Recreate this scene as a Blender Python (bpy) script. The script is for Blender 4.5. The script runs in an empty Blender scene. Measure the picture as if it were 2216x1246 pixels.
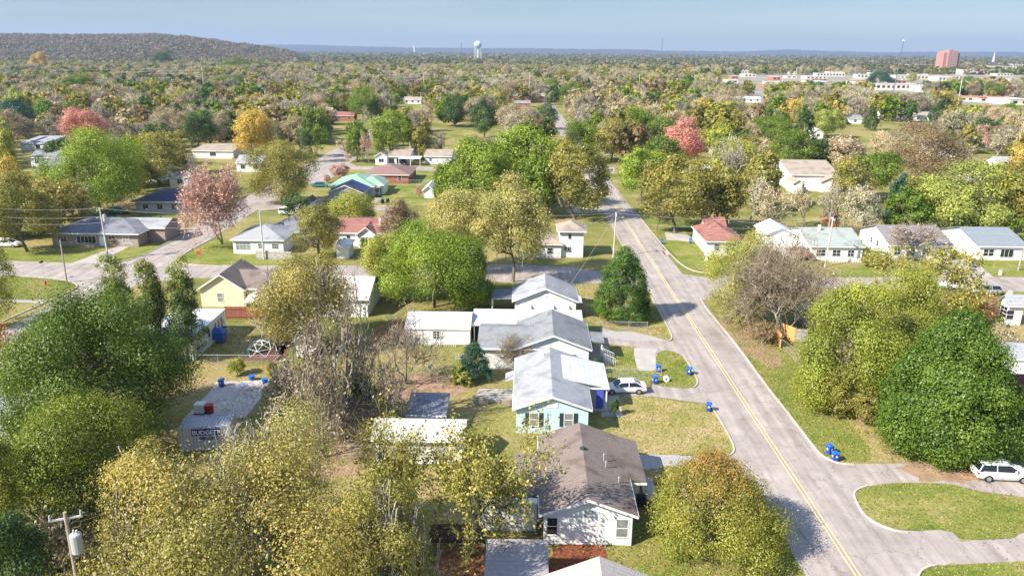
import bpy, math, random
import numpy as np
from mathutils import Vector, Matrix
from mathutils.geometry import tessellate_polygon
R = math.radians
S = bpy.context.scene
COL = S.collection

# ------------------------------------------------------------------ camera, world, sun, exposure
FPX, PITCH, ROLL, CAMH = 1700.0, 16.75, 0.40, 36.0
PW, PH = 2216.0, 1246.0
cam_d = bpy.data.cameras.new('camera'); cam = bpy.data.objects.new('camera', cam_d); COL.objects.link(cam)
cam.location = (0, 0, CAMH)
CR = Matrix.Rotation(R(90 - PITCH), 3, 'X') @ Matrix.Rotation(R(ROLL), 3, 'Z')
cam.rotation_euler = CR.to_euler()
cam_d.sensor_width = 36; cam_d.lens = FPX / PW * 36; cam_d.clip_start = 0.5; cam_d.clip_end = 60000
S.camera = cam

SUN_EL, SUN_AZ = 38.0, 31.0            # shadows fall toward +X, turned 31 degrees to +Y
sd = Vector((math.cos(R(SUN_EL)) * math.cos(R(SUN_AZ)), math.cos(R(SUN_EL)) * math.sin(R(SUN_AZ)), -math.sin(R(SUN_EL))))
sl = bpy.data.lights.new('sun', 'SUN'); sl.energy = 5.0; sl.angle = R(0.5); sl.color = (1.0, 0.93, 0.80)
so = bpy.data.objects.new('sun', sl); COL.objects.link(so); so.rotation_euler = sd.to_track_quat('-Z', 'Y').to_euler()
so.location = (-60, -20, 80)
W = bpy.data.worlds.new("World"); S.world = W; W.use_nodes = True
wn = W.node_tree; bg = wn.nodes['Background']
sky = wn.nodes.new('ShaderNodeTexSky'); sky.sky_type = 'NISHITA'; sky.sun_disc = False
sky.sun_elevation = R(SUN_EL)
sky.sun_rotation = math.atan2(-sd.x, -sd.y)
sky.air_density = 1.0; sky.dust_density = 0.0; sky.ozone_density = 4.0; sky.altitude = 1500
# thin streaks of high cloud
wt = wn.nodes.new('ShaderNodeTexCoord'); wm = wn.nodes.new('ShaderNodeMapping'); wm.inputs['Scale'].default_value = (1.5, 1.5, 22); wm.inputs['Rotation'].default_value = (.06, .03, 0)
wz = wn.nodes.new('ShaderNodeTexNoise'); wz.inputs['Scale'].default_value = 2.2; wz.inputs['Detail'].default_value = 6; wr = wn.nodes.new('ShaderNodeMapRange')
wr.inputs['From Min'].default_value = .42; wr.inputs['From Max'].default_value = .75; wr.inputs['To Max'].default_value = .22
wx = wn.nodes.new('ShaderNodeMix'); wx.data_type = 'RGBA'; wx.inputs[7].default_value = (11.0, 11.2, 11.6, 1)
wn.links.new(wt.outputs['Generated'], wm.inputs[0]); wn.links.new(wm.outputs[0], wz.inputs['Vector']); wn.links.new(wz.outputs['Fac'], wr.inputs['Value']); wn.links.new(wr.outputs[0], wx.inputs[0])
wg = wn.nodes.new('ShaderNodeMapRange'); wsp = wn.nodes.new('ShaderNodeSeparateXYZ'); wn.links.new(wt.outputs['Generated'], wsp.inputs[0]); wn.links.new(wsp.outputs['Z'], wg.inputs['Value'])
wg.inputs['From Min'].default_value = .12; wg.inputs['From Max'].default_value = .75; wg.inputs['To Min'].default_value = .54; wg.inputs['To Max'].default_value = 1.75
wv = wn.nodes.new('ShaderNodeVectorMath'); wv.operation = 'SCALE'; wn.links.new(sky.outputs[0], wx.inputs[6]); wn.links.new(wx.outputs[2], wv.inputs[0]); wn.links.new(wg.outputs[0], wv.inputs['Scale'])
wtm = wn.nodes.new('ShaderNodeVectorMath'); wtm.operation = 'MULTIPLY'; wtm.inputs[1].default_value = (1.0, 1.0, .95); wn.links.new(wv.outputs[0], wtm.inputs[0]); wn.links.new(wtm.outputs[0], bg.inputs[0]); bg.inputs[1].default_value = 0.09
S.view_settings.view_transform = 'Standard'; S.view_settings.look = 'None'
S.view_settings.exposure = 1.0; S.view_settings.gamma = 1.0
S.render.engine = 'CYCLES'
S.cycles.use_denoising = True
S.cycles.max_bounces = 6; S.cycles.diffuse_bounces = 3; S.cycles.transmission_bounces = 3
S.cycles.volume_bounces = 0; S.cycles.transparent_max_bounces = 8
S.cycles.caustics_reflective = False; S.cycles.caustics_refractive = False

# ------------------------------------------------------------------ measuring from the picture
def ray(px, py):
    return CR @ Vector(((px - PW / 2) / FPX, -(py - PH / 2) / FPX, -1.0))
def G(px, py, z=0.0):
    d = ray(px, py); t = (z - CAMH) / d.z
    return Vector((d.x * t, d.y * t, z))
def at_depth(px, py, Y):
    d = ray(px, py); t = Y / d.y
    return Vector((d.x * t, Y, CAMH + d.z * t))
def PX(p):
    q = CR.transposed() @ (Vector(p) - Vector((0, 0, CAMH)))
    return (PW / 2 + q.x / -q.z * FPX, PH / 2 - q.y / -q.z * FPX)
def crop(x0, y0, s): return lambda x, y: (x0 + x / s, y0 + y / s)
cA = crop(1020, 560, 3.194); c9 = crop(1476, 826, 2.966); c4 = crop(0, 420, 2.966); c5 = crop(740, 420, 2.966)
c6 = crop(1476, 420, 2.966); c8 = crop(740, 826, 2.966); cS = crop(1020, 870, 3.314); cR = crop(1480, 440, 4.792)
cM = crop(640, 300, 4.792); cN = crop(380, 300, 4.792); cZ = crop(1960, 560, 2.596); cD = crop(1760, 60, 4.792)
cT = crop(600, 560, 3.368); c7 = crop(0, 826, 2.966); c1 = crop(0, 40, 2.966); c2 = crop(740, 40, 2.966); c3 = crop(1476, 40, 2.966)
cB = crop(360, 840, 7.786)

def tag(o, label=None, cat=None, group=None, kind=None):
    if label: o['label'] = label
    if cat: o['category'] = cat
    if group: o['group'] = group
    if kind: o['kind'] = kind
    return o
def empty(name, loc, yaw=0.0):
    o = bpy.data.objects.new(name, None); COL.objects.link(o); o.location = loc; o.rotation_euler = (0, 0, yaw)
    o.empty_display_size = 0.3
    return o
def thing(name, loc, yaw, label, cat, group=None):
    return tag(empty(name, loc, yaw), label, cat, group)

class MB:
    def __init__(s): s.v = []; s.f = []
    def add(s, vs, fs):
        n = len(s.v); s.v += [tuple(v) for v in vs]; s.f += [tuple(i + n for i in f) for f in fs]; return s
    def box(s, x0, x1, y0, y1, z0, z1):
        return s.add([(x0, y0, z0), (x1, y0, z0), (x1, y1, z0), (x0, y1, z0), (x0, y0, z1), (x1, y0, z1), (x1, y1, z1), (x0, y1, z1)],
                     [(3, 2, 1, 0), (4, 5, 6, 7), (0, 1, 5, 4), (1, 2, 6, 5), (2, 3, 7, 6), (3, 0, 4, 7)])
    def taper(s, cx, cy, z0, z1, a0, b0, a1, b1, dx=0, dy=0):
        return s.add([(cx - a0, cy - b0, z0), (cx + a0, cy - b0, z0), (cx + a0, cy + b0, z0), (cx - a0, cy + b0, z0),
                      (cx + dx - a1, cy + dy - b1, z1), (cx + dx + a1, cy + dy - b1, z1), (cx + dx + a1, cy + dy + b1, z1), (cx + dx - a1, cy + dy + b1, z1)],
                     [(3, 2, 1, 0), (4, 5, 6, 7), (0, 1, 5, 4), (1, 2, 6, 5), (2, 3, 7, 6), (3, 0, 4, 7)])
    def slab(s, poly, t):                       # poly: top face, thickness t straight down
        n = len(poly); top = [tuple(p) for p in poly]; bot = [(p[0], p[1], p[2] - t) for p in poly]
        return s.add(top + bot, [tuple(range(n)), tuple(range(2 * n - 1, n - 1, -1))] + [(i, i + n, (i + 1) % n + n, (i + 1) % n) for i in range(n)])
    def tube(s, p0, p1, r0, r1=None, n=6):
        r1 = r0 if r1 is None else r1
        p0 = Vector(p0); p1 = Vector(p1); d = (p1 - p0)
        if d.length < 1e-6: return s
        d.normalize(); a = d.orthogonal().normalized(); b = d.cross(a)
        vs = [p0 + (a * math.cos(k * 2 * math.pi / n) + b * math.sin(k * 2 * math.pi / n)) * r0 for k in range(n)]
        vs += [p1 + (a * math.cos(k * 2 * math.pi / n) + b * math.sin(k * 2 * math.pi / n)) * r1 for k in range(n)]
        return s.add(vs, [(k, (k + 1) % n, (k + 1) % n + n, k + n) for k in range(n)] + [tuple(range(n - 1, -1, -1)), tuple(range(n, 2 * n))])
    def path(s, pts, r, n=5):
        for a, b in zip(pts, pts[1:]): s.tube(a, b, r, r, n)
        return s
    def ball(s, c, rx, ry, rz, nu=12, nv=8):
        vs = []; fs = []
        for j in range(nv + 1):
            ph = math.pi * j / nv - math.pi / 2
            for i in range(nu):
                th = 2 * math.pi * i / nu
                vs.append((c[0] + rx * math.cos(ph) * math.cos(th), c[1] + ry * math.cos(ph) * math.sin(th), c[2] + rz * math.sin(ph)))
        for j in range(nv):
            for i in range(nu):
                fs.append((j * nu + i, j * nu + (i + 1) % nu, (j + 1) * nu + (i + 1) % nu, (j + 1) * nu + i))
        return s.add(vs, fs)
    def build(s, name, m, parent=None, loc=None, yaw=0.0, smooth=False):
        me = bpy.data.meshes.new(name); me.from_pydata(s.v, [], s.f); me.update()
        if m: me.materials.append(m)
        if smooth: me.polygons.foreach_set('use_smooth', [True] * len(me.polygons))
        o = bpy.data.objects.new(name, me); COL.objects.link(o)
        if parent: o.parent = parent
        if loc is not None: o.location = loc
        o.rotation_euler = (0, 0, yaw)
        return o

def copy_tree(o, parent=None):
    c = o.copy(); COL.objects.link(c); c.parent = parent
    for ch in list(o.children): copy_tree(ch, c)
    return c

# ------------------------------------------------------------------ materials
MATS = {}
def mat(name, c1, c2=None, scale=1.0, rough=0.85, bump=0.0, bscale=None, metal=0.0, detail=6.0, lo=0.35, hi=0.65, stripes=None, spec=0.3, c3=None, s3=0.2):
    if name in MATS: return MATS[name]
    m = bpy.data.materials.new(name); m.use_nodes = True; nt = m.node_tree; N = nt.nodes; L = nt.links
    b = N['Principled BSDF']; b.inputs['Roughness'].default_value = rough; b.inputs['Metallic'].default_value = metal
    b.inputs['Specular IOR Level'].default_value = spec
    tc = N.new('ShaderNodeTexCoord')
    cur = None
    if c2 is not None:
        nz = N.new('ShaderNodeTexNoise'); nz.inputs['Scale'].default_value = scale; nz.inputs['Detail'].default_value = detail
        nz.inputs['Roughness'].default_value = 0.65
        L.new(tc.outputs['Object'], nz.inputs['Vector'])
        rp = N.new('ShaderNodeValToRGB'); rp.color_ramp.elements[0].position = lo; rp.color_ramp.elements[1].position = hi
        rp.color_ramp.elements[0].color = (*c1, 1); rp.color_ramp.elements[1].color = (*c2, 1)
        L.new(nz.outputs['Fac'], rp.inputs['Fac']); cur = rp.outputs['Color']
        if c3 is not None:
            n3 = N.new('ShaderNodeTexNoise'); n3.inputs['Scale'].default_value = s3; n3.inputs['Detail'].default_value = 4
            L.new(tc.outputs['Object'], n3.inputs['Vector'])
            r3 = N.new('ShaderNodeValToRGB'); r3.color_ramp.elements[0].position = .5; r3.color_ramp.elements[1].position = .66
            L.new(n3.outputs['Fac'], r3.inputs['Fac'])
            mx = N.new('ShaderNodeMix'); mx.data_type = 'RGBA'; L.new(r3.outputs['Color'], mx.inputs[0]); L.new(cur, mx.inputs[6]); mx.inputs[7].default_value = (*c3, 1)
            cur = mx.outputs[2]
    if stripes:                                  # (axis, period m, dark factor, width): siding laps, ribs, shingle courses
        ax, per, dk, wd = stripes
        sx = N.new('ShaderNodeSeparateXYZ'); L.new(tc.outputs['Object'], sx.inputs[0])
        ma = N.new('ShaderNodeMath'); ma.operation = 'DIVIDE'; L.new(sx.outputs[ax], ma.inputs[0]); ma.inputs[1].default_value = per
        fr = N.new('ShaderNodeMath'); fr.operation = 'FRACT'; L.new(ma.outputs[0], fr.inputs[0])
        lt = N.new('ShaderNodeMath'); lt.operation = 'LESS_THAN'; L.new(fr.outputs[0], lt.inputs[0]); lt.inputs[1].default_value = wd
        mx = N.new('ShaderNodeMix'); mx.data_type = 'RGBA'; mx.blend_type = 'MULTIPLY'
        L.new(lt.outputs[0], mx.inputs[0])
        if cur is not None: L.new(cur, mx.inputs[6])
        else: mx.inputs[6].default_value = (*c1, 1)
        mx.inputs[7].default_value = (dk, dk, dk, 1); cur = mx.outputs[2]
    if cur is not None: L.new(cur, b.inputs['Base Color'])
    else: b.inputs['Base Color'].default_value = (*c1, 1)
    if bump:
        nb = N.new('ShaderNodeTexNoise'); nb.inputs['Scale'].default_value = bscale or scale * 4; nb.inputs['Detail'].default_value = 5
        L.new(tc.outputs['Object'], nb.inputs['Vector'])
        bp = N.new('ShaderNodeBump'); bp.inputs['Strength'].default_value = bump; bp.inputs['Distance'].default_value = 0.1
        L.new(nb.outputs['Fac'], bp.inputs['Height']); L.new(bp.outputs[0], b.inputs['Normal'])
    MATS[name] = m
    return m

def leaf_mat(name, instancer=False, c2=None, trans=0.35):
    m = bpy.data.materials.new(name); m.use_nodes = True; nt = m.node_tree; N = nt.nodes; L = nt.links
    N.remove(N['Principled BSDF']); out = N['Material Output']
    if instancer:
        src = N.new('ShaderNodeAttribute'); src.attribute_type = 'INSTANCER'; src.attribute_name = 'tint'; col = src.outputs['Color']
    else:
        src = N.new('ShaderNodeObjectInfo'); col = src.outputs['Color']
    if c2 is not None:
        aw = N.new('ShaderNodeAttribute'); aw.attribute_name = 'w'
        mw = N.new('ShaderNodeMix'); mw.data_type = 'RGBA'; L.new(aw.outputs['Fac'], mw.inputs[0]); L.new(col, mw.inputs[6]); mw.inputs[7].default_value = (*c2, 1)
        col = mw.outputs[2]
    at = N.new('ShaderNodeAttribute'); at.attribute_name = 'v'
    mr = N.new('ShaderNodeMapRange'); mr.inputs['To Min'].default_value = 0.48; mr.inputs['To Max'].default_value = 1.75; L.new(at.outputs['Fac'], mr.inputs['Value'])
    mh = N.new('ShaderNodeMapRange'); mh.inputs['To Min'].default_value = 0.525; mh.inputs['To Max'].default_value = 0.478; L.new(at.outputs['Fac'], mh.inputs['Value'])
    hs = N.new('ShaderNodeHueSaturation'); L.new(col, hs.inputs['Color']); L.new(mr.outputs[0], hs.inputs['Value']); L.new(mh.outputs[0], hs.inputs['Hue'])
    df = N.new('ShaderNodeBsdfDiffuse'); tr = N.new('ShaderNodeBsdfTranslucent'); mx = N.new('ShaderNodeMixShader'); mx.inputs[0].default_value = trans
    L.new(hs.outputs[0], df.inputs[0]); L.new(hs.outputs[0], tr.inputs[0]); L.new(df.outputs[0], mx.inputs[1]); L.new(tr.outputs[0], mx.inputs[2])
    gl = N.new('ShaderNodeBsdfGlossy'); gl.inputs['Roughness'].default_value = 0.45; m2 = N.new('ShaderNodeMixShader'); m2.inputs[0].default_value = 0.03 if not instancer else 0.0
    L.new(mx.outputs[0], m2.inputs[1]); L.new(gl.outputs[0], m2.inputs[2]); L.new(m2.outputs[0], out.inputs[0])
    return m
# ------------------------------------------------------------------ trees
LEAF = leaf_mat('leaf'); LEAFI = leaf_mat('leaf_far', True)
TWIG = leaf_mat('twig', trans=0.1); TWIGI = leaf_mat('twig_far', True, trans=0.1)
BARK = mat('bark', (.13, .105, .085), (.24, .20, .165), scale=3, rough=.95, bump=.4)
BARKP = mat('pale_bark', (.25, .22, .18), (.40, .36, .31), scale=3, rough=.95, bump=.3)

def quads_mesh(name, P, v, w=None, m=None):
    """P: (n,4,3) corners, v: (n,) leaf tone"""
    n = len(P); me = bpy.data.meshes.new(name)
    me.vertices.add(n * 4); me.vertices.foreach_set('co', P.reshape(-1).astype(np.float32))
    me.loops.add(n * 4); me.loops.foreach_set('vertex_index', np.arange(n * 4, dtype=np.int32))
    me.polygons.add(n); me.polygons.foreach_set('loop_start', np.arange(0, n * 4, 4, dtype=np.int32))
    me.polygons.foreach_set('loop_total', np.full(n, 4, dtype=np.int32))
    a = me.attributes.new('v', 'FLOAT', 'POINT'); a.data.foreach_set('value', np.repeat(v, 4).astype(np.float32))
    if w is not None:
        a = me.attributes.new('w', 'FLOAT', 'POINT'); a.data.foreach_set('value', np.repeat(w, 4).astype(np.float32))
    me.update()
    if m: me.materials.append(m)
    return me

def unit(a): return a / np.maximum(np.linalg.norm(a, axis=-1, keepdims=True), 1e-9)

def shape_env(kind, d, rg):
    """crown envelope: unit directions d (n,3) -> points on the surface of a crown of radius 1 and height 0..1"""
    u = (d[:, 2] + 1) / 2
    if kind == 'round': r = np.sqrt(np.clip(1 - (2 * u - 1) ** 2, 0, 1)); z = u
    elif kind == 'dome': r = np.sqrt(np.clip(1 - (u ** 1.3) ** 2, 0, 1)) * (0.78 + .22 * np.clip(u * 5, 0, 1)); z = u
    elif kind == 'cone': r = (1 - u) ** .75 * (0.8 + .2 * np.clip(u * 8, 0, 1)) + .03; z = u
    elif kind == 'magnolia': r = np.clip((1 - u ** 2.1), 0, 1) ** .85 * (0.82 + .18 * np.clip(u * 6, 0, 1)) + .05; z = u
    elif kind == 'column': r = np.clip(np.sin(np.pi * np.clip(u * .93 + .05, 0, 1)), 0, 1) ** .5; z = u
    elif kind == 'spread': r = np.clip(1 - np.abs(2 * u - 1) ** 3, 0, 1) ** .5; z = u
    elif kind == 'vase': r = (.35 + .65 * u ** .8) * np.clip(1 - np.clip((u - .72) / .28, 0, 1) ** 2, 0, 1) ** .5; z = u
    h = unit(np.c_[d[:, :2], np.zeros(len(d))])[:, :2]
    return np.c_[h * r[:, None], z]

LOBES = {'round': (17, .60, .42), 'dome': (19, .64, .40), 'spread': (17, .64, .38), 'vase': (16, .64, .38), 'magnolia': (90, .78, .29), 'cone': (48, .76, .27), 'column': (30, .50, .58)}
def crown_pts(kind, rx, z0, z1, nclump, per, cr, seed, lumps=.28, inner=.45):
    """leaf clumps spread over the boughs (lobes) that make up a crown"""
    rg = np.random.default_rng(seed); K, cf, rl = LOBES[kind]
    if rx > 7 and K < 30: K = int(K * 1.45); rl *= .86; cf = min(.74, cf * 1.10)
    i_ = np.arange(K); az = i_ * 2.39996 + seed + rg.uniform(-.6, .6, K); u_ = ((i_ + rg.random(K)) / K) ** (1.35 if kind in ('magnolia', 'cone') else 1.0)
    d = np.c_[np.cos(az), np.sin(az), np.clip(u_ * 1.8 - .8, -1, 1)]
    L = shape_env(kind, d, rg); hh = z1 - z0; k = cf * (1 + rg.uniform(-1, .8, K) * lumps * .8)
    L[:, :2] *= k[:, None]; L[:, 2] = .42 + (L[:, 2] - .42) * k; L = L * np.array([rx, rx, hh]) + np.array([0, 0, z0])
    r = rl * rx * rg.uniform(.55, 1.3, K); ctr = np.array([0, 0, z0 + .38 * hh])
    j = rg.choice(K, nclump, p=r ** 2 / (r ** 2).sum()); out = unit(L - ctr)
    dr = unit(rg.normal(size=(nclump, 3)) + out[j] * .9 + np.array([0, 0, .25]))
    C = L[j] + dr * (r[j] * (1 - inner * rg.random(nclump) ** 1.7))[:, None] * np.array([1, 1, .82])
    n = nclump * per; cid = np.repeat(np.arange(nclump), per)
    o = rg.normal(size=(n, 3)) * np.array([1, 1, .6]) * .5
    rad = np.minimum(cr, rl * rx * .5) * rg.uniform(.6, 1.35, nclump)[cid]
    Q = C[cid] + o * rad[:, None]
    zt = np.percentile(Q[:, 2], 99.7); zb = np.percentile(Q[:, 2], .5); Q[:, 2] = z0 + (Q[:, 2] - zb) / (zt - zb) * hh; Q[:, 2] = np.maximum(Q[:, 2], .05)
    rr = np.hypot(Q[:, 0], Q[:, 1]); Q[:, :2] *= rx / np.percentile(rr, 97)
    tb = rg.random(K) * .35
    tone = np.clip(.32 + tb[j][cid] + .5 * (rg.random(nclump) - .5)[cid] + .34 * (rg.random(n) - .5), 0, 1)
    nrm = unit(dr[cid] * .9 + unit(o) * .6 + rg.normal(size=(n, 3)) * .5)
    return Q, nrm, tone, rg

def leaf_quads(Q, nrm, size, rg, aspect=.65, fold=0.0):
    n = len(Q); a = unit(np.cross(nrm, rg.normal(size=(n, 3)))); b = np.cross(nrm, a)
    s = size * rg.uniform(.6, 1.35, n)[:, None]
    a = a * s * .5; b = b * s * .5 * aspect
    k = .35
    return np.stack([Q - a, Q - b + a * k * .3, Q + a, Q + b - a * k * .3], 1)

def leafy(name, kind, rx, z0, z1, n, size, seed, cr=None, m=None, lumps=.28, inner=.45, w=None, per=28, aspect=.7):
    ncl = max(8, n // per)
    cr = cr or rx * .22
    Q, nr, t, rg = crown_pts(kind, rx, z0, z1, ncl, per, cr, seed, lumps, inner)
    P = leaf_quads(Q, nr, size, rg, aspect)
    ww = None
    if w is not None:
        ww = np.clip((Q[:, 2] - z0) / (z1 - z0) * w[0] + w[1] + rg.normal(size=len(Q)) * .15 + .35 * (t - .5), 0, 1)
    return quads_mesh(name, P, t, ww, m or LEAF)

# branches: recursive skeleton drawn as tapered three-sided prisms
def skeleton(seed, H, spread, levels, kids, r0, base=.22, up=.55, curl=.25, nstem=1, segs=3):
    rg = random.Random(seed); segl = []
    def grow(p, d, ln, r, lv):
        pts = [p]; q = p.copy(); dd = d.copy()
        for i in range(segs):
            dd = (dd + Vector((rg.gauss(0, curl), rg.gauss(0, curl), rg.gauss(0, curl * .6) + .04))).normalized()
            q2 = q + dd * ln / segs
            ra = r * (1 - .55 * i / segs); rb = r * (1 - .55 * (i + 1) / segs)
            segl.append((q.copy(), q2.copy(), ra, rb, lv)); q = q2; pts.append(q2)
        if lv >= levels: return
        k = kids[min(lv, len(kids) - 1)]
        for j in range(k):
            t = rg.uniform(.35, 1.0) if lv else rg.uniform(.45, 1.0)
            f = t * segs; i = min(segs - 1, int(f)); s = pts[i].lerp(pts[i + 1], f - i)
            ax = dd.orthogonal().normalized(); ax.rotate(Matrix.Rotation(rg.uniform(0, 6.283) if lv else (j + rg.random() * .6) / k * 6.283, 3, dd))
            nd = (dd * up + ax * spread + Vector((0, 0, .12))).normalized()
            grow(s, nd, ln * rg.uniform(.55, .8), r * .56 * rg.uniform(.8, 1.1), lv + 1)
    for s in range(nstem):
        a = rg.uniform(0, 6.28); lean = .05 if nstem == 1 else rg.uniform(.2, .6)
        grow(Vector((0, 0, -.1)), Vector((math.cos(a) * lean, math.sin(a) * lean, 1)).normalized(), H * (base + .2) if nstem == 1 else H * .42, r0 if nstem == 1 else r0 * .7, 0)
    zmax = max(s[1].z for s in segl); k = H / zmax
    rm = sorted(math.hypot(s[1].x, s[1].y) for s in segl)[int(len(segl) * .95)]
    return segl, k, rm
def branches_mesh(name, segl, sx, sz, m, lv0=0, lv1=99, rmin=.02, tone=True):
    P0 = np.array([s[0] for s in segl if lv0 <= s[4] <= lv1]); P1 = np.array([s[1] for s in segl if lv0 <= s[4] <= lv1])
    ra = np.array([max(s[2], rmin) for s in segl if lv0 <= s[4] <= lv1]); rb = np.array([max(s[3], rmin) for s in segl if lv0 <= s[4] <= lv1])
    sc = np.array([sx, sx, sz]); P0 = P0 * sc; P1 = P1 * sc
    d = unit(P1 - P0); a = unit(np.cross(d, np.array([.31, .57, .76]))); b = np.cross(d, a)
    qs = []
    for k in range(3):
        t0, t1 = k * 2.0944, (k + 1) * 2.0944
        u = a * math.cos(t0) + b * math.sin(t0); w = a * math.cos(t1) + b * math.sin(t1)
        qs.append(np.stack([P0 + u * ra[:, None], P0 + w * ra[:, None], P1 + w * rb[:, None], P1 + u * rb[:, None]], 1))
    Q = np.concatenate(qs, 0); rg = np.random.default_rng(len(Q))
    t = np.tile(rg.random(len(P0)), 3)
    return quads_mesh(name, Q, t, None, m)

def make_trunk(name, seed, H, rx, r0, m=None, nstem=1, levels=2, kids=(5, 4), top=.86):
    sg, k, rm = skeleton(seed, H, .75, levels, kids, r0, nstem=nstem)
    return branches_mesh(name, sg, min(rx * .85 / max(rm, .5), 1.6), k * top, m or BARK, rmin=.035)
def bare_crown(seed, H, rx, r0, levels=4, kids=(6, 5, 4, 4), nstem=1, rmin=.022, m=None, leaves=0, lsize=.35, spread=.75, segs=3):
    """returns (trunk mesh, twig crown mesh)"""
    sg, k, rm = skeleton(seed, H, spread, levels, kids, r0, nstem=nstem, segs=segs)
    sx = min(rx / max(rm, .5), 2.2)
    tr = branches_mesh('trunk', sg, sx, k, m or BARKP, 0, 1, rmin=.04)
    sc = np.array([sx, sx, k])
    P0 = np.array([s[0] for s in sg if s[4] >= 2]) * sc; P1 = np.array([s[1] for s in sg if s[4] >= 2]) * sc
    ra = np.array([max(s[2], rmin) for s in sg if s[4] >= 2]); rb = np.array([max(s[3], rmin * .7) for s in sg if s[4] >= 2])
    d = unit(P1 - P0); a = unit(np.cross(d, np.array([.31, .57, .76]))); b = np.cross(d, a); qs = []
    for q in range(3):
        t0, t1 = q * 2.0944, (q + 1) * 2.0944
        u = a * math.cos(t0) + b * math.sin(t0); w = a * math.cos(t1) + b * math.sin(t1)
        qs.append(np.stack([P0 + u * ra[:, None], P0 + w * ra[:, None], P1 + w * rb[:, None], P1 + u * rb[:, None]], 1))
    Q = np.concatenate(qs, 0); rg = np.random.default_rng(seed); t = np.tile(rg.random(len(P0)) * .6 + .2, 3)
    if leaves:
        i = rg.integers(0, len(P1), leaves); C = P1[i] + rg.normal(size=(leaves, 3)) * .25
        L = leaf_quads(C, unit(rg.normal(size=(leaves, 3)) + np.array([0, 0, .5])), lsize, rg)
        Q = np.concatenate([Q, L], 0); t = np.concatenate([t, rg.random(leaves)])
    return tr, quads_mesh('crown', Q, t, None, TWIG)
def fuzz(name, kind, rx, z0, z1, n, ln, wd, seed, m, lumps=.25):
    """a crown of fine upright twigs"""
    Q, nr, t, rg = crown_pts(kind, rx, z0, z1, max(8, n // 20), 20, rx * .25, seed, lumps, .6)
    d = unit(nr * .6 + rg.normal(size=nr.shape) * .5 + np.array([0, 0, .35])); a = d * ln * rg.uniform(.5, 1.2, (len(Q), 1)) * .5
    b = unit(np.cross(d, rg.normal(size=d.shape))) * wd * .5
    return quads_mesh(name, np.stack([Q - a - b, Q - a + b, Q + a + b * .4, Q + a - b * .4], 1), t, None, m)

# library of crowns on an 11 m tree with 5 m radius; each thing scales its own copy
LIBH, LIBR = 11.0, 5.0
LIB = {}
def lib(kind):
    if kind in LIB: return LIB[kind]
    k, i = kind
    sd = 100 + i * 7 + sum(map(ord, k))
    if k == 'leafy':
        c = leafy('crown', ['round', 'dome', 'round', 'spread'][i % 4], LIBR, 1.8, LIBH, 7600, .46, sd, lumps=.4, cr=1.05)
        t = make_trunk('trunk', sd, LIBH, LIBR * .8, .28)
    elif k == 'loose':
        c = leafy('crown', ['round', 'vase'][i % 2], LIBR, 2.0, LIBH, 4200, .42, sd, lumps=.5, cr=1.2, inner=.6)
        t = make_trunk('trunk', sd, LIBH, LIBR, .25, levels=3, kids=(5, 4, 3), m=BARKP)
    elif k == 'bare':
        t, c = bare_crown(sd, LIBH, LIBR, .25, levels=4, kids=(6, 5, 4, 3), rmin=.035, leaves=500, lsize=.4, segs=2)
    elif k == 'shrub':
        t, c = bare_crown(sd, LIBH, LIBR, .2, levels=3, kids=(6, 6, 5), rmin=.04, leaves=900, lsize=.45, nstem=6, segs=2)
    elif k == 'cone':
        c = leafy('crown', 'cone', LIBR, .8, LIBH, 5600, .42, sd, lumps=.2, cr=.9)
        t = make_trunk('trunk', sd, LIBH, LIBR * .3, .25)
    elif k == 'column':
        c = leafy('crown', 'column', LIBR, 1.0, LIBH, 5200, .42, sd, lumps=.3, cr=1.0)
        t = make_trunk('trunk', sd, LIBH, LIBR * .5, .25)
    LIB[kind] = (t, c); return LIB[kind]

TREES = []
def place_tree(name, px, top, base, wpx, kind, col, label, cat='tree', group=None, meshes=None, seed=None, bx=None, Yd=None):
    """base pixel on the ground, top row and crown width in pixels -> a real tree of that size standing there"""
    g = G(px if bx is None else bx, base)
    d = ray(px, top); f = g.y / d.y; H = max(2.0, CAMH + d.z * f)
    m_px = (g.y / ray(px, (top + base) / 2).y) / FPX
    Rr = wpx * m_px / 2
    if getattr(meshes, 'low', False) and base < 1240:      # the row given is where the front of a low crown meets the ground: the trunk stands behind it
        x0 = g.x / g.y; g.y += Rr * .62; g.x = x0 * g.y
        Rr = wpx * g.y / ray(px, (top + base) / 2).y / FPX / 2; H = CAMH + d.z * g.y / d.y
    root = thing(name, (g.x, g.y, 0), 0, label, cat, group)
    if meshes is None:
        tm, cm = lib(kind)
        if Rr > 6.2 and kind[0] in ('leafy', 'loose'):
            n_ = int((6200 if kind[0] == 'leafy' else 3800) * (Rr / 5) ** 2)
            cm = leafy('crown', ['round', 'dome', 'round', 'spread'][kind[1] % 4], LIBR, 1.8, LIBH, n_, .42 * LIBR / Rr, 500 + (seed or 0), lumps=.45, cr=1.0, inner=.5)
        root.scale = (Rr / LIBR, Rr / LIBR, H / LIBH); root.rotation_euler = (0, 0, (seed or 0) * 1.7)
    else:
        tm, cm = meshes(H, Rr)
    t = bpy.data.objects.new('trunk', tm); COL.objects.link(t); t.parent = root
    c = bpy.data.objects.new('crown', cm); COL.objects.link(c); c.parent = root; c.color = (*col, 1)
    TREES.append((root, px, top, base, wpx))
    return root
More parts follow.
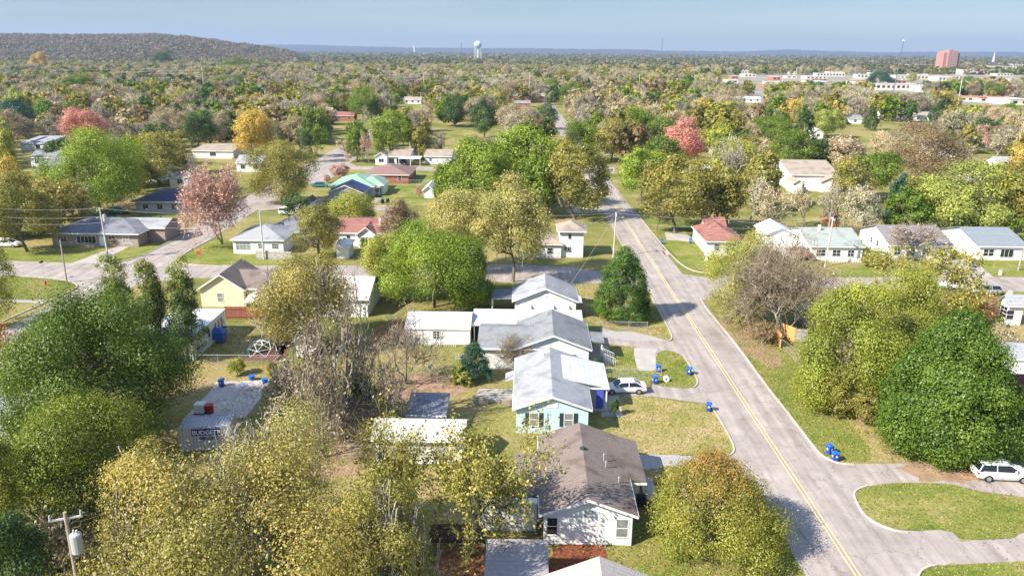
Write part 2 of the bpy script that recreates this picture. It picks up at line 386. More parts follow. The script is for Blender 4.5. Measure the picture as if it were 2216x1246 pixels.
# ------------------------------------------------------------------ building materials
WHITE = mat('white_siding', (.74, .74, .74), (.82, .82, .81), scale=.6, rough=.7, stripes=('Z', .2, .80, .16))
WPAINT = mat('white_paint', (.80, .80, .79), (.72, .72, .71), scale=1.5, rough=.55)
BLUES = mat('blue_siding', (.48, .64, .71), (.55, .71, .77), scale=.6, rough=.7, stripes=('Z', .2, .82, .16))
YELS = mat('yellow_siding', (.72, .63, .43), (.79, .70, .50), scale=.6, rough=.7, stripes=('Z', .2, .82, .16))
BRICK = mat('red_brick', (.30, .10, .07), (.40, .16, .11), scale=4, rough=.9, stripes=('Z', .08, .85, .2))
TBRICK = mat('tan_brick', (.42, .29, .20), (.55, .40, .29), scale=4, rough=.9, stripes=('Z', .08, .85, .2))
GLASS = mat('window_glass', (.02, .025, .035), rough=.08, spec=.8)
GLASSL = mat('curtained_glass', (.16, .17, .18), (.3, .3, .3), scale=1.2, rough=.15, spec=.7)
DARK = mat('dark_void', (.02, .02, .022), rough=.9)
SHUT = mat('dark_shutter', (.03, .045, .05), rough=.6)
def shingle(name, a, b, c=None): return mat(name, a, b, scale=2.6, rough=.95, bump=.5, bscale=9, lo=.25, hi=.75, stripes=('Y', .42, .86, .2), c3=c, s3=.5, detail=10)
R_BROWN = shingle('brown_shingle', (.185, .145, .125), (.265, .215, .190), (.15, .115, .10))
R_GREY = shingle('grey_shingle', (.21, .22, .23), (.30, .31, .325), (.18, .19, .20))
R_LGREY = shingle('light_grey_shingle', (.30, .305, .325), (.41, .415, .44), (.25, .26, .28))
R_PURP = shingle('slate_shingle', (.17, .17, .20), (.27, .27, .31), (.14, .14, .17))
R_RED = shingle('red_shingle', (.27, .115, .095), (.36, .165, .14), (.22, .09, .075))
R_MAR = shingle('maroon_shingle', (.12, .035, .045), (.19, .06, .07), (.08, .025, .03))
R_GREEN = mat('green_roof', (.23, .38, .28), (.31, .47, .35), scale=.8, rough=.7, bump=.2)
R_SAGE = shingle('sage_shingle', (.31, .34, .32), (.40, .435, .41), (.26, .29, .27))
R_NAVY = mat('navy_roof', (.03, .035, .12), (.06, .07, .22), scale=1, rough=.5)
R_DARK = shingle('charcoal_shingle', (.07, .07, .08), (.13, .13, .145), (.05, .05, .06))
R_TAN = shingle('tan_shingle', (.33, .27, .22), (.44, .37, .31), (.28, .23, .19))
R_WMETAL = mat('white_metal_roof', (.54, .56, .57), (.67, .69, .70), scale=.7, rough=.4, stripes=('X', .5, .8, .12))
R_GMETAL = mat('grey_metal_roof', (.42, .43, .47), (.55, .56, .60), scale=.7, rough=.4, stripes=('X', .35, .78, .2))
CONC = mat('concrete', (.40, .36, .33), (.52, .47, .43), scale=.5, rough=.9, bump=.15)
WOOD = mat('weathered_wood', (.25, .20, .16), (.38, .32, .27), scale=2, rough=.9, stripes=('X', .15, .7, .12))
WOODR = mat('red_stained_wood', (.26, .09, .06), (.34, .13, .09), scale=2, rough=.85, stripes=('X', .15, .65, .12))
WOODN = mat('new_cedar_wood', (.62, .32, .10), (.72, .42, .17), scale=2, rough=.8, stripes=('X', .15, .75, .12))
WOODG = mat('grey_wood', (.38, .35, .32), (.52, .49, .46), scale=2, rough=.9, stripes=('X', .15, .7, .12))
STEEL = mat('galvanised_steel', (.45, .46, .47), rough=.45, metal=.3)
YAW = R(-1.2)

class House:
    """A, B: front-left and front-right roof corners (picture pixels at eave height ze); depth in metres"""
    def __init__(s, name, label, A, B, depth, ze=2.7, rise=1.4, roof='gable', ridge='y', ov=.35, wm=None, rm=None, cat='house', yaw=YAW, group=None, C=None, W=None):
        wm = wm or WHITE; rm = rm or R_GREY
        a = G(*A, ze); b = G(*B, ze)
        s.yaw = yaw; s.ex = Vector((math.cos(yaw), math.sin(yaw), 0)); s.ey = Vector((-math.sin(yaw), math.cos(yaw), 0))
        s.o = Vector((a.x, a.y, 0)); s.W = W or (b - a).dot(s.ex)
        if C: depth = (G(*C, ze) - a).dot(s.ey)
        s.D = depth; s.ze = ze; s.rm = rm; s.wm = wm
        s.root = thing(name, s.o, yaw, label, cat, group)
        s.block(0, 0, s.W, s.D, ze, rise, roof, ridge, ov, wm, rm, True)
    def loc(s, px, py, z=0):
        p = G(px, py, z) - s.o; return p.dot(s.ex), p.dot(s.ey)
    def block(s, x0, y0, W, D, ze, rise, roof='gable', ridge='y', ov=.35, wm=None, rm=None, main=False, walls=True, z0=0.0, t=.14):
        wm = wm or s.wm; rm = rm or s.rm
        w = MB(); r = MB(); f = MB(); x1 = x0 + W; y1 = y0 + D
        a0, a1, b0, b1 = x0 + ov, x1 - ov, y0 + ov, y1 - ov; zt = ze - .02
        base = [(a0, b0), (a1, b0), (a1, b1), (a0, b1)]
        sh = lambda d_, half: rise * d_ / half
        if roof == 'gable' and ridge == 'y':
            k = rise * ov / (W / 2); xm = (x0 + x1) / 2
            if walls: w.add([(x, y, z0) for x, y in base] + [(x, y, zt + k - .1) for x, y in base] + [(xm, b0, ze + rise - .12), (xm, b1, ze + rise - .12)],
                  [(0, 1, 5, 8, 4), (1, 2, 6, 5), (2, 3, 7, 9, 6), (3, 0, 4, 7)])
            r.slab([(x0, y0, ze), (xm, y0, ze + rise), (xm, y1, ze + rise), (x0, y1, ze)][::-1], t)
            r.slab([(x1, y0, ze), (x1, y1, ze), (xm, y1, ze + rise), (xm, y0, ze + rise)], t)
            for xx in (x0 - .06, x1 - .04): f.box(xx, xx + .1, y0 + .02, y1 - .02, ze - .24, ze - .03)
            for s_, xx in ((1, x0), (-1, x1)):
                f.add([(xx, y0 - .05, ze - .2), (xm, y0 - .05, ze + rise - .2), (xm, y0 - .05, ze + rise + .01), (xx, y0 - .05, ze + .01),
                       (xx, y0 - .012, ze - .2), (xm, y0 - .012, ze + rise - .2), (xm, y0 - .012, ze + rise + .01), (xx, y0 - .012, ze + .01)],
                      [(0, 1, 2, 3), (7, 6, 5, 4), (3, 2, 6, 7), (0, 4, 5, 1), (0, 3, 7, 4)])
        elif roof == 'gable':
            k = rise * ov / (D / 2); ym = (y0 + y1) / 2
            if walls: w.add([(x, y, z0) for x, y in base] + [(x, y, zt + k - .1) for x, y in base] + [(a0, ym, ze + rise - .12), (a1, ym, ze + rise - .12)],
                  [(0, 1, 5, 4), (1, 2, 6, 9, 5), (2, 3, 7, 6), (3, 0, 4, 8, 7)])
            r.slab([(x0, y0, ze), (x1, y0, ze), (x1, ym, ze + rise), (x0, ym, ze + rise)], t)
            r.slab([(x0, ym, ze + rise), (x1, ym, ze + rise), (x1, y1, ze), (x0, y1, ze)], t)
            f.box(x0 + .02, x1 - .02, y0 - .06, y0 + .03, ze - .24, ze - .03)
        elif roof == 'hip':
            if walls: w.add([(x, y, z0) for x, y in base] + [(x, y, zt) for x, y in base], [(0, 1, 5, 4), (1, 2, 6, 5), (2, 3, 7, 6), (3, 0, 4, 7), (4, 5, 6, 7)])
            if W >= D: p, q = (x0 + D / 2, (y0 + y1) / 2, ze + rise), (x1 - D / 2, (y0 + y1) / 2, ze + rise)
            else: p, q = ((x0 + x1) / 2, y0 + W / 2, ze + rise), ((x0 + x1) / 2, y1 - W / 2, ze + rise)
            c = [(x0, y0, ze), (x1, y0, ze), (x1, y1, ze), (x0, y1, ze)]
            if W >= D: r.slab([c[0], c[1], q, p], t); r.slab([c[2], c[3], p, q], t); r.slab([c[1], c[2], q], t); r.slab([c[3], c[0], p], t)
            else: r.slab([c[0], c[1], p], t); r.slab([c[2], c[3], q], t); r.slab([c[1], c[2], q, p], t); r.slab([c[3], c[0], p, q], t)
            f.box(x0, x1, y0 - .06, y0 + .02, ze - .22, ze - .03); f.box(x1 - .02, x1 + .06, y0, y1, ze - .22, ze - .03); f.box(x0 - .06, x0 + .02, y0, y1, ze - .22, ze - .03)
        else:                                    # shed roof falling toward the front, or 'shedx' falling to +x, 'flat'
            r0 = {'shed': (0, 0, rise, rise), 'shedx': (rise, 0, 0, rise), 'shedb': (rise, rise, 0, 0), 'flat': (0, 0, 0, 0)}[roof]
            hz = lambda x, y: ze + ((rise * (y - y0) / D) if roof == 'shed' else (rise * (y1 - y) / D) if roof == 'shedb' else (rise * (x1 - x) / W) if roof == 'shedx' else 0)
            if walls: w.add([(x, y, z0) for x, y in base] + [(x, y, hz(x, y) - .1) for x, y in base], [(0, 1, 5, 4), (1, 2, 6, 5), (2, 3, 7, 6), (3, 0, 4, 7)])
            r.slab([(x0, y0, ze + r0[0]), (x1, y0, ze + r0[1]), (x1, y1, ze + r0[2]), (x0, y1, ze + r0[3])], t)
            f.box(x0, x1, y0 - .05, y0 - .01, ze + min(r0[0], r0[1]) - .2, ze + min(r0[0], r0[1]))
        if w.v: w.build('wall', wm, s.root)
        r.build('roof', rm, s.root)
        if f.v: f.build('fascia', WPAINT, s.root)
        if main: s.bounds = (a0, a1, b0, b1)
        s.last = (a0, a1, b0, b1)
        return s
    def _frame(s, wall, bounds):
        a0, a1, b0, b1 = bounds or s.bounds
        return {'f': (Vector((a0, b0, 0)), Vector((1, 0, 0)), a1 - a0), 'r': (Vector((a1, b0, 0)), Vector((0, 1, 0)), b1 - b0),
                'b': (Vector((a1, b1, 0)), Vector((-1, 0, 0)), a1 - a0), 'l': (Vector((a0, b1, 0)), Vector((0, -1, 0)), b1 - b0)}[wall]
    def _pan(s, mb, o, e, n, u0, u1, z0, z1, d0, d1):
        P = [o + e * u0 + n * d0, o + e * u1 + n * d0, o + e * u1 + n * d1, o + e * u0 + n * d1]
        mb.add([(p.x, p.y, z0) for p in P] + [(p.x, p.y, z1) for p in P], [(3, 2, 1, 0), (4, 5, 6, 7), (0, 1, 5, 4), (1, 2, 6, 5), (2, 3, 7, 6), (3, 0, 4, 7)])
    def win(s, wall, u, z, w=.95, h=1.3, cols=1, rows=2, glass=None, bounds=None, shutters=False, frame=None):
        o, e, ln = s._frame(wall, bounds); n = Vector((e.y, -e.x, 0)); c = u * ln; u0, u1 = c - w / 2, c + w / 2
        m = MB(); t = .07; P = s._pan
        P(m, o, e, n, u0 - t, u1 + t, z + h, z + h + t, .0, .05); P(m, o, e, n, u0 - t, u1 + t, z - t, z, .0, .07)
        P(m, o, e, n, u0 - t, u0, z, z + h, 0, .05); P(m, o, e, n, u1, u1 + t, z, z + h, 0, .05)
        for i in range(1, cols): x = u0 + w * i / cols; P(m, o, e, n, x - .025, x + .025, z, z + h, .0, .045)
        for j in range(1, rows): q = z + h * j / rows; P(m, o, e, n, u0, u1, q - .03, q + .03, .0, .043)
        fr = m.build('window', frame or WPAINT, s.root)
        g = MB(); P(g, o, e, n, u0, u1, z, z + h, .004, .02); g.build('pane', glass or GLASS, fr)
        if shutters:
            for a in (u0 - t - .42, u1 + t + .04):
                q = MB(); P(q, o, e, n, a, a + .38, z - .05, z + h + .05, .0, .04)
                for k in range(7): P(q, o, e, n, a + .05, a + .33, z + .05 + k * h / 7, z + .1 + k * h / 7, .04, .055)
                q.build('shutter', SHUT, s.root)
        return s
    def door(s, wall, u, w=.95, h=2.05, m=None, bounds=None):
        o, e, ln = s._frame(wall, bounds); n = Vector((e.y, -e.x, 0)); c = u * ln
        q = MB(); s._pan(q, o, e, n, c - w / 2, c + w / 2, .1, h, .0, .05); s._pan(q, o, e, n, c - w / 2 + .12, c + w / 2 - .12, 1.1, h - .2, .05, .065)
        d = q.build('door', m or WPAINT, s.root)
        k = MB(); s._pan(k, o, e, n, c + w / 2 - .15, c + w / 2 - .09, .95, 1.05, .05, .1); k.build('handle', STEEL, d); return s
    def part(s, name, m, fn, **k):
        q = MB(); fn(q); return q.build(name, m, s.root, **k)
    def vents(s, pts):
        """pts: (x, y, z roof) local"""
        for x, y, z in pts:
            s.part('roof_vent', STEEL, lambda q: (q.tube((x, y, z - .2), (x, y, z + .45), .06, .06, 8), q.tube((x, y, z + .45), (x, y, z + .52), .1, .08, 8)))
        return s
    def turtle(s, x, y, z): s.part('roof_vent', SHUT, lambda q: q.ball((x, y, z), .28, .28, .16, 10, 6)); return s
    def chimney(s, x, y, z0, z1, a=.4, m=None):
        s.part('chimney', m or BRICK, lambda q: (q.box(x - a, x + a, y - a * .8, y + a * .8, z0, z1), q.box(x - a - .06, x + a + .06, y - a * .8 - .06, y + a * .8 + .06, z1, z1 + .1))); return s
    def porch(s, x0, x1, y0, y1, z, m=None, posts=3, deck=True, drop=.25):
        s.part('porch_roof', m or s.rm, lambda q: q.slab([(x0, y0, z - drop), (x1, y0, z - drop), (x1, y1, z), (x0, y1, z)], .12))
        for i in range(posts):
            x = x0 + .15 + (x1 - x0 - .3) * i / max(1, posts - 1); s.part('porch_post', WPAINT, lambda q: q.box(x - .07, x + .07, y0 + .1, y0 + .24, 0, z - drop - .1))
        if deck: s.part('porch_floor', CONC, lambda q: q.box(x0 + .1, x1 - .1, y0 + .05, y1, 0, .22))
        return s
# ------------------------------------------------------------------ ground, roads, drives, lawns
def ground_mat(nm='grass_ground', sc=.045, stops=((.36, (.125, .155, .032)), (.47, (.20, .20, .055)), (.56, (.30, .25, .10)), (.66, (.34, .25, .13)))):
    m = bpy.data.materials.new(nm); m.use_nodes = True; nt = m.node_tree; N = nt.nodes; L = nt.links
    b = N['Principled BSDF']; b.inputs['Roughness'].default_value = .95; b.inputs['Specular IOR Level'].default_value = .1
    tc = N.new('ShaderNodeTexCoord')
    def noise(sc, det=5, ro=.6):
        n = N.new('ShaderNodeTexNoise'); n.inputs['Scale'].default_value = sc; n.inputs['Detail'].default_value = det; n.inputs['Roughness'].default_value = ro
        L.new(tc.outputs['Object'], n.inputs['Vector']); return n
    def ramp(n, stops):
        r = N.new('ShaderNodeValToRGB'); e = r.color_ramp.elements
        while len(e) < len(stops): e.new(.5)
        for i, (p, c) in enumerate(stops): e[i].position = p; e[i].color = (*c, 1)
        L.new(n.outputs['Fac'], r.inputs['Fac']); return r.outputs[0]
    big = ramp(noise(sc, 8, .68), list(stops))
    fine = ramp(noise(2.4, 10, .82), [(.32, (.50, .52, .45)), (.5, (1, 1, 1)), (.68, (1.5, 1.45, 1.4))])
    mx = N.new('ShaderNodeMix'); mx.data_type = 'RGBA'; mx.blend_type = 'MULTIPLY'; mx.inputs[0].default_value = 1
    L.new(big, mx.inputs[6]); L.new(fine, mx.inputs[7])
    L.new(mx.outputs[2], b.inputs['Base Color'])
    bp = N.new('ShaderNodeBump'); bp.inputs['Strength'].default_value = .5; bp.inputs['Distance'].default_value = .15
    nb = noise(6, 5, .7); L.new(nb.outputs['Fac'], bp.inputs['Height']); L.new(bp.outputs[0], b.inputs['Normal'])
    return m
def road_mat():
    m = bpy.data.materials.new('road_concrete'); m.use_nodes = True; nt = m.node_tree; N = nt.nodes; L = nt.links
    b = N['Principled BSDF']; b.inputs['Roughness'].default_value = .9; b.inputs['Specular IOR Level'].default_value = .2
    tc = N.new('ShaderNodeTexCoord'); mp = N.new('ShaderNodeMapping'); mp.inputs['Scale'].default_value = (1, .06, 1); L.new(tc.outputs['Object'], mp.inputs[0])
    n1 = N.new('ShaderNodeTexNoise'); n1.inputs['Scale'].default_value = 1.3; n1.inputs['Detail'].default_value = 4; L.new(mp.outputs[0], n1.inputs['Vector'])
    n2 = N.new('ShaderNodeTexNoise'); n2.inputs['Scale'].default_value = .35; n2.inputs['Detail'].default_value = 8; n2.inputs['Roughness'].default_value = .7; L.new(tc.outputs['Object'], n2.inputs['Vector'])
    n3 = N.new('ShaderNodeTexNoise'); n3.inputs['Scale'].default_value = 14; n3.inputs['Detail'].default_value = 3; L.new(tc.outputs['Object'], n3.inputs['Vector'])
    r1 = N.new('ShaderNodeValToRGB'); r1.color_ramp.elements[0].position = .3; r1.color_ramp.elements[1].position = .7
    r1.color_ramp.elements[0].color = (.305, .26, .238, 1); r1.color_ramp.elements[1].color = (.465, .405, .370, 1); L.new(n1.outputs['Fac'], r1.inputs['Fac'])
    r2 = N.new('ShaderNodeValToRGB'); r2.color_ramp.elements[0].position = .3; r2.color_ramp.elements[1].position = .7
    r2.color_ramp.elements[0].color = (.74, .74, .75, 1); r2.color_ramp.elements[1].color = (1.12, 1.12, 1.12, 1); L.new(n2.outputs['Fac'], r2.inputs['Fac'])
    r3 = N.new('ShaderNodeValToRGB'); r3.color_ramp.elements[0].color = (.9, .9, .9, 1); r3.color_ramp.elements[1].color = (1.08, 1.08, 1.08, 1); L.new(n3.outputs['Fac'], r3.inputs['Fac'])
    # fine wandering cracks
    vo = N.new('ShaderNodeTexVoronoi'); vo.feature = 'DISTANCE_TO_EDGE'; vo.inputs['Scale'].default_value = .16
    ad = N.new('ShaderNodeVectorMath'); ad.operation = 'ADD'; sc = N.new('ShaderNodeVectorMath'); sc.operation = 'SCALE'; sc.inputs['Scale'].default_value = 3.0
    L.new(n2.outputs['Color'], sc.inputs[0]); L.new(tc.outputs['Object'], ad.inputs[0]); L.new(sc.outputs[0], ad.inputs[1]); L.new(ad.outputs[0], vo.inputs['Vector'])
    cr = N.new('ShaderNodeMapRange'); cr.inputs['From Max'].default_value = .008; cr.inputs['To Min'].default_value = .60; L.new(vo.outputs['Distance'], cr.inputs['Value'])
    cur = r1.outputs[0]
    for o_ in (r2.outputs[0], r3.outputs[0], cr.outputs[0]):
        mx = N.new('ShaderNodeMix'); mx.data_type = 'RGBA'; mx.blend_type = 'MULTIPLY'; mx.inputs[0].default_value = 1; L.new(cur, mx.inputs[6]); L.new(o_, mx.inputs[7]); cur = mx.outputs[2]
    L.new(cur, b.inputs['Base Color']); return m
GRASS = ground_mat(); ROAD = road_mat()
LAWNG = ground_mat('green_lawn', .22, ((.34, (.105, .155, .022)), (.46, (.175, .205, .04)), (.56, (.24, .235, .07)), (.68, (.33, .28, .11))))
LAWNT = ground_mat('tan_lawn', .26, ((.30, (.19, .20, .045)), (.42, (.28, .25, .08)), (.54, (.37, .295, .14)), (.68, (.42, .315, .18))))
DIRT = mat('bare_dirt', (.27, .17, .105), (.40, .27, .18), scale=.8, rough=.95, bump=.4, c3=(.22, .19, .08), s3=.35)
LITTER = mat('leaf_litter', (.16, .065, .03), (.34, .17, .075), scale=1.6, rough=.95, bump=.5, bscale=8, c3=(.21, .17, .06), s3=.3)
MULCH = mat('red_mulch', (.13, .035, .016), (.26, .085, .04), scale=3, rough=.95, bump=.6, bscale=12)
GRAVEL = mat('pale_gravel', (.30, .275, .26), (.50, .47, .45), scale=5, rough=.95, bump=.6, bscale=20)
SLAB = mat('pale_slab', (.37, .335, .31), (.46, .42, .39), scale=.6, rough=.9)
KERB = mat('kerb_concrete', (.42, .37, .33), (.55, .50, .45), scale=1, rough=.9)
YELLOW = mat('yellow_road_paint', (.78, .62, .30), (.66, .52, .26), scale=2, rough=.7)

def smooth_poly(P, it=2):
    for _ in range(it):
        Q = []
        for i in range(len(P)):
            a, b = P[i], P[(i + 1) % len(P)]; Q += [a.lerp(b, .25), a.lerp(b, .75)]
        P = Q
    return P
def sheet(name, pts, z, m, smooth=0, px=True, kind='structure'):
    P = [G(*p) if px else Vector((p[0], p[1], 0)) for p in pts]
    if smooth: P = smooth_poly(P, smooth)
    if name in ('leaf_litter', 'bare_ground', 'red_mulch', 'gravel_strip', 'back_lawn', 'verge'):      # ragged edges
        j = {'verge': .16, 'gravel_strip': .18}.get(name, .5); rj = random.Random(len(pts)); Q = []
        for a, b in zip(P, P[1:] + P[:1]):
            n = max(1, int((b - a).length / (j * 1.6))); Q += [a.lerp(b, k / n) + Vector((rj.uniform(-j, j), rj.uniform(-j, j), 0)) for k in range(n)]
        P = Q
    vs = [(p.x, p.y, z) for p in P]; fs = tessellate_polygon([[Vector(v) for v in vs]])
    q = MB(); q.add(vs, [f if (Vector(vs[f[1]]) - Vector(vs[f[0]])).cross(Vector(vs[f[2]]) - Vector(vs[f[0]])).z > 0 else f[::-1] for f in fs])
    o = q.build(name, m); o['kind'] = kind; return P
def kerb(P, w=.16, h=.13, name='kerb'):
    Q = [P[0]]
    for p in P[1:]:
        if (p - Q[-1]).length > .12: Q.append(p)
    L_, R_ = [], []
    for i, p in enumerate(Q):
        d = (Q[min(i + 1, len(Q) - 1)] - Q[max(i - 1, 0)]).normalized(); s_ = Vector((-d.y, d.x, 0)) * w / 2; L_.append(p + s_); R_.append(p - s_)
    n = len(Q); q = MB(); q.add([(v.x, v.y, z) for z in (0, h) for side in (L_, R_) for v in side],
        [f for i in range(n - 1) for f in ((2 * n + i, 3 * n + i, 3 * n + i + 1, 2 * n + i + 1), (i, 2 * n + i, 2 * n + i + 1, i + 1), (n + i, n + i + 1, 3 * n + i + 1, 3 * n + i))])
    o = q.build(name, KERB); o['kind'] = 'structure'; return o
def smooth_line(P, it=2):
    for _ in range(it):
        Q = [P[0]]
        for a, b in zip(P, P[1:]): Q += [a.lerp(b, .25), a.lerp(b, .75)]
        P = Q + [P[-1]]
    return P
def kerbpx(pts, smooth=2): kerb(smooth_line([G(*p) for p in pts], smooth))

# terrain: flat town, a wooded ridge on the left, low blue ridges on the horizon
q = MB(); q.add([(-14000, -300, 0), (14000, -300, 0), (14000, 26000, 0), (-14000, 26000, 0)], [(0, 1, 2, 3)])
g = q.build('ground', GRASS); g['kind'] = 'structure'
HILLM = mat('wooded_hill', (.085, .068, .060), (.15, .115, .09), scale=.012, rough=1, detail=10, c3=(.06, .075, .035), s3=.006)
def ridge(name, prof, Y0, depth, m, seed, bump_, step=40, scatter=0):
    """prof: (px, top row) along the picture; a real ridge with depth standing Y0 metres away"""
    rg = random.Random(seed); xs = [p[0] for p in prof]; n = max(30, int((prof[-1][0] - prof[0][0]) / 5)); ny = 14
    vs = []; fs = []
    for i in range(n + 1):
        px = xs[0] + (xs[-1] - xs[0]) * i / n; j = max(k for k in range(len(prof)) if prof[k][0] <= px + 1e-6); j = min(j, len(prof) - 2)
        t = (px - prof[j][0]) / (prof[j + 1][0] - prof[j][0]); t = t * t * (3 - 2 * t); row = prof[j][1] * (1 - t) + prof[j + 1][1] * t
        c = at_depth(px, row, Y0)
        for k in range(ny + 1):
            u = k / ny; h = math.sin(min(1, u * 1.6) * math.pi / 2) if u < .625 else math.cos((u - .625) / .375 * math.pi / 2)
            hh = max(0, c.z) * h + rg.uniform(-1, 1) * bump_ * h + (math.sin(px * .06 + k) + math.sin(px * .023 + k * 2)) * bump_ * .8 * h * (1 - h)
            y = Y0 - depth * .625 + depth * u
            vs.append((c.x * y / Y0, y, hh - .5))
    for i in range(n):
        for k in range(ny):
            a = i * (ny + 1) + k; fs.append((a, a + ny + 1, a + ny + 2, a + 1))
    q = MB(); q.add(vs, fs); o = q.build(name, m, smooth=True); o['kind'] = 'structure'
    return vs, n, ny
HILLV = ridge('wooded_hill', [(-260, 80), (0, 79), (180, 80), (330, 79), (400, 83), (450, 90), (520, 99), (570, 105), (610, 111), (640, 118)], 3000, 1500, HILLM, 3, 2.5)
FARM = mat('far_woods', (.035, .045, .05), (.06, .065, .06), scale=.002, rough=1)
ridge('far_ridge', [(380, 101), (620, 97), (800, 101), (900, 104), (1100, 105), (1300, 107), (1400, 108), (1440, 112), (1500, 119)], 11000, 4000, FARM, 5, 6)
ridge('far_ridge', [(1180, 113), (1400, 110), (1500, 111), (1600, 112), (1700, 108), (1800, 111), (1900, 114), (2000, 113), (2100, 113), (2216, 113), (2500, 112)], 12500, 4500, FARM, 6, 6)

TOWN = mat('town_pavement', (.20, .19, .12), (.38, .34, .30), scale=.03, rough=.95, detail=8)
sheet('town_ground', [(.275 * 600, 600), (.8 * 600, 600), (.8 * 1600, 1600), (.275 * 1600, 1600)], .02, TOWN, px=False)
# the street with the double yellow line
ZR = .03
def road_x(px, py): return G(px, py).x
XL, XM, XR = -.75 + (G(1555, 905).x + G(1425, 640).x) / 2, (G(1660, 950).x + G(1500, 700).x) / 2, (G(1712, 903).x + G(1606, 764).x) / 2
sheet('street', [(XL, 14), (XR, 14), (XR, 170), (XR - .6, 230), (XR, 620), (XL + .3, 620), (XL, 230)], ZR, ROAD, px=False)
YAWS = R(-1.2)
q = MB()
for dx in (-.17, .17):
    q.add([(XM + dx - .055, 14, ZR + .012), (XM + dx + .055, 14, ZR + .012), (XM + dx + .055, 215, ZR + .012), (XM + dx - .055, 215, ZR + .012)], [(0, 1, 2, 3)])
o = q.build('road_markings', YELLOW); o['kind'] = 'structure'
# slightly darker worn asphalt seam along the right side
SEAM = mat('worn_gutter', (.27, .235, .225), (.34, .30, .28), scale=1.5, rough=.9)
o = MB().add([(XR - .55, 14, ZR + .006), (XR - .35, 14, ZR + .006), (XR - .35, 110, ZR + .006), (XR - .55, 110, ZR + .006)], [(0, 1, 2, 3)]).build('road_seam', SEAM); o['kind'] = 'structure'
SKID = mat('wheel_track', (.31, .265, .25), (.37, .32, .30), scale=.8, rough=.9)
# cross street
sheet('cross_street', [(1470, 592), (1535, 601), (1640, 603), (1800, 601), (2000, 599), (2216, 600), (2700, 604), (2700, 637), (2216, 632), (2100, 628), (1800, 625), (1640, 624), (1560, 632), (1525, 650), (1500, 640)], ZR - .006, ROAD)
sheet('cross_street', [(1440, 572), (1330, 585), (1290, 588), (1240, 578), (1100, 572), (900, 574), (620, 575), (400, 573), (390, 595), (620, 597), (900, 600), (1100, 612), (1310, 613), (1370, 622), (1450, 650)], ZR - .006, ROAD)
# the second street, on the left, and its crossing
XW = -64.0
sheet('side_street', [(XW - 3.8, 40), (XW + 4.3, 40), (XW + 4.0, 300), (XW + 4.0, 420), (XW - 3.8, 420), (XW - 3.8, 300)], ZR - .012, ROAD, px=False)
sheet('side_street', [c4(-60, 425), c4(130, 430), c4(470, 442), c4(610, 446), c4(780, 438), c4(890, 415), c4(1160, 400), c4(1140, 440), c4(1250, 462), c4(1840, 466), c4(1840, 530), c4(1250, 540), c4(1000, 560), c4(500, 640), c4(498, 585), c4(430, 552), c4(130, 525), c4(-60, 525)], ZR - .018, ROAD)
sheet('side_street', [(540, 441), (640, 436), (700, 432), (700, 445), (560, 456)], ZR - .018, ROAD)
sheet('side_street', [cM(130, 470), cM(160, 280), cM(430, 210), cM(560, 140), cM(660, 180), cM(560, 250), cM(640, 290), cM(1060, 285), cM(1500, 300), cM(1500, 335), cM(1100, 330), cM(760, 325), cM(560, 320), cM(300, 440)], ZR - .018, ROAD)
sheet('driveway', [c4(460, 442), c4(790, 325), c4(860, 322), c4(620, 446)], ZR, SLAB)
sheet('side_street', [(1286, 362), (1330, 360), (1330, 375), (1280, 380)], ZR - .01, ROAD)
sheet('side_street', [(1225, 455), (1320, 440), (1330, 458), (1228, 463)], ZR - .008, SLAB)

# drives between the houses and the street
sheet('driveway', [cA(890, 470), cA(985, 500), cA(1100, 498), cA(1250, 530), cA(1330, 560), cA(1400, 575), cA(1480, 600), cA(1530, 760), cA(1600, 900), cA(1640, 1000), cA(1500, 985), cA(1250, 950), cA(1010, 945), cA(905, 960), cA(905, 870), cA(1250, 880), cA(1280, 780), cA(1150, 775), cA(1120, 620), cA(900, 590)], .018, ROAD)
sheet('gravel_strip', [cA(910, 500), cA(1000, 505), cA(1100, 503), cA(1230, 528), cA(1340, 562), cA(1350, 570), cA(1200, 570), cA(1060, 562), cA(930, 535)], .026, GRAVEL)
sheet('pale_slab', [cA(1125, 618), cA(1290, 622), cA(1272, 660), cA(1280, 776), cA(1150, 772), cA(1122, 660)], .034, SLAB)
P = sheet('lawn', [cA(1275, 680), cA(1295, 640), cA(1370, 632), cA(1455, 668), cA(1500, 730), cA(1540, 800), cA(1560, 860), cA(1540, 888), cA(1480, 896), cA(1380, 888), cA(1240, 868), cA(1240, 775), cA(1275, 772)], .05, LAWNG, smooth=1)
kerbpx([cA(1470, 685), cA(1510, 740), cA(1560, 830), cA(1566, 868), cA(1535, 892)])
sheet('lawn', [cA(900, 585), cA(1130, 610), cA(1118, 660), cA(1145, 772), cA(1245, 776), cA(1245, 868), cA(905, 860)], .028, LAWNG)
sheet('path', [cA(870, 590), cA(945, 600), cA(975, 690), cA(930, 692)], .036, SLAB)
sheet('path', [cA(905, 920), cA(1020, 925), cA(1055, 1090), cA(900, 1090)], .03, SLAB)
sheet('lawn', [cA(1020, 955), cA(1230, 950), cA(1420, 985), cA(1640, 1012), cA(1730, 1130), cA(1812, 1290), cA(1810, 1340), cA(1740, 1372), cA(1500, 1355), cA(1120, 1350), cA(960, 1200), cA(1045, 1085)], .045, LAWNT)
kerbpx([cA(1660, 1030), cA(1735, 1140), cA(1818, 1300), cA(1812, 1345), cA(1760, 1370)])
sheet('gravel_strip', [(1365, 982), (1420, 980), (1545, 990), (1590, 992), (1560, 1012), (1400, 1014), (1370, 1010)], .022, GRAVEL)
sheet('driveway', [(1545, 984), (1608, 968), (1660, 1060), (1600, 1040)], .024, ROAD)
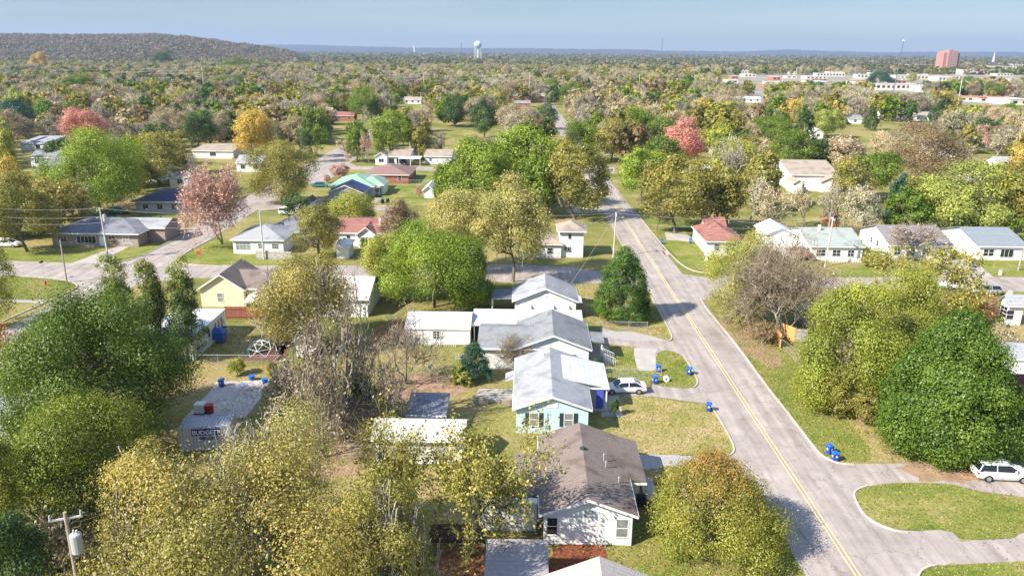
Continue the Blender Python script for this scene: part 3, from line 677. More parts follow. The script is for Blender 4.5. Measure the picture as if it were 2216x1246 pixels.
sheet('kerb_lawn', [(1430, 1010), (1560, 1012), (1625, 1040), (1745, 1250), (1380, 1250), (1400, 1100)], .045, LAWNG)
sheet('lawn', [cA(725, 175), cA(850, 180), cA(1240, 240), cA(1340, 440), cA(1392, 545), cA(1370, 565), cA(1230, 530), cA(1100, 498), cA(900, 470), cA(800, 430)], .045, LAWNT)
sheet('lawn', [cA(1195, 330), cA(1270, 335), cA(1340, 445), cA(1220, 465)], .055, LAWNG)
kerbpx([cA(1235, 250), cA(1340, 440), cA(1392, 545), cA(1375, 568), cA(1330, 572)])
# right-hand side: verge, wide drive, grass island, bottom drive
sheet('lawn', [(1525, 640), (1560, 690), (1606, 757), (1651, 822), (1712, 898), (1756, 957), (1779, 987), (1816, 1002), (1900, 1000), (2100, 998), (2216, 960), (2216, 900), (1900, 880), (1800, 850), (1740, 750), (1640, 680), (1560, 630)], .012, LAWNT)
sheet('verge', [(1552, 672), (1606, 757), (1651, 822), (1712, 898), (1756, 957), (1779, 985), (1816, 1000), (1900, 998), (1860, 940), (1800, 870), (1740, 800), (1660, 720), (1600, 680)], .022, LAWNG, smooth=1)
kerbpx([(1516, 645), (1527, 668), (1556, 700), (1606, 762), (1651, 826), (1712, 903), (1756, 961), (1779, 989), (1816, 1004), (1850, 1006)])
sheet('driveway', [(1765, 965), (1816, 1004), (1900, 1003), (2216, 998), (2216, 1075), (2060, 1055), (1870, 1062), (1850, 1085), (1900, 1240), (1990, 1260), (1700, 1260)], .02, ROAD)
sheet('bare_ground', [c9(1340, 540), c9(1560, 500), c9(1800, 530), c9(2230, 560), c9(2230, 640), c9(1700, 640), c9(1560, 645)], .026, DIRT)
sheet('driveway', [(1880, 1110), (2056, 1140), (2080, 1172), (2230, 1150), (2230, 1240), (2060, 1218), (1998, 1235), (1975, 1262), (1880, 1262)], .024, ROAD)
P = sheet('lawn', [c9(1100, 715), c9(1150, 685), c9(1250, 660), c9(1400, 650), c9(1560, 648), c9(1750, 660), c9(1950, 720), c9(2230, 770), c9(2230, 1000), c9(1790, 1020), c9(1715, 945), c9(1440, 962), c9(1300, 925), c9(1210, 880), c9(1150, 820), c9(1108, 750)], .05, LAWNG, smooth=1)
kerbpx([c9(1190, 670), c9(1115, 695), c9(1098, 730), c9(1145, 830), c9(1205, 890), c9(1290, 932), c9(1380, 962), c9(1450, 968)])
sheet('lawn', [c9(1530, 1250), c9(1560, 1200), c9(1640, 1180), c9(2230, 1150), c9(2230, 1300), c9(1530, 1300)], .04, LAWNG)
kerbpx([c9(1510, 1262), c9(1530, 1215), c9(1580, 1188), c9(1640, 1176)])
sheet('lawn', [(1400, 470), (1530, 520), (1640, 560), (1640, 598), (1530, 590), (1470, 560), (1440, 530)], .012, LAWNG)
kerbpx([(1368, 450), (1400, 490), (1440, 540), (1475, 575), (1505, 589), (1536, 591)])
sheet('driveway', [cR(-200, 300), cR(60, 330), cR(80, 400), cR(-180, 380)], .03, SLAB)
sheet('lawn', [(1800, 575), (2216, 560), (2216, 597), (1800, 598)], .012, LAWNG)
sheet('driveway', [(2020, 565), (2105, 560), (2150, 600), (2030, 600)], .03, SLAB)
# left block
sheet('lawn', [c4(-80, 350), c4(200, 340), c4(680, 330), c4(700, 345), c4(460, 440), c4(130, 428), c4(-80, 425)], .012, LAWNG)
sheet('lawn', [c4(620, 445), c4(860, 322), c4(1110, 245), c4(1190, 255), c4(1010, 345), c4(880, 405), c4(780, 438)], .03, LAWNG)
P = sheet('lawn', [c4(-80, 530), c4(130, 530), c4(430, 553), c4(495, 580), c4(485, 615), c4(310, 690), c4(-80, 690)], .03, LAWNG)
kerbpx([c4(-20, 838), c4(150, 760), c4(310, 690), c4(490, 608), c4(500, 585), c4(430, 552), c4(130, 528)])
sheet('path', [c4(-80, 668), c4(240, 682), c4(310, 690), c4(270, 702), c4(-80, 690)], .045, SLAB)
sheet('lawn', [c4(1150, 405), c4(1270, 330), c4(1400, 270), c4(1500, 300), c4(1860, 420), c4(1840, 462), c4(1250, 458), c4(1140, 436)], .02, LAWNG)
kerbpx([c4(1380, 280), c4(1270, 335), c4(1160, 400), c4(1142, 436), c4(1250, 460), c4(1600, 464)])
kerbpx([c4(1195, 252), c4(1010, 348), c4(885, 408), c4(780, 440), c4(610, 447)])
sheet('back_lawn', [c4(1240, 1055), c4(1450, 850), c4(1700, 800), c4(1900, 830), c4(1880, 960), c4(1500, 1075)], .012, LAWNT)
sheet('tarp', [c4(1530, 1055), c4(1850, 960), c4(1800, 1070), c4(1550, 1070)], .03, mat('brown_tarp', (.12, .05, .04), (.19, .09, .07), scale=2, rough=.8), kind='structure')
sheet('back_lawn', [cM(560, 350), cM(1120, 330), cM(1500, 335), cM(1500, 640), cM(1000, 700), cM(750, 560)], .012, LAWNG)
sheet('patio', [(468, 826), (586, 822), (560, 868), (530, 905), (398, 905), (452, 850)], .03, mat('patio_concrete', (.46, .40, .36), (.58, .52, .47), scale=.8, rough=.9))
sheet('bare_ground', [cT(0, 640), cT(80, 600), cT(60, 700), cT(0, 745)], .03, MULCH)
# leaf litter and bare earth under the trees
sheet('leaf_litter', [cT(700, 860), cT(900, 850), cT(1260, 840), cT(1480, 880), cT(1300, 1010), cT(1100, 1020), cT(800, 1060)], .014, DIRT)
sheet('leaf_litter', [cT(700, 500), cT(900, 430), cT(930, 560), cT(700, 600)], .014, LITTER)
sheet('leaf_litter', [(640, 925), (815, 920), (820, 1010), (700, 1040), (640, 1010)], .014, DIRT)
sheet('leaf_litter', [(900, 1010), (1040, 1010), (1050, 1170), (860, 1180)], .012, LAWNT)
sheet('red_mulch', [cS(545, 1030), cS(850, 1035), cS(980, 1050), cS(960, 1130), cS(950, 1250), cS(545, 1250)], .018, MULCH)
sheet('leaf_litter', [(930, 1185), (1060, 1175), (1060, 1260), (930, 1260)], .02, LITTER)
sheet('leaf_litter', [(1560, 690), (1640, 700), (1700, 790), (1660, 800), (1590, 740)], .026, DIRT)
sheet('leaf_litter', [(1740, 780), (1840, 880), (1900, 950), (1830, 900), (1760, 840)], .026, DIRT)
sheet('leaf_litter', [(2050, 635), (2160, 632), (2150, 680), (2070, 690)], .02, LITTER)
# ------------------------------------------------------------------ houses near the street
# brown-roofed white house in the foreground
h = House('house', 'white clapboard house with brown shingle roof, nearest of the row beside the striped street', cS(488, 806), cS(1201, 826), 13, 2.75, 1.35, rm=R_BROWN, C=cS(450, 236))
h.win('f', .095, .85, .75, 1.45, 1, 2); h.win('f', .885, .75, .85, 1.5, 1, 2, glass=GLASSL)
h.part('gable_vent', mat('grey_louvre', (.38, .40, .42), (.44, .46, .48), scale=2, stripes=('Z', .08, .7, .4)), lambda q: q.box(h.W / 2 - .33, h.W / 2 + .33, h.bounds[2] - .03, h.bounds[2], 2.35, 3.0))
h.block(h.W - 1.2, h.D * .42, 2.6, h.D * .56, 2.45, .80, 'shedx', wm=WHITE, rm=R_BROWN, ov=.5); wing = h.last
h.part('lean_to_roof', R_BROWN, lambda q: q.slab([(-2.0, h.D * .22, 2.3), (.15, h.D * .22, 2.84), (.15, h.D * .8, 2.84), (-2.0, h.D * .8, 2.3)], .14)); h.part('lean_to_wall', WHITE, lambda q: q.box(-1.7, .3, h.D * .25, h.D * .77, 0, 2.2)); h.last = wing
h.vents([(h.W * .73, h.D * .55, 3.6), (h.W * .74, h.D * .47, 3.5), (h.W * .86, h.D * .33, 3.1)]); h.turtle(h.W * .5, h.D * .62, 4.1)
h.door('r', .5, bounds=h.last); h.win('r', .2, .9, .9, 1.3); h.win('l', .5, 1, 1, 1.2)
h.part('gas_meter', STEEL, lambda q: (q.tube((h.W * .62, .05, 0), (h.W * .62, .05, .7), .03), q.ball((h.W * .62, .0, .7), .18, .14, .18), q.tube((h.W * .68, .05, 0), (h.W * .68, .05, .6), .04), q.box(h.W * .6, h.W * .7, -.05, .12, .3, .42)))
h.part('downspout', WPAINT, lambda q: q.box(h.W - .5, h.W - .4, .24, .34, 0, 2.7))
h.part('step', SLAB, lambda q: (q.box(h.W + 1.5, h.W + 2.6, h.D * .5, h.D * .78, 0, .3), q.tube((h.W + 1.6, h.D * .52, .3), (h.W + 1.6, h.D * .52, 1.2), .03), q.tube((h.W + 1.6, h.D * .72, .3), (h.W + 1.6, h.D * .72, 1.2), .03), q.tube((h.W + 1.6, h.D * .52, 1.2), (h.W + 1.6, h.D * .72, 1.2), .03)))
HS = h
# light-blue house
h = House('house', 'light blue clapboard house with dark shutters and pale grey roof beside the parked white car', cA(285, 1035), cA(838, 1050), 12, 2.75, 1.35, rm=R_LGREY, wm=BLUES, C=cA(290, 682))
for u in (.25, .73): h.win('f', u, .8, .8, 1.35, 1, 2, glass=GLASSL, shutters=True)
h.part('gable_vent', WPAINT, lambda q: q.box(h.W / 2 - .55, h.W / 2 + .55, h.bounds[2] - .04, h.bounds[2], 2.75, 3.75))
x, y = h.loc(*cA(815, 920), 3.0)
h.block(h.W * .52, h.D * .42, h.W * .48 + 2.2, h.D * .50, 2.65, 1.25, 'shedx', wm=BLUES, rm=R_WMETAL, ov=.1, walls=False)
for yy in (.43, .9): h.part('porch_post', WPAINT, lambda q: q.box(h.W + 1.85, h.W + 2.0, h.D * yy, h.D * yy + .15, 0, 2.6))
h.part('porch_post', mat('blue_post', (.08, .1, .5), rough=.6), lambda q: q.box(h.W + .9, h.W + 1.6, h.D * .42, h.D * .46, 0, 2.4))
h.part('porch_floor', CONC, lambda q: q.box(h.W - .3, h.W + 2.1, h.D * .4, h.D * .9, 0, .25))
h.door('r', .6); h.win('r', .25, .9); h.win('l', .3, 1)
h.vents([(h.W * .42, h.D * .84, 3.7), (h.W * .46, h.D * .83, 3.8)])
h.part('awning', R_LGREY, lambda q: q.slab([(-1.0, h.D * .62, 2.0), (.1, h.D * .62, 2.4), (.1, h.D * .8, 2.4), (-1.0, h.D * .8, 2.0)], .06))
h.part('meter_box', mat('meter_grey', (.3, .3, .3), rough=.5), lambda q: (q.box(h.W * .42, h.W * .46, h.bounds[2] - .12, h.bounds[2], .6, 1.0), q.tube((h.W * .44, h.bounds[2] - .05, 1), (h.W * .44, h.bounds[2] - .05, 2.2), .025)))
# grey-roofed house with cross wing
h = House('house', 'white house with dark grey cross-gabled roof and a small porch with steps', cA(300, 622), cA(833, 622), 10, 2.75, 1.75, rm=R_GREY, C=cA(300, 432))
x0, y0 = h.loc(*cA(40, 607), 2.75); x1, y1 = h.loc(*cA(60, 427), 2.75)
h.block(x0, .2, h.W * .5 - x0, h.D - 1.2, 2.75, 1.2, 'gable', 'x', rm=R_GREY)
h.win('f', .78, .7, .8, 1.35, 1, 2, glass=GLASSL); h.win('r', .3, .9); h.win('r', .8, .9); h.door('r', .55)
h.part('porch_roof', R_GREY, lambda q: q.slab([(h.W - .3, h.D * .35, 2.62), (h.W + 1.75, h.D * .35, 2.5), (h.W + 1.75, h.D * .7, 2.5), (h.W - .3, h.D * .7, 2.62)], .2))
for yy in (.37, .66): h.part('porch_post', WPAINT, lambda q: q.box(h.W + 1.4, h.W + 1.55, h.D * yy, h.D * yy + .15, 0, 2.4))
h.part('porch_floor', CONC, lambda q: q.box(h.W - .3, h.W + 1.7, h.D * .33, h.D * .7, 0, .75))
def steps(q):
    for k in range(4): q.box(h.W + 1.7 + k * .3, h.W + 2.0 + k * .3, h.D * .2, h.D * .36, 0, .7 - k * .18)
h.part('step', CONC, steps)
for yy in (h.D * .19, h.D * .37):
    q = MB(); q.tube((h.W + 1.6, yy, 1.6), (h.W + 3.0, yy, .95), .035)
    for k in range(8): q.tube((h.W + 1.6 + k * .2, yy, .1), (h.W + 1.6 + k * .2, yy, 1.6 - k * .093), .022, n=4)
    q.build('railing', WPAINT, h.root)
def rails(q):
    for k in range(9): q.tube((h.W + 1.65, h.D * .37 + k * .33, .75), (h.W + 1.65, h.D * .37 + k * .33, 1.65), .022, n=4)
    q.tube((h.W + 1.65, h.D * .37, 1.65), (h.W + 1.65, h.D * .68, 1.65), .035)
h.part('railing', WPAINT, rails)
h.vents([(h.W * .43, h.D * .8, 4.1), (h.W * .45, h.D * .86, 4.2), (h.W * .03, h.D * .75, 3.4), (h.W * .2, h.D * .6, 3.5)])
HG = h
# white house by the cross street
h = House('house', 'white house with silvery shingle roof behind the long white metal carport', cA(283, 291), cA(743, 302), 12, 2.75, 1.9, rm=R_LGREY, C=cA(285, 182))
for u in (.18, .80): h.win('f', u, .6, .9, 1.2, 1, 2)
for u in (.18, .55, .80):
    a = h.bounds[0] + (h.bounds[1] - h.bounds[0]) * u
    h.part('awning', WPAINT, lambda q: q.slab([(a - .75, h.bounds[2] - .65, 1.75), (a + .75, h.bounds[2] - .65, 1.75), (a + .75, h.bounds[2], 2.25), (a - .75, h.bounds[2], 2.25)], .08))
h.part('gable_vent', WPAINT, lambda q: q.tube((h.W * .5, h.bounds[2] - .05, 3.5), (h.W * .5, h.bounds[2], 3.5), .32, .32, 14))
h.part('porch_roof', R_WMETAL, lambda q: q.slab([(h.W - .9, h.D * .02, 2.75), (h.W + .5, h.D * .02, 2.6), (h.W + .5, h.D * .4, 2.6), (h.W - 1.6, h.D * .4, 3.15)], .08))
h.win('r', .3, .9); h.win('r', .7, .9); h.door('r', .5)
h.vents([(h.W * .62, h.D * .25, 4.1)])
h.part('carport_roof', R_PURP, lambda q: q.slab([(-3.0, h.D * .2, 2.5), (0.1, h.D * .2, 2.6), (.1, h.D * .8, 2.6), (-3.0, h.D * .8, 2.5)], .1))
for yy in (.22, .5, .78): h.part('carport_post', WPAINT, lambda q: q.box(-2.95, -2.83, h.D * yy, h.D * yy + .12, 0, 2.45))
# long metal carport and white shed to its left
h = House('carport', 'long white ribbed metal carport roof between the silvery roof and the dark grey roof', cA(0, 448), cA(770, 428), 5, 2.4, .5, 'shed', rm=R_WMETAL, cat='carport', C=cA(0, 368), ov=.3)
for c in list(h.root.children):
    if c.name.startswith('wall'): bpy.data.objects.remove(c)
for u in (0.02, .25, .5, .75, .98):
    for yy in (.3, h.D - .4): h.part('post', WPAINT, lambda q: q.box(h.W * u, h.W * u + .12, yy, yy + .12, 0, 2.3))
h = House('shed', 'white barn shed with rounded metal roof and one window, picket fence in front', cT(925, 498), cT(1410, 505), 6, 2.3, 1.0, 'gable', 'x', rm=R_WMETAL, cat='shed', C=cT(930, 378), ov=.12)
h.win('f', .48, .8, .85, 1.0, 2, 3)
h = House('shed', 'open dark lean-to beside the white barn shed', cT(1412, 480), cT(1480, 482), 5, 2.2, .3, 'shed', rm=R_WMETAL, cat='shed', wm=DARK)
# two-storey
h = House('house', 'white two-storey house with taupe hip roof standing near the striped street', c5(1382, 238), c5(1573, 246), 6.5, 5.0, 1.3, 'hip', rm=R_TAN, ov=.5)
h.win('f', .42, 3.5, .5, .9, 1, 1); h.win('f', .42, 1.3, .5, .7, 2, 1); h.win('f', .25, 1.3, .4, .7); h.door('r', .5); h.win('r', .5, 3.2)
h.block(-7.5, -.5, 8.6, 7.5, 2.7, 1.3, 'hip', rm=R_TAN); h.win('f', .35, .9, 1.3, 1.0, 2, 1, bounds=h.last); h.win('f', .75, .9, 1.0, 1.0, bounds=h.last)
h.part('garage_door', mat('navy_door', (.03, .04, .25), rough=.5), lambda q: q.box(h.W - .48, h.W - .4, 1.0, 4.0, 0, 2.2))
# yellow house
h = House('house', 'yellow clapboard house with brown-grey roof behind the red wooden fence', c4(1262, 612), c4(1410, 643), 11, 2.7, 2.3, rm=R_BROWN, wm=YELS, C=c4(1330, 500), W=7.0)
h.win('f', .45, .8, .8, 1.25, 1, 2, glass=GLASSL)
h.block(3.5, 1.0, 11.5, 8.5, 2.7, 1.7, 'gable', 'x', wm=YELS, rm=R_BROWN); h.win('f', .25, .9, 1, 1.1, bounds=h.last)
h.block(8.6, -2.2, 5.6, 6.5, 2.7, 1.5, 'gable', 'y', wm=YELS, rm=R_BROWN)
h.part('carport_roof', WPAINT, lambda q: q.slab([(8.4, -4.6, 2.35), (13.2, -4.6, 2.35), (13.2, -2.1, 2.75), (8.4, -2.1, 2.75)], .1))
h.part('garage_opening', DARK, lambda q: q.box(8.9, 13.9, -1.92, -1.86, .1, 2.2))
for x in (8.6, 13.0): h.part('carport_post', WPAINT, lambda q: q.box(x, x + .12, -4.5, -4.38, 0, 2.3))
h.vents([(2.0, 9, 4.0), (4.0, 8.5, 4.6)])
# white flat-roofed building behind the left trees
h = House('house', 'white building with flat pale roof between the big green tree and the red fence', c4(880, 925), c4(1236, 925), 12, 2.9, .25, 'shed', rm=mat('white_membrane', (.66, .67, .68), (.76, .77, .78), scale=.4, rough=.6), C=c4(1160, 742), ov=.12)
h.win('r', .48, 1.2, .5, 1.1); h.win('r', .68, .9, .5, 1.5); h.win('r', .78, .9, .5, 1.5); h.win('r', .87, .9, .5, 1.5); h.win('r', .92, 1.5, .4, .5)
# long hip-roofed house across the left crossing
h = House('house', 'long low brick house with slate grey hip roof, its front door facing the left crossing', c4(295, 248), c4(905, 248), 9, 2.7, 1.9, 'hip', rm=R_PURP, wm=mat('taupe_brick', (.30, .24, .21), (.38, .31, .27), scale=4, rough=.9), C=c4(440, 168), ov=.6)
h.win('f', .12, .8, 1.6, 1.2, 3, 1, frame=WPAINT); h.win('f', .40, .7, 3.6, 1.3, 5, 1); h.win('f', .70, .8, 1.2, 1.3, 2, 2); h.win('f', .86, .8, 1.2, 1.3, 2, 2, glass=GLASSL); h.door('f', .58)
h.win('r', .4, 1, .9, 1.1)
h.block(h.W * .32, 4.5, h.W * .85, 7.5, 2.9, 1.2, 'gable', 'x', rm=R_LGREY)
h.part('roof_vent', SHUT, lambda q: (q.tube((h.W * .9, 9, 3.6), (h.W * .9, 9, 4.3), .15, .15, 8), q.tube((h.W * 1.0, 9.5, 3.4), (h.W * 1.0, 9.5, 4.1), .15, .15, 8)))
# navy hip roof
h = House('house', 'house with navy blue hip roof behind the slate roof, near the pinkish cypress', c4(838, 46), c4(1182, 52), 9, 2.8, 2.1, 'hip', rm=mat('navy_shingle', (.06, .06, .10), (.10, .095, .15), scale=1.5, rough=.9), wm=mat('grey_stucco', (.45, .46, .5), (.55, .56, .6), scale=1), C=c1(950, 1120), ov=.7)
for u in (.2, .5, .8): h.win('f', u, .9, 1.2, 1.2, 2, 1)
# white hip-roofed house, left centre
h = House('house', 'white house with pale grey hip roof behind the leaning weathered board fence', cN(562, 1046), cN(1120, 1056), 9, 2.75, 1.7, 'hip', rm=R_LGREY, C=cN(760, 905))
h.win('f', .20, .8, 2.6, 1.3, 4, 3, glass=GLASSL); h.win('f', .56, 1.1, 1.0, .8, 3, 2); h.win('f', .84, 1.1, 1.1, .8, 3, 2)
h.block(h.W * .45, h.D * .55, 8, 8, 2.9, 2.2, 'hip', rm=R_PURP); h.part('roof_vent', STEEL, lambda q: q.tube((h.W * .62, 5, 3.6), (h.W * .62, 5, 4.5), .1))
# red-roofed white house with small front gable
h = House('house', 'white house with red shingle roof and small front gable, left of the tall yellow-green trees', cM(380, 972), cM(930, 985), 10, 2.7, 1.8, 'gable', 'x', rm=R_RED, C=cM(440, 850))
h.block(h.W * .46, -1.4, h.W * .38, 6, 2.6, 1.5, 'gable', 'y', rm=R_RED); h.win('f', .4, .7, 1.2, 1.4, 2, 1, bounds=h.last, glass=GLASSL); h.win('f', .75, .8, .6, 1.2, bounds=h.last)
h.win('f', .27, .9, .7, 1.1); h.win('f', .2, .4, .7, 1.2); h.chimney(h.W * .84, 3, 3.2, 4.8, .2, WPAINT)
# green-roofed, brown-roofed and blue-tarp houses
h = House('house', 'white house with mint green hip roof, between the blue-tarped roof and the brown roof', cM(340, 492), cM(812, 500), 10, 2.6, 2.0, 'hip', rm=R_GREEN, C=cM(420, 395))
h.block(h.W * .55, 2.5, h.W * .62, 8, 2.6, 1.8, 'hip', rm=R_GREEN); h.win('f', .72, .6, 2.6, 1.4, 3, 1, bounds=h.last, glass=GLASSL); h.vents([(h.W * .55, 2, 3.4), (h.W * .85, 2.2, 3.2)])
h = House('house', 'red brick house with reddish-brown hip roof behind the mint green roof', cM(700, 372), cM(1040, 396), 9, 2.6, 2.0, 'hip', rm=shingle('plum_shingle', (.22, .13, .115), (.31, .20, .175)), wm=BRICK, C=cM(770, 290), W=13)
h.win('r', .5, .9); h.win('f', .8, .9); h.vents([(7, 5, 4.2), (9, 4, 3.8)])
h = House('house', 'low house under a bright blue roof tarp in front of the mint green roof', cM(320, 560), cM(650, 610), 8, 2.5, 1.9, rm=R_DARK, wm=mat('grey_siding', (.3, .31, .34), (.38, .39, .42), scale=1), C=cM(420, 500), W=9)
h.part('roof_tarp', R_NAVY, lambda q: (q.slab([(h.W / 2, 1.5, 4.5), (h.W + .1, 1.5, 2.62), (h.W + .1, h.D + .1, 2.62), (h.W / 2, h.D + .1, 4.5)], .05), q.slab([(h.W / 2, h.D + .1, 4.5), (.8, h.D + .1, 2.95), (.8, 1.8, 2.95), (h.W / 2, 1.5, 4.5)], .05)))
h.win('r', .3, .9); h.win('r', .7, .9)
# houses on the far side of the second cross street
h = House('house', 'white house with taupe roof and attached flat carport holding a dark pickup', cM(935, 185), cM(1190, 180), 8, 2.7, 1.5, 'gable', 'x', rm=R_TAN, C=cM(960, 100))
h.win('f', .2, .4, 1.6, 1.6, 2, 1, frame=STEEL); h.win('f', .6, .4, 2.4, 1.6, 3, 1, frame=STEEL)
h.block(-3.8, -1.0, 4.6, 7, 2.7, 1.4, 'gable', 'y', rm=R_TAN); h.win('f', .5, .9, 1.6, 1.1, 2, 1, bounds=h.last)
x, y = h.loc(*cM(1062, 205), 2.5)
h.part('carport_roof', WPAINT, lambda q: q.slab([(x, y, 2.5), (x + 7.2, y, 2.5), (x + 7.2, y + 5.5, 2.6), (x, y + 5.5, 2.6)], .15))
for dx in (.1, 7.0): h.part('carport_post', WPAINT, lambda q: q.box(x + dx, x + dx + .12, y + .1, y + .22, 0, 2.4))
h = House('house', 'small white house with taupe roof right of the carport with the dark pickup', cM(1325, 183), cM(1620, 186), 8, 2.6, 1.4, 'gable', 'x', rm=R_TAN, C=cM(1335, 122)); h.win('f', .22, 1, .8, .8); h.door('f', .6)
h = House('house', 'long house with flat grey-tan roof between the olive tree and the golden tree', c1(1225, 848), c1(1500, 850), 9, 2.7, 1.0, 'gable', 'x', rm=R_TAN, C=c1(1255, 800)); h.win('f', .5, .9, 2, 1.2, 3, 1)
h = House('house', 'white house with solar panels on a grey roof near the left edge', c1(118, 800), c1(300, 800), 9, 2.7, 1.3, 'gable', 'x', rm=R_LGREY, C=c1(150, 750))
h.part('solar_panel', R_NAVY, lambda q: q.slab([(h.W * .3, h.D * .1, 3.05), (h.W * .45, h.D * .1, 3.05), (h.W * .45, h.D * .42, 3.9), (h.W * .3, h.D * .42, 3.9)], .05)); h.win('f', .7, .9, 1.5, 1.1, 2, 1)
h = House('house', 'low grey-roofed house behind the bare tree at the left edge', c1(230, 950), c1(400, 955), 10, 2.7, 1.5, 'gable', 'x', rm=R_GREY, C=c1(260, 890)); h.win('f', .5, .9, 1.5, 1.1, 2, 1)
h = House('house', 'white garage with dark grey roof beside the two parked white cars', cM(15, 705), cM(115, 700), 7, 2.5, 1.1, 'gable', 'y', rm=R_DARK, C=cM(40, 625)); h.door('f', .5, 2.2)
# right side of the street
h = House('house', 'white house with dark red hip roof at the right corner of the crossing', cR(225, 392), cR(640, 396), 12, 2.7, 1.7, 'hip', rm=R_RED, C=cR(60, 232))
h.win('f', .28, .9, .9, 1.1, 1, 3); h.win('l', .25, .9, .5, 1.1); h.win('l', .75, .9, .5, 1.1); h.door('l', .5)
h.block(h.W * .25, h.D * .7, h.W * .6, 6, 2.9, 1.9, 'gable', 'x', rm=R_RED); h.vents([(2, 6, 3.9), (3.2, 7, 4.0), (6, 8, 4.6)])
h = House('garage', 'white garage with white gabled roof right of the dark red roof', cR(850, 320), cR(1028, 300), 11, 2.9, 1.4, rm=mat('white_roofing', (.60, .62, .65), (.72, .74, .77), scale=1, rough=.7), cat='garage', C=cR(740, 225), W=6.0)
h.door('f', .5, 2.6, 2.2, WPAINT)
h = House('house', 'white house with sage green roof and full-width front porch behind the utility pole', c6(822, 333), c6(1182, 338), 10, 2.7, 1.9, 'gable', 'x', rm=R_SAGE, C=c6(760, 222))
for u, w in ((.2, 1.6), (.5, 1.4), (.78, 1.1)): h.win('f', u, .8, w, 1.1, 2, 2)
h.win('l', .5, .9, 1.0, 1.0); h.part('porch_railing', WPAINT, lambda q: [q.box(h.W * .35 + k * .5, h.W * .35 + k * .5 + .3, -.9, -.75, 0, .7) for k in range(int(h.W * .6 / .5))])
h.block(-4.5, 1.0, 5.2, 6.5, 2.3, .5, 'flat', rm=WPAINT); h.chimney(h.W * .35, 6, 3.8, 5.2, .2, WPAINT)
h = House('house', 'white house with charcoal roof third from the right edge along the cross street', c6(1335, 326), c6(1742, 328), 11, 2.7, 2.2, 'gable', 'x', rm=shingle('dusk_shingle', (.20, .18, .19), (.29, .26, .27)), C=c6(1255, 218))
for u in (.12, .35, .6, .85): h.win('f', u, .8, 1.2, 1.2, 2, 2)
h.win('l', .4, 1.2, .8, .9); h.win('l', .6, 1.2, .8, .9)
for u in (.25, .5, .75): h.part('porch_post', WPAINT, lambda q: q.box(h.W * u, h.W * u + .14, -.1, .04, 0, 2.6))
h = House('house', 'white house with blue-grey roof and front porch nearest the right edge', c6(1905, 333), c6(2230, 336), 11, 2.7, 2.0, 'gable', 'x', rm=shingle('bluegrey_shingle', (.19, .22, .25), (.27, .30, .34)), C=c6(1815, 222))
h.win('f', .16, .8, .9, 1.2); h.win('f', .27, .8, .9, 1.2); h.win('f', .6, .6, 2.4, 1.4, 3, 1); h.door('f', .42)
h = House('house', 'white house with satellite dish on its roof at the right edge', cZ(575, 262), cZ(760, 300), 8, 3.0, 1.2, 'gable', 'x', rm=R_LGREY, C=cZ(545, 232))
h.win('l', .5, 1.0, 1.5, 1.5, 2, 3); h.win('f', .2, .9); h.part('satellite_dish', WPAINT, lambda q: (q.tube((1, 2, 3.5), (1, 2, 4.1), .04), q.tube((1, 1.8, 4.2), (1, 2.05, 4.25), .5, .1, 14)))
h = House('shed', 'small white shed with pale grey roof at the right edge below the satellite-dish house', cZ(575, 560), cZ(760, 560), 5, 2.0, .9, 'gable', 'x', rm=R_LGREY, cat='shed', C=cZ(520, 465), ov=.1)
h.part('ramp', WOODG, lambda q: (q.tube((-.3, -1.0, 0), (.1, -.1, .5), .05), q.tube((.2, -1.0, 0), (.6, -.1, .5), .05)))
h = House('house', 'white house with maroon roof behind the white parked wagon at the right edge', cZ(602, 895), cZ(900, 900), 13, 2.8, 3.0, 'gable', 'x', rm=R_MAR, C=cZ(515, 715))
h.win('l', .80, .9, 1.6, 1.3, 2, 2, glass=GLASS); h.win('f', .3, .9)
h = House('house', 'big white gabled house with tan roof among the bare trees on the right', c3(700, 1003), c3(1000, 1000), 11, 4.4, 2.6, 'gable', 'x', rm=R_TAN, C=c3(690, 930))
h.block(h.W * .55, -2.6, h.W * .42, 7, 3.0, 1.4, 'gable', 'y', rm=R_TAN); h.block(-.8, -5, h.W * .22, 7, 2.9, 1.0, 'gable', 'y', rm=R_TAN)
h.win('f', .25, 1.2, 1, 1.3, 2, 2); h.win('l', .5, 3, .9, 1.1)
# foreground sheds and roofs
h = House('shed', 'large white shed with pale low roof behind the leafy bare trees', c8(183, 366), c8(790, 376), 6, 2.6, 1.0, 'gable', 'x', rm=mat('cream_metal_roof', (.52, .50, .47), (.66, .64, .60), scale=.9, rough=.55, stripes=('X', .6, .88, .1)), wm=WHITE, cat='shed', C=c8(210, 228))
h.door('f', .75, 1.2, 2.0, STEEL); h.win('f', .3, 1.0, .8, .8)
h = House('shed', 'low shed with dark violet-grey ribbed roof behind the large white shed', c8(405, 212), c8(670, 216), 3.6, 2.0, .6, 'shed', rm=R_PURP, wm=WOOD, cat='shed', C=c8(385, 100))
h = House('shed', 'white box shed with a flat roof touching the brown-roofed white house', cS(58, 712), cS(475, 712), 3.5, 2.6, .15, 'shed', rm=WPAINT, cat='shed', C=cS(75, 690), ov=.06)
h.door('f', .82, .9, 1.9)
h = House('garage', 'garage with plain taupe-grey shingle roof cut by the bottom edge', cS(86, 1300), cS(556, 1290), 7, 2.5, .45, 'shed', rm=shingle('mauve_shingle', (.30, .27, .27), (.41, .37, .37)), cat='garage', C=cS(105, 1015))
h = House('house', 'pale-roofed gable just rising over the bottom edge beside the red mulch', cS(480, 1420), cS(1380, 1420), 9, 2.7, 1.7, 'gable', 'y', rm=shingle('bone_shingle', (.40, .36, .33), (.52, .47, .43)), C=cS(700, 1256), yaw=R(-1.2))
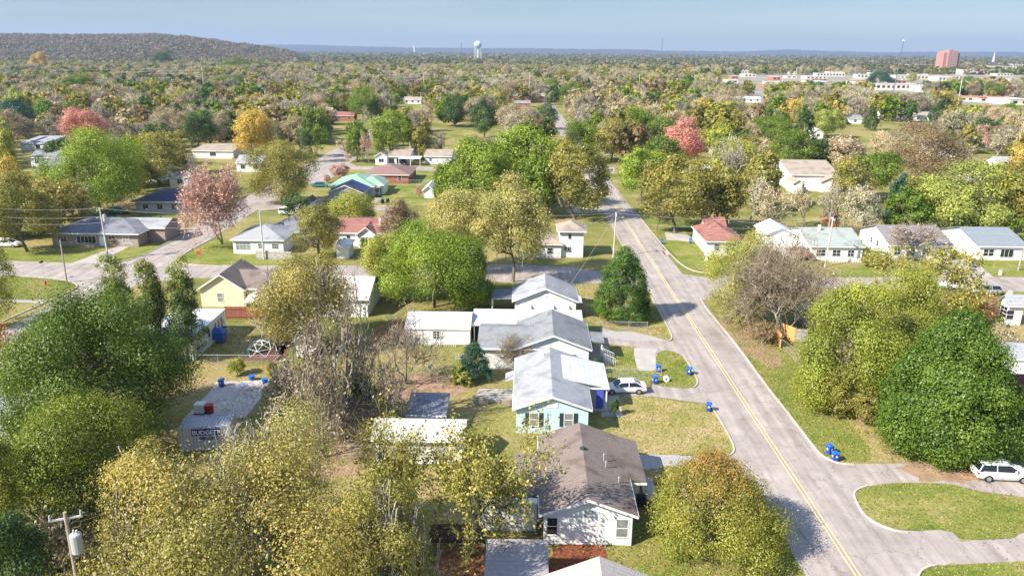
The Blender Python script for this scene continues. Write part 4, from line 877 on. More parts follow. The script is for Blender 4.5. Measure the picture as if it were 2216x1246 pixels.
h = House('house', 'house with pale flat roof and brick chimney at the left edge', (-120, 905), (16, 908), 8, 2.8, .6, 'gable', 'x', rm=R_LGREY, C=(-110, 835)); h.chimney(h.W - 1.7, h.D * .75, 2.5, 5.4, .62, TBRICK)
h = House('house', 'white house glimpsed through the golden and bare trees in the centre', (655, 645), (800, 645), 9, 2.8, 1.8, 'gable', 'x', rm=mat('faded_roof', (.5, .47, .46), (.62, .58, .57), scale=1), C=(668, 600)); h.win('f', .6, .9, 1.5, 1.2, 2, 1)
h = House('shed', 'white canopy shed in front of the red-roofed house', cM(395, 1120), cM(560, 1122), 4, 2.3, .3, 'shed', rm=WPAINT, cat='shed', C=cM(385, 1055))
h = House('shed', 'small white shed beside the hedge of the red-roofed house', cM(748, 1122), cM(850, 1125), 3, 2.1, .4, 'shed', rm=WPAINT, cat='shed', C=cM(760, 1075))
h = House('shed', 'white domed shed on the lawn behind the mint green roof', cM(1310, 540), cM(1440, 545), 4, 2.0, 1.3, rm=WPAINT, cat='shed', C=cM(1330, 480))
h = House('shed', 'white-roofed shed behind the red-roofed house', cM(850, 845), cM(960, 860), 5, 2.2, 1.2, rm=WPAINT, cat='shed', C=cM(880, 800))
h = House('shed', 'weathered wooden shed behind the bare tree on the right', cR(1250, 1125), cR(1400, 1150), 5, 2.3, .9, rm=WOODG, wm=WOODG, cat='shed', C=cR(1240, 1040), W=4)
h = House('shed', 'faded blue-white shed half hidden under the bare tree left of centre', cT(105, 600), cT(270, 600), 4, 2.2, .9, 'gable', 'y', rm=mat('chalky_roof', (.42, .45, .52), (.58, .60, .66), scale=2), cat='shed', C=cT(120, 520))

# shipping container with lettering
a = G(*cB(190, 665), 2.5); b = G(*cB(1060, 622), 2.5); yc = math.atan2(b.y - a.y, b.x - a.x); Lc = (b - a).length
ct = thing('storage_container', (a.x, a.y, 0), yc, 'grey corrugated storage container with blue lettering among the yellow trees', 'container')
GALV = mat('container_paint', (.42, .43, .46), (.54, .55, .58), scale=1, rough=.5, stripes=('X', .3, .74, .35))
q = MB(); q.box(0, Lc, 0, 2.44, .12, 2.42); q.build('body', GALV, ct)
q = MB()
for k in range(int(Lc / .3)): q.box(k * .3 + .03, k * .3 + .17, .03, 2.41, 2.42, 2.47)
q.box(-.02, Lc + .02, -.02, .05, 2.42, 2.5); q.box(-.02, Lc + .02, 2.39, 2.46, 2.42, 2.5); q.build('roof', R_GMETAL, ct)
q = MB()
for x in (0, Lc): q.box(x - .06, x + .06, -.03, .06, 0, 2.5); q.box(x - .06, x + .06, 2.38, 2.47, 0, 2.5)
q.box(-.02, Lc, -.03, 0.0, .05, .2); q.build('frame', STEEL, ct)
SIGNB = mat('sign_blue', (.012, .03, .22), rough=.5)
def lettering(body, size, x, z, parent, m, y=-.012):
    cu = bpy.data.curves.new('lettering', 'FONT'); cu.body = body; cu.size = size; cu.extrude = .004; cu.offset = .012
    o = bpy.data.objects.new('tmp', cu); COL.objects.link(o); dg = bpy.context.evaluated_depsgraph_get()
    me = bpy.data.meshes.new_from_object(o.evaluated_get(dg)); bpy.data.objects.remove(o)
    t = bpy.data.objects.new('lettering', me); COL.objects.link(t); t.parent = parent; me.materials.clear(); me.materials.append(m)
    t.location = (x, y, z); t.rotation_euler = (R(90), 0, 0); return t
q = MB(); q.box(1.15, 3.75, -.025, -.003, 1.62, 2.28); q.build('sign_panel', SIGNB, ct)
lettering('BUDGETR', .58, 1.2, 1.72, ct, mat('sign_white', (.70, .74, .82), rough=.5), -.032)
lettering('480-2390', .46, 1.75, 1.15, ct, SIGNB, -.012)

# distant houses and the town centre
def far_house(px, base, wpx, label, wall=None, roof=None, h_=2.8, rise=1.6, ridge='x', depth=9, cat='house', name='house', kind='gable', group=None):
    g = G(px - wpx / 2, base); g2 = G(px + wpx / 2, base); Wd = g2.x - g.x
    h = House.__new__(House); h.yaw = YAW; h.ex = Vector((math.cos(YAW), math.sin(YAW), 0)); h.ey = Vector((-math.sin(YAW), math.cos(YAW), 0)); h.o = g
    h.W, h.D, h.ze = Wd, depth, h_; h.rm = roof or R_TAN; h.wm = wall or WPAINT
    h.root = thing(name, g, YAW, label, cat, group); h.block(0, 0, Wd, depth, h_, rise, kind, ridge, .3, h.wm, h.rm, True)
    n = max(1, int(Wd / 4))
    for i in range(n): h.win('f', (i + .5) / n, .9, 1.3, 1.2, 2, 1)
    return h
FH = [(15, 238, 60, 'grey roof at the left edge above the teal tree', R_GREY), (155, 165, 34, 'white gabled house by the left power pole', R_LGREY), (180, 122, 26, 'white-roofed house under the wooded hill', WPAINT),
      (148, 170, 26, 'low white house beside the orange tree', R_WMETAL), (470, 190, 40, 'white gabled house between the two left power poles', R_LGREY), (556, 176, 22, 'small white gable behind the bare woods', WPAINT),
      (478, 132, 22, 'white house left of the far green trees', R_LGREY), (700, 222, 34, 'pale green roof left of centre', R_GREEN), (640, 110, 14, 'white house below the far ridge', WPAINT),
      (745, 262, 46, 'red brick house with white trim left of the bright green trees', R_RED), (893, 225, 40, 'tan-roofed white house behind the twin green trees', R_TAN), (1085, 190, 20, 'slim white house behind the dark pine', WPAINT),
      (708, 252, 20, 'little white house in the left middle', WPAINT), (1575, 245, 40, 'white roof behind the pink maple', R_WMETAL), (1617, 222, 55, 'wide white roof left of the conical tree', R_WMETAL),
      (1730, 240, 26, 'white house just right of the conical green tree', WPAINT), (1850, 268, 30, 'grey-roofed porch house left of the dark cedar', R_GREY), (1930, 258, 50, 'grey-roofed white house right of the dark cedar', R_GREY),
      (1985, 262, 48, 'tan-roofed house by the leaning pole', R_TAN), (2010, 262, 22, 'small white house at the tan roof', R_LGREY), (1978, 238, 26, 'mint-roofed cottage behind the tan roof', R_GREEN), (1770, 300, 24, 'white gable among yellow trees', WPAINT),
      (2040, 340, 60, 'white house behind the brown oak', R_LGREY), (2110, 320, 60, 'white-walled house right of the brown oak', R_WMETAL), (2180, 375, 44, 'white house near the right edge behind the light green tree', R_LGREY),
      (2140, 400, 40, 'white porch house behind the light green tree', WPAINT), (1590, 385, 20, 'little white shed beside the green tree', WPAINT), (1565, 370, 18, 'dark-roofed shed by the small green tree', R_NAVY),
      (1520, 392, 40, 'low white wall house left of the olive trees', WPAINT), (1535, 425, 22, 'white cottage behind the olive trees', WPAINT), (1290, 130, 30, 'tiny white house at the tree line', WPAINT), (1130, 232, 36, 'brick-front house behind the white hall', R_GREY),
      (390, 405, 50, 'cream house behind the pink cypress', R_TAN), (540, 372, 60, 'white house half hidden by the olive oak', R_LGREY), (95, 360, 60, 'grey-roofed house behind the grey bush', R_GREY), (330, 395, 34, 'white gable house beside the big bright green tree', WPAINT)]
for i, (px, by, w, lab, rf) in enumerate(FH):
    sol = random.Random(i); far_house(px, by, w, lab, roof=rf, wall=BRICK if 'brick' in lab else WPAINT, ridge='y' if 'gable' in lab else 'x', rise=1.3 + sol.random())
# hall with cupola beside the far road
h = far_house(1150, 218, 78, 'white hall with pale roof and small cupola left of the far road', BRICK, R_WMETAL, 3.5, 1.8, depth=12, cat='hall', name='hall')
h.part('cupola', WPAINT, lambda q: (q.box(4, 6, 4, 6, 5, 7.2), q.taper(5, 5, 7.2, 9, 1.1, 1.1, .05, .05)))
def pane_at(w, r, x, y, z, h_, a, m=None):
    if w is None:
        q = MB(); q.box(-a, a, 0, .1, 0, h_); w = q.build('window', m or GLASS, r)
    else: w = w.copy(); COL.objects.link(w)
    w.location = (x, y, z); return w
def block_building(px, base, wpx, hm, label, wm, depth=20, name='commercial_building', floors=0, roofm=None, cat='building', group=None, Yd=None):
    g = G(px - wpx / 2, base); g2 = G(px + wpx / 2, base); Wd = g2.x - g.x
    r = thing(name, g, 0, label, cat, group)
    q = MB(); q.box(0, Wd, 0, depth, 0, hm); q.build('wall', wm, r)
    q = MB(); q.box(-.3, Wd + .3, -.3, depth + .3, hm, hm + .25); q.box(-.3, Wd + .3, -.3, .2, hm + .25, hm + .55); q.box(-.3, .1, .2, depth + .3, hm + .25, hm + .55); q.box(Wd - .1, Wd + .3, .2, depth + .3, hm + .25, hm + .55); q.build('roof', roofm or WPAINT, r)
    q = MB(); q.box(Wd * .3, Wd * .3 + 2.2, depth * .4, depth * .4 + 2, hm + .2, hm + 1.7); q.build('rooftop_unit', STEEL, r)
    fl = floors or max(1, int(hm / 4.2)); n = max(2, min(9, int(Wd / 5))); w = None
    for j in range(fl):
        for i in range(n): w = pane_at(w, r, Wd * (i + .5) / n, -.06, hm * (j + .35) / fl, hm / fl * .42, .5 + Wd / n * .16)
    return r, Wd
RB = mat('old_red_brick', (.36, .13, .10), (.46, .20, .15), scale=.4, rough=.9); TB = mat('pale_tan_wall', (.55, .48, .40), (.66, .59, .50), scale=.3, rough=.9)
CW = mat('cream_wall', (.56, .52, .46), (.68, .64, .57), scale=.3, rough=.9); ROOFW = mat('white_flat_roof', (.50, .49, .48), (.66, .65, .64), scale=.1, rough=.8); ROOFT = mat('tan_flat_roof', (.48, .42, .37), (.60, .54, .48), scale=.1, rough=.8)
REDM = mat('bright_red_roof', (.50, .06, .06), (.58, .10, .09), scale=.3, rough=.5); ORG = mat('orange_roof', (.60, .36, .17), (.68, .42, .22), scale=.3, rough=.7)
BB = [(1655, 156, 48, 8, 'red brick block with white parapet left of the downtown rooftops', RB, ROOFW), (1702, 160, 30, 6, 'cream block right of the red brick block', CW, ROOFW), (1600, 160, 40, 5, 'white flat building left of the red brick block', CW, ROOFW),
      (1795, 166, 55, 5, 'low white row of shops left of the dark green tree', CW, ROOFW), (1850, 160, 60, 6, 'white-roofed store in the middle of downtown', CW, ROOFW), (1900, 158, 46, 7, 'tan store in the middle of downtown', TB, ROOFT),
      (1960, 160, 40, 8, 'brick store left of the tower block', RB, ROOFW), (1940, 150, 60, 9, 'long brown brick block left of the tower', RB, ROOFT), (1990, 153, 50, 13, 'dark brick block with pale cornice beside the tower', mat('dark_brick', (.20, .11, .09), (.28, .16, .13), scale=.4), CW),
      (2010, 152, 44, 12, 'brown four-storey block hugging the tower', mat('umber_brick', (.26, .15, .12), (.34, .20, .16), scale=.4), CW), (2092, 152, 56, 13, 'red brick four-storey building right of the tower', RB, ROOFT), (2112, 162, 60, 9, 'grey stone building with small gables right of the tower', TB, ROOFT),
      (2172, 158, 44, 13, 'cream courthouse with columns', CW, ROOFW), (2205, 154, 30, 15, 'tall cream building at the right edge', CW, ROOFW), (2120, 146, 60, 12, 'low white hall behind the brick buildings', CW, ROOFW),
      (1790, 148, 36, 6, 'white storage hall below the far woods', CW, ROOFW), (1730, 143, 24, 5, 'small white roof at the far woods', CW, ROOFW), (1880, 143, 34, 6, 'white store by the far tree line', CW, ROOFW),
      (1935, 195, 80, 6, 'long white store with pale awnings behind the olive trees', CW, ROOFW), (1880, 186, 60, 4, 'white garage row behind the olive trees', CW, ROOFW), (1783, 190, 22, 6, 'bright blue-sided shed left of downtown', mat('bright_blue_siding', (.08, .25, .60), rough=.6), ROOFW),
      (1930, 178, 50, 5, 'tan store right of the dark green tree', TB, ROOFT), (2060, 172, 50, 5, 'low tan block beneath the tower', TB, ROOFT), (2005, 172, 56, 5, 'flat pale roof left of the tower foot', TB, ROOFW),
      (2150, 190, 70, 4, 'broad white flat roof right of the green trees', CW, ROOFW), (2205, 180, 36, 5, 'white building with dark doorway at the right edge', CW, ROOFW), (2190, 200, 44, 6, 'red brick front building at the right edge', RB, ROOFT),
      (2090, 220, 56, 3.5, 'orange-tan roofed building left of the bright red roof', CW, ORG), (2155, 222, 70, 3.5, 'low building with bright red roof near the right edge', CW, REDM), (2205, 228, 40, 4, 'white-roofed building right of the bright red roof', CW, ROOFW),
      (2200, 208, 40, 3.5, 'rust-red roofed building at the right edge', CW, R_RED), (1500, 132, 24, 5, 'tan warehouse at the far tree line', TB, ROOFT), (1430, 126, 30, 8, 'pale industrial plant far beyond the woods', TB, ROOFW), (1765, 172, 40, 4, 'white shop row by the blue shed', CW, ROOFW),
      (1545, 127, 30, 8, 'long pale shed on the far plain', TB, ROOFW), (700, 108, 26, 8, 'pale farm sheds below the far ridge', TB, ROOFW)]
rb = random.Random(4); side = ['left', 'right']
ADJ = ['long', 'square', 'narrow', 'broad', 'squat', 'deep']
for k in range(46):
    px = 1575 + (k * 137.5) % 640; by = 141 + (k * 29.3) % 60; nb_ = min(BB[:30], key=lambda b: (b[0] - px) ** 2 + 9 * (b[1] - by) ** 2)
    if 2020 < px < 2090 and 145 < by < 172: continue
    key = ' '.join(nb_[4].split()[:4]); key = key if key.split()[-1] not in ('the', 'of', 'with', 'in', 'left', 'right', 'behind') else ' '.join(key.split()[:3])
    BB.append((px, by, rb.uniform(11, 34), rb.uniform(3.2, 6), '%s %s flat-roofed town building %s %s the %s' % (ADJ[k % 6], ['cream', 'tan', 'brick', 'white'][k % 4], 'behind' if by < nb_[1] else 'in front of', '' if 1 else '', key), [CW, TB, RB, WPAINT][k % 4], [ROOFW, ROOFW, ROOFT, ROOFW][k % 4]))
BB = [b[:4] + (' '.join(b[4].split()),) + b[5:] for b in BB]
for i, (px, by, w, hm, lab, wm, rf) in enumerate(BB): block_building(px, by, w, hm, lab, wm, depth=14 + (i * 7) % 17, roofm=rf)
# brick tower block with stepped corners
g = G(2040, 158); g2 = G(2071, 158); Wd = (g2 - g).length
Yt = g.y; top = at_depth(2055, 111, Yt).z
r = thing('tower_block', g, R(8), 'tall red brick tower block with stepped corners above downtown', 'tower')
TRB = mat('tower_brick', (.40, .20, .17), (.47, .25, .21), scale=.2, rough=.9)
q = MB(); q.box(Wd * .2, Wd * .8, 0, Wd * .9, 0, top); q.box(0, Wd * .2, Wd * .12, Wd * .78, 0, top * .93); q.box(Wd * .8, Wd, Wd * .12, Wd * .78, 0, top * .95); q.box(Wd * .35, Wd * .62, Wd * .2, Wd * .6, top, top + 2.5); q.build('wall', TRB, r)
w = None
for j in range(12):
    for x in (.05, .25, .42, .58, .74, .93): w = pane_at(w, r, Wd * x, -.06 if .2 < x < .8 else Wd * .12 - .06, 3 + j * (top - 5) / 12, 1.5, .8, GLASSL)
q = MB()
for j in range(13): z = 1.6 + j * (top - 5) / 12; q.box(Wd * .2 - .1, Wd * .8 + .1, -.14, 0, z, z + .35)
q.build('trim', CW, r)
q = MB(); q.tube((Wd * .5, Wd * .4, top + 2), (Wd * .5, Wd * .4, top + 6), .12); q.build('antenna', STEEL, r)
# church with white spire, domed roof
g = G(2152, 150); r = thing('church', g, 0, 'church with dark roof and slim white spire at the right', 'church'); zt = at_depth(2152, 112, g.y).z
q = MB(); q.box(-12, 12, 0, 22, 0, 10); q.build('wall', CW, r); q = MB(); q.taper(0, 11, 10, 18, 10, 10, 2, 2); q.build('roof', R_DARK, r)
q = MB(); q.box(-2, 2, 9, 13, 17, 21); q.taper(0, 11, 21, zt, 1.6, 1.6, .15, .15); q.build('spire', WPAINT, r)
# water tower
g = Vector((at_depth(1034, 100, 2700).x, 2700, 0)); g.z = 0
r = thing('water_tower', g, 0, 'white and blue ball-shaped water tower on legs above the tree line', 'water tower')
zt = at_depth(1034, 89, 2700).z; rad = (at_depth(1043.5, 100, 2700).x - at_depth(1024.5, 100, 2700).x) / 2; rad *= .85; zc = zt - rad * .95
q = MB(); q.ball((0, 0, zc), rad, rad, rad * .95, 24, 16); q.build('tank', mat('tower_white', (.66, .72, .76), rough=.4), r, smooth=True)
q = MB(); q.tube((0, 0, zc - rad * .35), (0, 0, zc - rad * .05), rad * 1.03, rad * 1.04, 24); q.build('band', mat('tower_blue', (.25, .50, .66), rough=.4), r)
q = MB(); q.tube((0, 0, 0), (0, 0, zc - rad * .8), 1.4, 1.4, 10)
for k in range(6):
    a = k * math.pi / 3 + .3; q.tube((rad * 1.05 * math.cos(a), rad * 1.05 * math.sin(a), 0), (rad * .85 * math.cos(a), rad * .85 * math.sin(a), zc - rad * .1), .6, .6, 6)
q.build('leg', mat('tower_leg', (.68, .76, .80), rough=.5), r)
g = at_depth(897, 105, 8500); r = thing('water_tower', (g.x, 8500, 0), 0, 'small white cylindrical tank on the far plain', 'water tower'); q = MB(); q.tube((0, 0, 0), (0, 0, at_depth(897, 99, 8500).z), 10, 10, 14); q.build('tank', CW, r); q = MB(); q.tube((0, 0, at_depth(897, 99, 8500).z), (0, 0, at_depth(897, 98, 8500).z), 10, 1, 14); q.build('cap', CW, r)
# masts
def mast(px, top, Y, lean, rad_, label, head=False):
    g = at_depth(px, top, Y); r = thing('radio_mast', (g.x - lean, Y, 0), 0, label, 'mast'); q = MB(); q.tube((0, 0, 0), (lean, 0, g.z), rad_ * 1.6, rad_, 6); q.build('pole', mat('mast_grey', (.12, .15, .16), rough=.6), r)
    q = MB(); q.tube((lean, 0, g.z - rad_ * 3), (lean, 0, g.z), rad_ * (4 if head else 1.3), rad_ * (4 if head else 1.3), 8); q.build('lamp_head' if head else 'antenna', WPAINT, r)
mast(1956, 87, 800, 3, .3, 'tall dark light mast with white lamp head left of the tower block', True)
mast(998, 89, 2600, 0, .7, 'thin far radio mast left of the ball water tower'); mast(1434, 80, 2600, 0, .7, 'thin far radio mast right of the ball water tower')
# ------------------------------------------------------------------ vehicles
TYRE = mat('tyre_rubber', (.02, .02, .02), rough=.9); RIM = mat('alloy_rim', (.5, .5, .52), rough=.3, metal=.7); CGLASS = mat('car_glass', (.015, .018, .022), rough=.06, spec=.9)
HL = mat('headlamp', (.75, .75, .72), rough=.15); TL = mat('tail_lamp', (.45, .02, .02), rough=.25)
def paint(n, c): return mat(n, c, rough=.22, spec=.6)
PW_, PS_, PD_, PT_ = paint('white_car_paint', (.80, .81, .82)), paint('silver_car_paint', (.38, .40, .42)), paint('dark_car_paint', (.03, .02, .03)), paint('teal_car_paint', (.03, .22, .24))
def loft(q, rows):
    n = len(rows[0]); vs = [p for r in rows for p in r]; fs = []
    for i in range(len(rows) - 1):
        for k in range(n): fs.append((i * n + k, i * n + (k + 1) % n, (i + 1) * n + (k + 1) % n, (i + 1) * n + k))
    fs.append(tuple(range(n - 1, -1, -1))); fs.append(tuple((len(rows) - 1) * n + k for k in range(n))); q.add(vs, fs)
def car(px, py, kind, body, label, yaw=0.0, cat='car', name='parked_car'):
    """px, py: ground point under the middle of the car; +x local is the nose"""
    g = G(px, py); r = thing(name, g, yaw, label, cat)
    L, Wd, H = {'sedan': (4.8, 1.82, 1.45), 'suv': (4.7, 1.88, 1.68), 'pickup': (5.4, 1.95, 1.8), 'van': (4.6, 1.8, 1.6)}[kind]
    w = Wd / 2; bl = .92 if kind == 'sedan' else 1.05
    st = [(-.5, .45, .78, .72), (-.485, .32, bl - .06, .9), (-.40, .25, bl, .98), (-.2, .22, bl, 1), (.15, .22, bl - .02, 1), (.3, .22, bl - .08, .99), (.42, .25, bl - .17, .94), (.485, .32, .66, .84), (.5, .42, .56, .66)]
    rows = []
    for x, zl, zt, k in st:
        hw = w * k; rows.append([(x * L, -hw * .86, zl), (x * L, hw * .86, zl), (x * L, hw, zl + (zt - zl) * .35), (x * L, hw * .985, zl + (zt - zl) * .7), (x * L, hw * .86, zt), (x * L, -hw * .86, zt), (x * L, -hw * .985, zl + (zt - zl) * .7), (x * L, -hw, zl + (zt - zl) * .35)])
    q = MB(); loft(q, rows); b = q.build('body', body, r, smooth=False)
    if kind == 'sedan': cb = [(-.40, 0, .80), (-.24, 1, .66), (.0, 1, .68), (.09, .98, .67), (.25, 0, .78)]
    elif kind == 'pickup': cb = [(-.10, 0, .84), (-.07, 1, .74), (.14, 1, .74), (.27, 0, .82)]
    else: cb = [(-.48, .1, .84), (-.41, .93, .74), (-.2, 1, .74), (.08, 1, .74), (.27, 0, .82)]
    hr = H - .05
    rows = [[(x * L, -w * .9, bl - .08), (x * L, w * .9, bl - .08), (x * L, w * (.88 - .2 * f), bl - .05 + (hr - bl) * f), (x * L, -w * (.88 - .2 * f), bl - .05 + (hr - bl) * f)] for x, f, k in cb]
    q = MB(); loft(q, rows); q.build('window', CGLASS, b)
    q = MB(); tops = [c for c in cb if c[1] > .9]; x0, x1 = tops[0][0] * L - .03, tops[-1][0] * L + .05
    q.slab([(x0, -w * .70, hr - .06), (x1, -w * .70, hr - .05), (x1, w * .70, hr - .05), (x0, w * .70, hr - .06)], .05); q.slab([(x0 + .15, -w * .62, hr + .02), (x1 - .15, -w * .62, hr + .02), (x1 - .15, w * .62, hr + .02), (x0 + .15, w * .62, hr + .02)], .08)
    for s_ in (-1, 1):
        for x in ([cb[0][0], cb[-1][0]] if kind != 'x' else []):
            xt = x0 if x < 0 else x1; q.tube((x * L, s_ * w * .86, bl - .04), (xt, s_ * w * .70, hr - .06), .045, .045, 5)
        xm = (x0 + x1) / 2; q.tube((xm, s_ * w * .9, bl - .04), (xm, s_ * w * .70, hr - .07), .04, .04, 5)
        if kind in ('suv', 'van'): q.tube((x0 + .2, s_ * w * .6, hr + .06), (x1 - .3, s_ * w * .6, hr + .06), .03)
        q.tube((x0 + L * .0, s_ * w * .93, bl - .04), (cb[-1][0] * L, s_ * w * .93, bl - .1), .03, .03, 4)
    q.build('roof', body, b)
    if kind == 'pickup':
        q = MB(); q.box(-L * .47, -L * .12, -w * .78, w * .78, bl - .3, bl + .01); q.build('bed', DARK, b)
        q = MB(); q.box(-L * .485, -L * .46, -w * .84, w * .84, .6, bl + .05); q.build('tailgate', body, b)
    for x in (-.30, .32):
        for s_ in (-1, 1):
            q = MB(); q.tube((x * L, s_ * (w - .2), .33), (x * L, s_ * (w + .012), .33), .345, .345, 18); wh = q.build('wheel', TYRE, r)
            q = MB(); q.tube((x * L, s_ * (w - .02), .33), (x * L, s_ * (w + .03), .33), .22, .2, 12); q.build('rim', RIM, wh)
    for s_ in (-1, 1):
        q = MB(); q.box(L * .455, L * .492, s_ * w * .7 - .17, s_ * w * .7 + .17, .58, .72); q.build('headlight', HL, r)
        q = MB(); q.box(-L * .497, -L * .46, s_ * w * .74 - .15, s_ * w * .74 + .15, .66, .86); q.build('tail_light', TL, r)
        q = MB(); q.box(.15 * L, .15 * L + .14, s_ * (w + .02) - .07, s_ * (w + .02) + .07, bl, bl + .14); q.build('mirror', body, r)
    q = MB(); q.box(-L * .505, -L * .49, -.26, .26, .5, .64); q.build('number_plate', WPAINT, r)
    return r
car(1351, 847, 'sedan', PW_, 'white four-door sedan parked on the drive beside the light blue house', R(183))
car(2163, 1033, 'suv', PW_, 'white wagon parked under the big dark green tree at the right edge', R(-4))
car(2072, 624, 'pickup', PW_, 'white pickup parked on the right cross street behind the silver car', R(180), 'pickup', 'pickup_truck')
car(2128, 636, 'suv', PS_, 'silver crossover parked on the right cross street in front of the white pickup', R(176))
car(873, 357, 'pickup', PD_, 'dark pickup parked under the flat carport', R(-90), 'pickup', 'pickup_truck')
car(694, 405, 'sedan', PT_, 'teal car parked at the left end of the mint green house', R(6))
car(626, 464, 'suv', PW_, 'white crossover parked in front by the dark-roofed garage', R(0))
car(630, 456, 'sedan', PW_, 'white sedan parked just behind the white crossover', R(0))
car(18, 534, 'van', PW_, 'white van parked at the left edge in front of the long brick house', R(0), 'van', 'van')
car(252, 462, 'sedan', PT_, 'blue-green car parked behind the slate grey roof', R(0))
car(8, 806, 'sedan', PW_, 'white car beside the brick chimney at the left edge', R(80))
car(1360, 277, 'sedan', PD_, 'small dark car beyond the grey-green round tree')
car(1832, 270, 'suv', PD_, 'dark car outside the porch house left of the dark cedar')
# ------------------------------------------------------------------ wheelie bins
BINB = mat('bin_blue', (.02, .07, .42), (.03, .10, .50), scale=2, rough=.45); BINL = mat('bin_lid_blue', (.02, .14, .50), rough=.4); BLK = mat('black_plastic', (.02, .02, .02), rough=.6)
def bin_(px, py, yaw, label, s=.86):
    r = thing('wheelie_bin', G(px, py), yaw, label, 'bin', 'blue wheelie bins'); r.scale = (s, s, s)
    q = MB(); q.taper(0, 0, .08, .98, .22, .26, .30, .34); q.box(-.32, .32, -.36, .36, .93, 1.0); b = q.build('body', BINB, r)
    q = MB(); q.add([(-.33, -.37, 1.0), (.33, -.37, 1.0), (.33, .37, 1.0), (-.33, .37, 1.0), (-.2, -.3, 1.1), (.24, -.3, 1.1), (.24, .3, 1.1), (-.2, .3, 1.1)], [(3, 2, 1, 0), (4, 5, 6, 7), (0, 1, 5, 4), (1, 2, 6, 5), (2, 3, 7, 6), (3, 0, 4, 7)]); q.tube((.36, -.25, .97), (.36, .25, .97), .03); q.build('lid', BINL, r)
    for s_ in (-1, 1):
        q = MB(); q.tube((.24, s_ * .3, .13), (.24, s_ * .24, .13), .13, .13, 12); q.build('wheel', BLK, r)
    q = MB(); q.add([(-.305, -.11, .5), (-.305, .11, .5), (-.32, .11, .74), (-.32, -.11, .74)], [(0, 1, 2, 3)]); q.add([(-.1, -.325, .55), (.1, -.325, .55), (.1, -.345, .78), (-.1, -.345, .78)], [(0, 1, 2, 3)]); q.build('emblem', WPAINT, r)
    return r
for px, py, yw, lab in [(1424, 805, 0, 'blue wheelie bin on the pale slab, behind the bin by the hose reel'), (1417, 830, 10, 'blue wheelie bin on the grass left of the hose reel'), (1491, 811, -20, 'blue wheelie bin at the kerb on the right of the rounded lawn'),
      (1533, 889, -15, 'blue wheelie bin alone on the kerb beside the tan lawn'), (1794, 981, 20, 'pale-lidded blue wheelie bin, rear one of the pair on the right verge'), (1806, 997, 5, 'blue wheelie bin, front one of the pair on the right verge'),
      (1432, 528, 0, 'blue wheelie bin at the far right kerb before the dark red roof'), (1494, 526, 0, 'blue wheelie bin against the wall of the dark red roofed house'), (2107, 579, 0, 'blue wheelie bin on the drive between the two right-hand porch houses'),
      (480, 836, 0, 'blue wheelie bin on the left patio'), (803, 539, 0, 'blue wheelie bin under the small white shed near the hedge')]:
    bin_(px, py, R(yw), lab)
# ------------------------------------------------------------------ poles, wires
POLE = mat('pole_wood', (.30, .25, .21), (.44, .38, .33), scale=2, rough=.9); POLEP = mat('pole_pale', (.50, .47, .43), (.60, .57, .53), scale=2, rough=.85)
INS = mat('insulator', (.42, .43, .44), rough=.4)
POLES = {}
def pole(key, px, top, base, label, rad_=.15, arm=2.2, armyaw=90, lean=(0, 0), tr=False, m=None, lamp=False, name='utility_pole', cat='pole', cross=1):
    g = G(px, base); f = g.y / ray(px, top).y; H = CAMH + ray(px, top).z * f
    r = thing(name, g, 0, label, cat); q = MB(); tp = (lean[0], lean[1], H); q.tube((0, 0, 0), tp, rad_, rad_ * .7, 10); q.build('pole', m or POLE, r)
    c, s_ = math.cos(R(armyaw)), math.sin(R(armyaw))
    if arm:
        q = MB()
        for k in range(cross):
            z = H - .4 - k * 1.1; q.tube((tp[0] - c * arm / 2, tp[1] - s_ * arm / 2, z), (tp[0] + c * arm / 2, tp[1] + s_ * arm / 2, z), .07, .07, 4)
        q.build('crossarm', POLEP, r)
        for u in (-.45, 0, .45):
            q = MB(); q.tube((tp[0] + c * arm * u, tp[1] + s_ * arm * u, H - .35), (tp[0] + c * arm * u, tp[1] + s_ * arm * u, H - .05), .07, .05, 6); q.build('insulator', INS, r)
    if tr:
        q = MB(); q.tube((.5, -.2, H - 2.4), (.5, -.2, H - 1.3), .32, .32, 14); q.ball((.5, -.2, H - 1.3), .32, .32, .12); q.tube((0, 0, H - 1.9), (.4, -.1, H - 1.9), .05); t = q.build('transformer', INS, r)
        q = MB(); q.tube((.42, -.2, H - 1.25), (.42, -.2, H - 1.0), .05); q.tube((.6, -.2, H - 1.25), (.6, -.2, H - 1.0), .05); q.build('bushing', POLEP, t)
    if lamp:
        q = MB(); q.tube((0, 0, H - 1.2), (1.3, .2, H - .9), .04); q.tube((1.3, .2, H - .95), (1.7, .25, H - .95), .14, .08, 8); q.build('lamp', INS, r)
    POLES[key] = Vector((g.x + tp[0], g.y + tp[1], H)); return r
pole('a', 235, 449, 563, 'pale utility pole with crossarm at the left crossing', m=POLEP, lean=(-.25, 0), tr=True)
pole('b', 145, 519, 612, 'short dark wooden pole on the left corner lawn', arm=0, rad_=.14)
pole('c', 571, 457, 562, 'wooden utility pole in front of the leaning wood fence', m=POLEP)
pole('d', 1327, 460, 557, 'utility pole with lamp behind the conical tree by the striped street', m=POLEP, arm=1.8, lamp=True, lean=(.2, 0))
pole('e', 1785, 470, 577, 'pale utility pole in front of the sage green roof', m=POLEP, lean=(.4, 0), rad_=.17, arm=1.8)
pole('f', 2203, 505, 585, 'wooden pole at the right edge by the blue-grey roof', m=POLE, arm=0, lean=(.5, 0))
pole('g', 411, 383, 473, 'tall pole with crossarm left of the pink cypress', m=POLEP, lean=(-.3, 0), tr=True)
pole('h', 889, 308, 369, 'pale pole before the taupe-roofed house with carport', m=POLEP, arm=1.6)
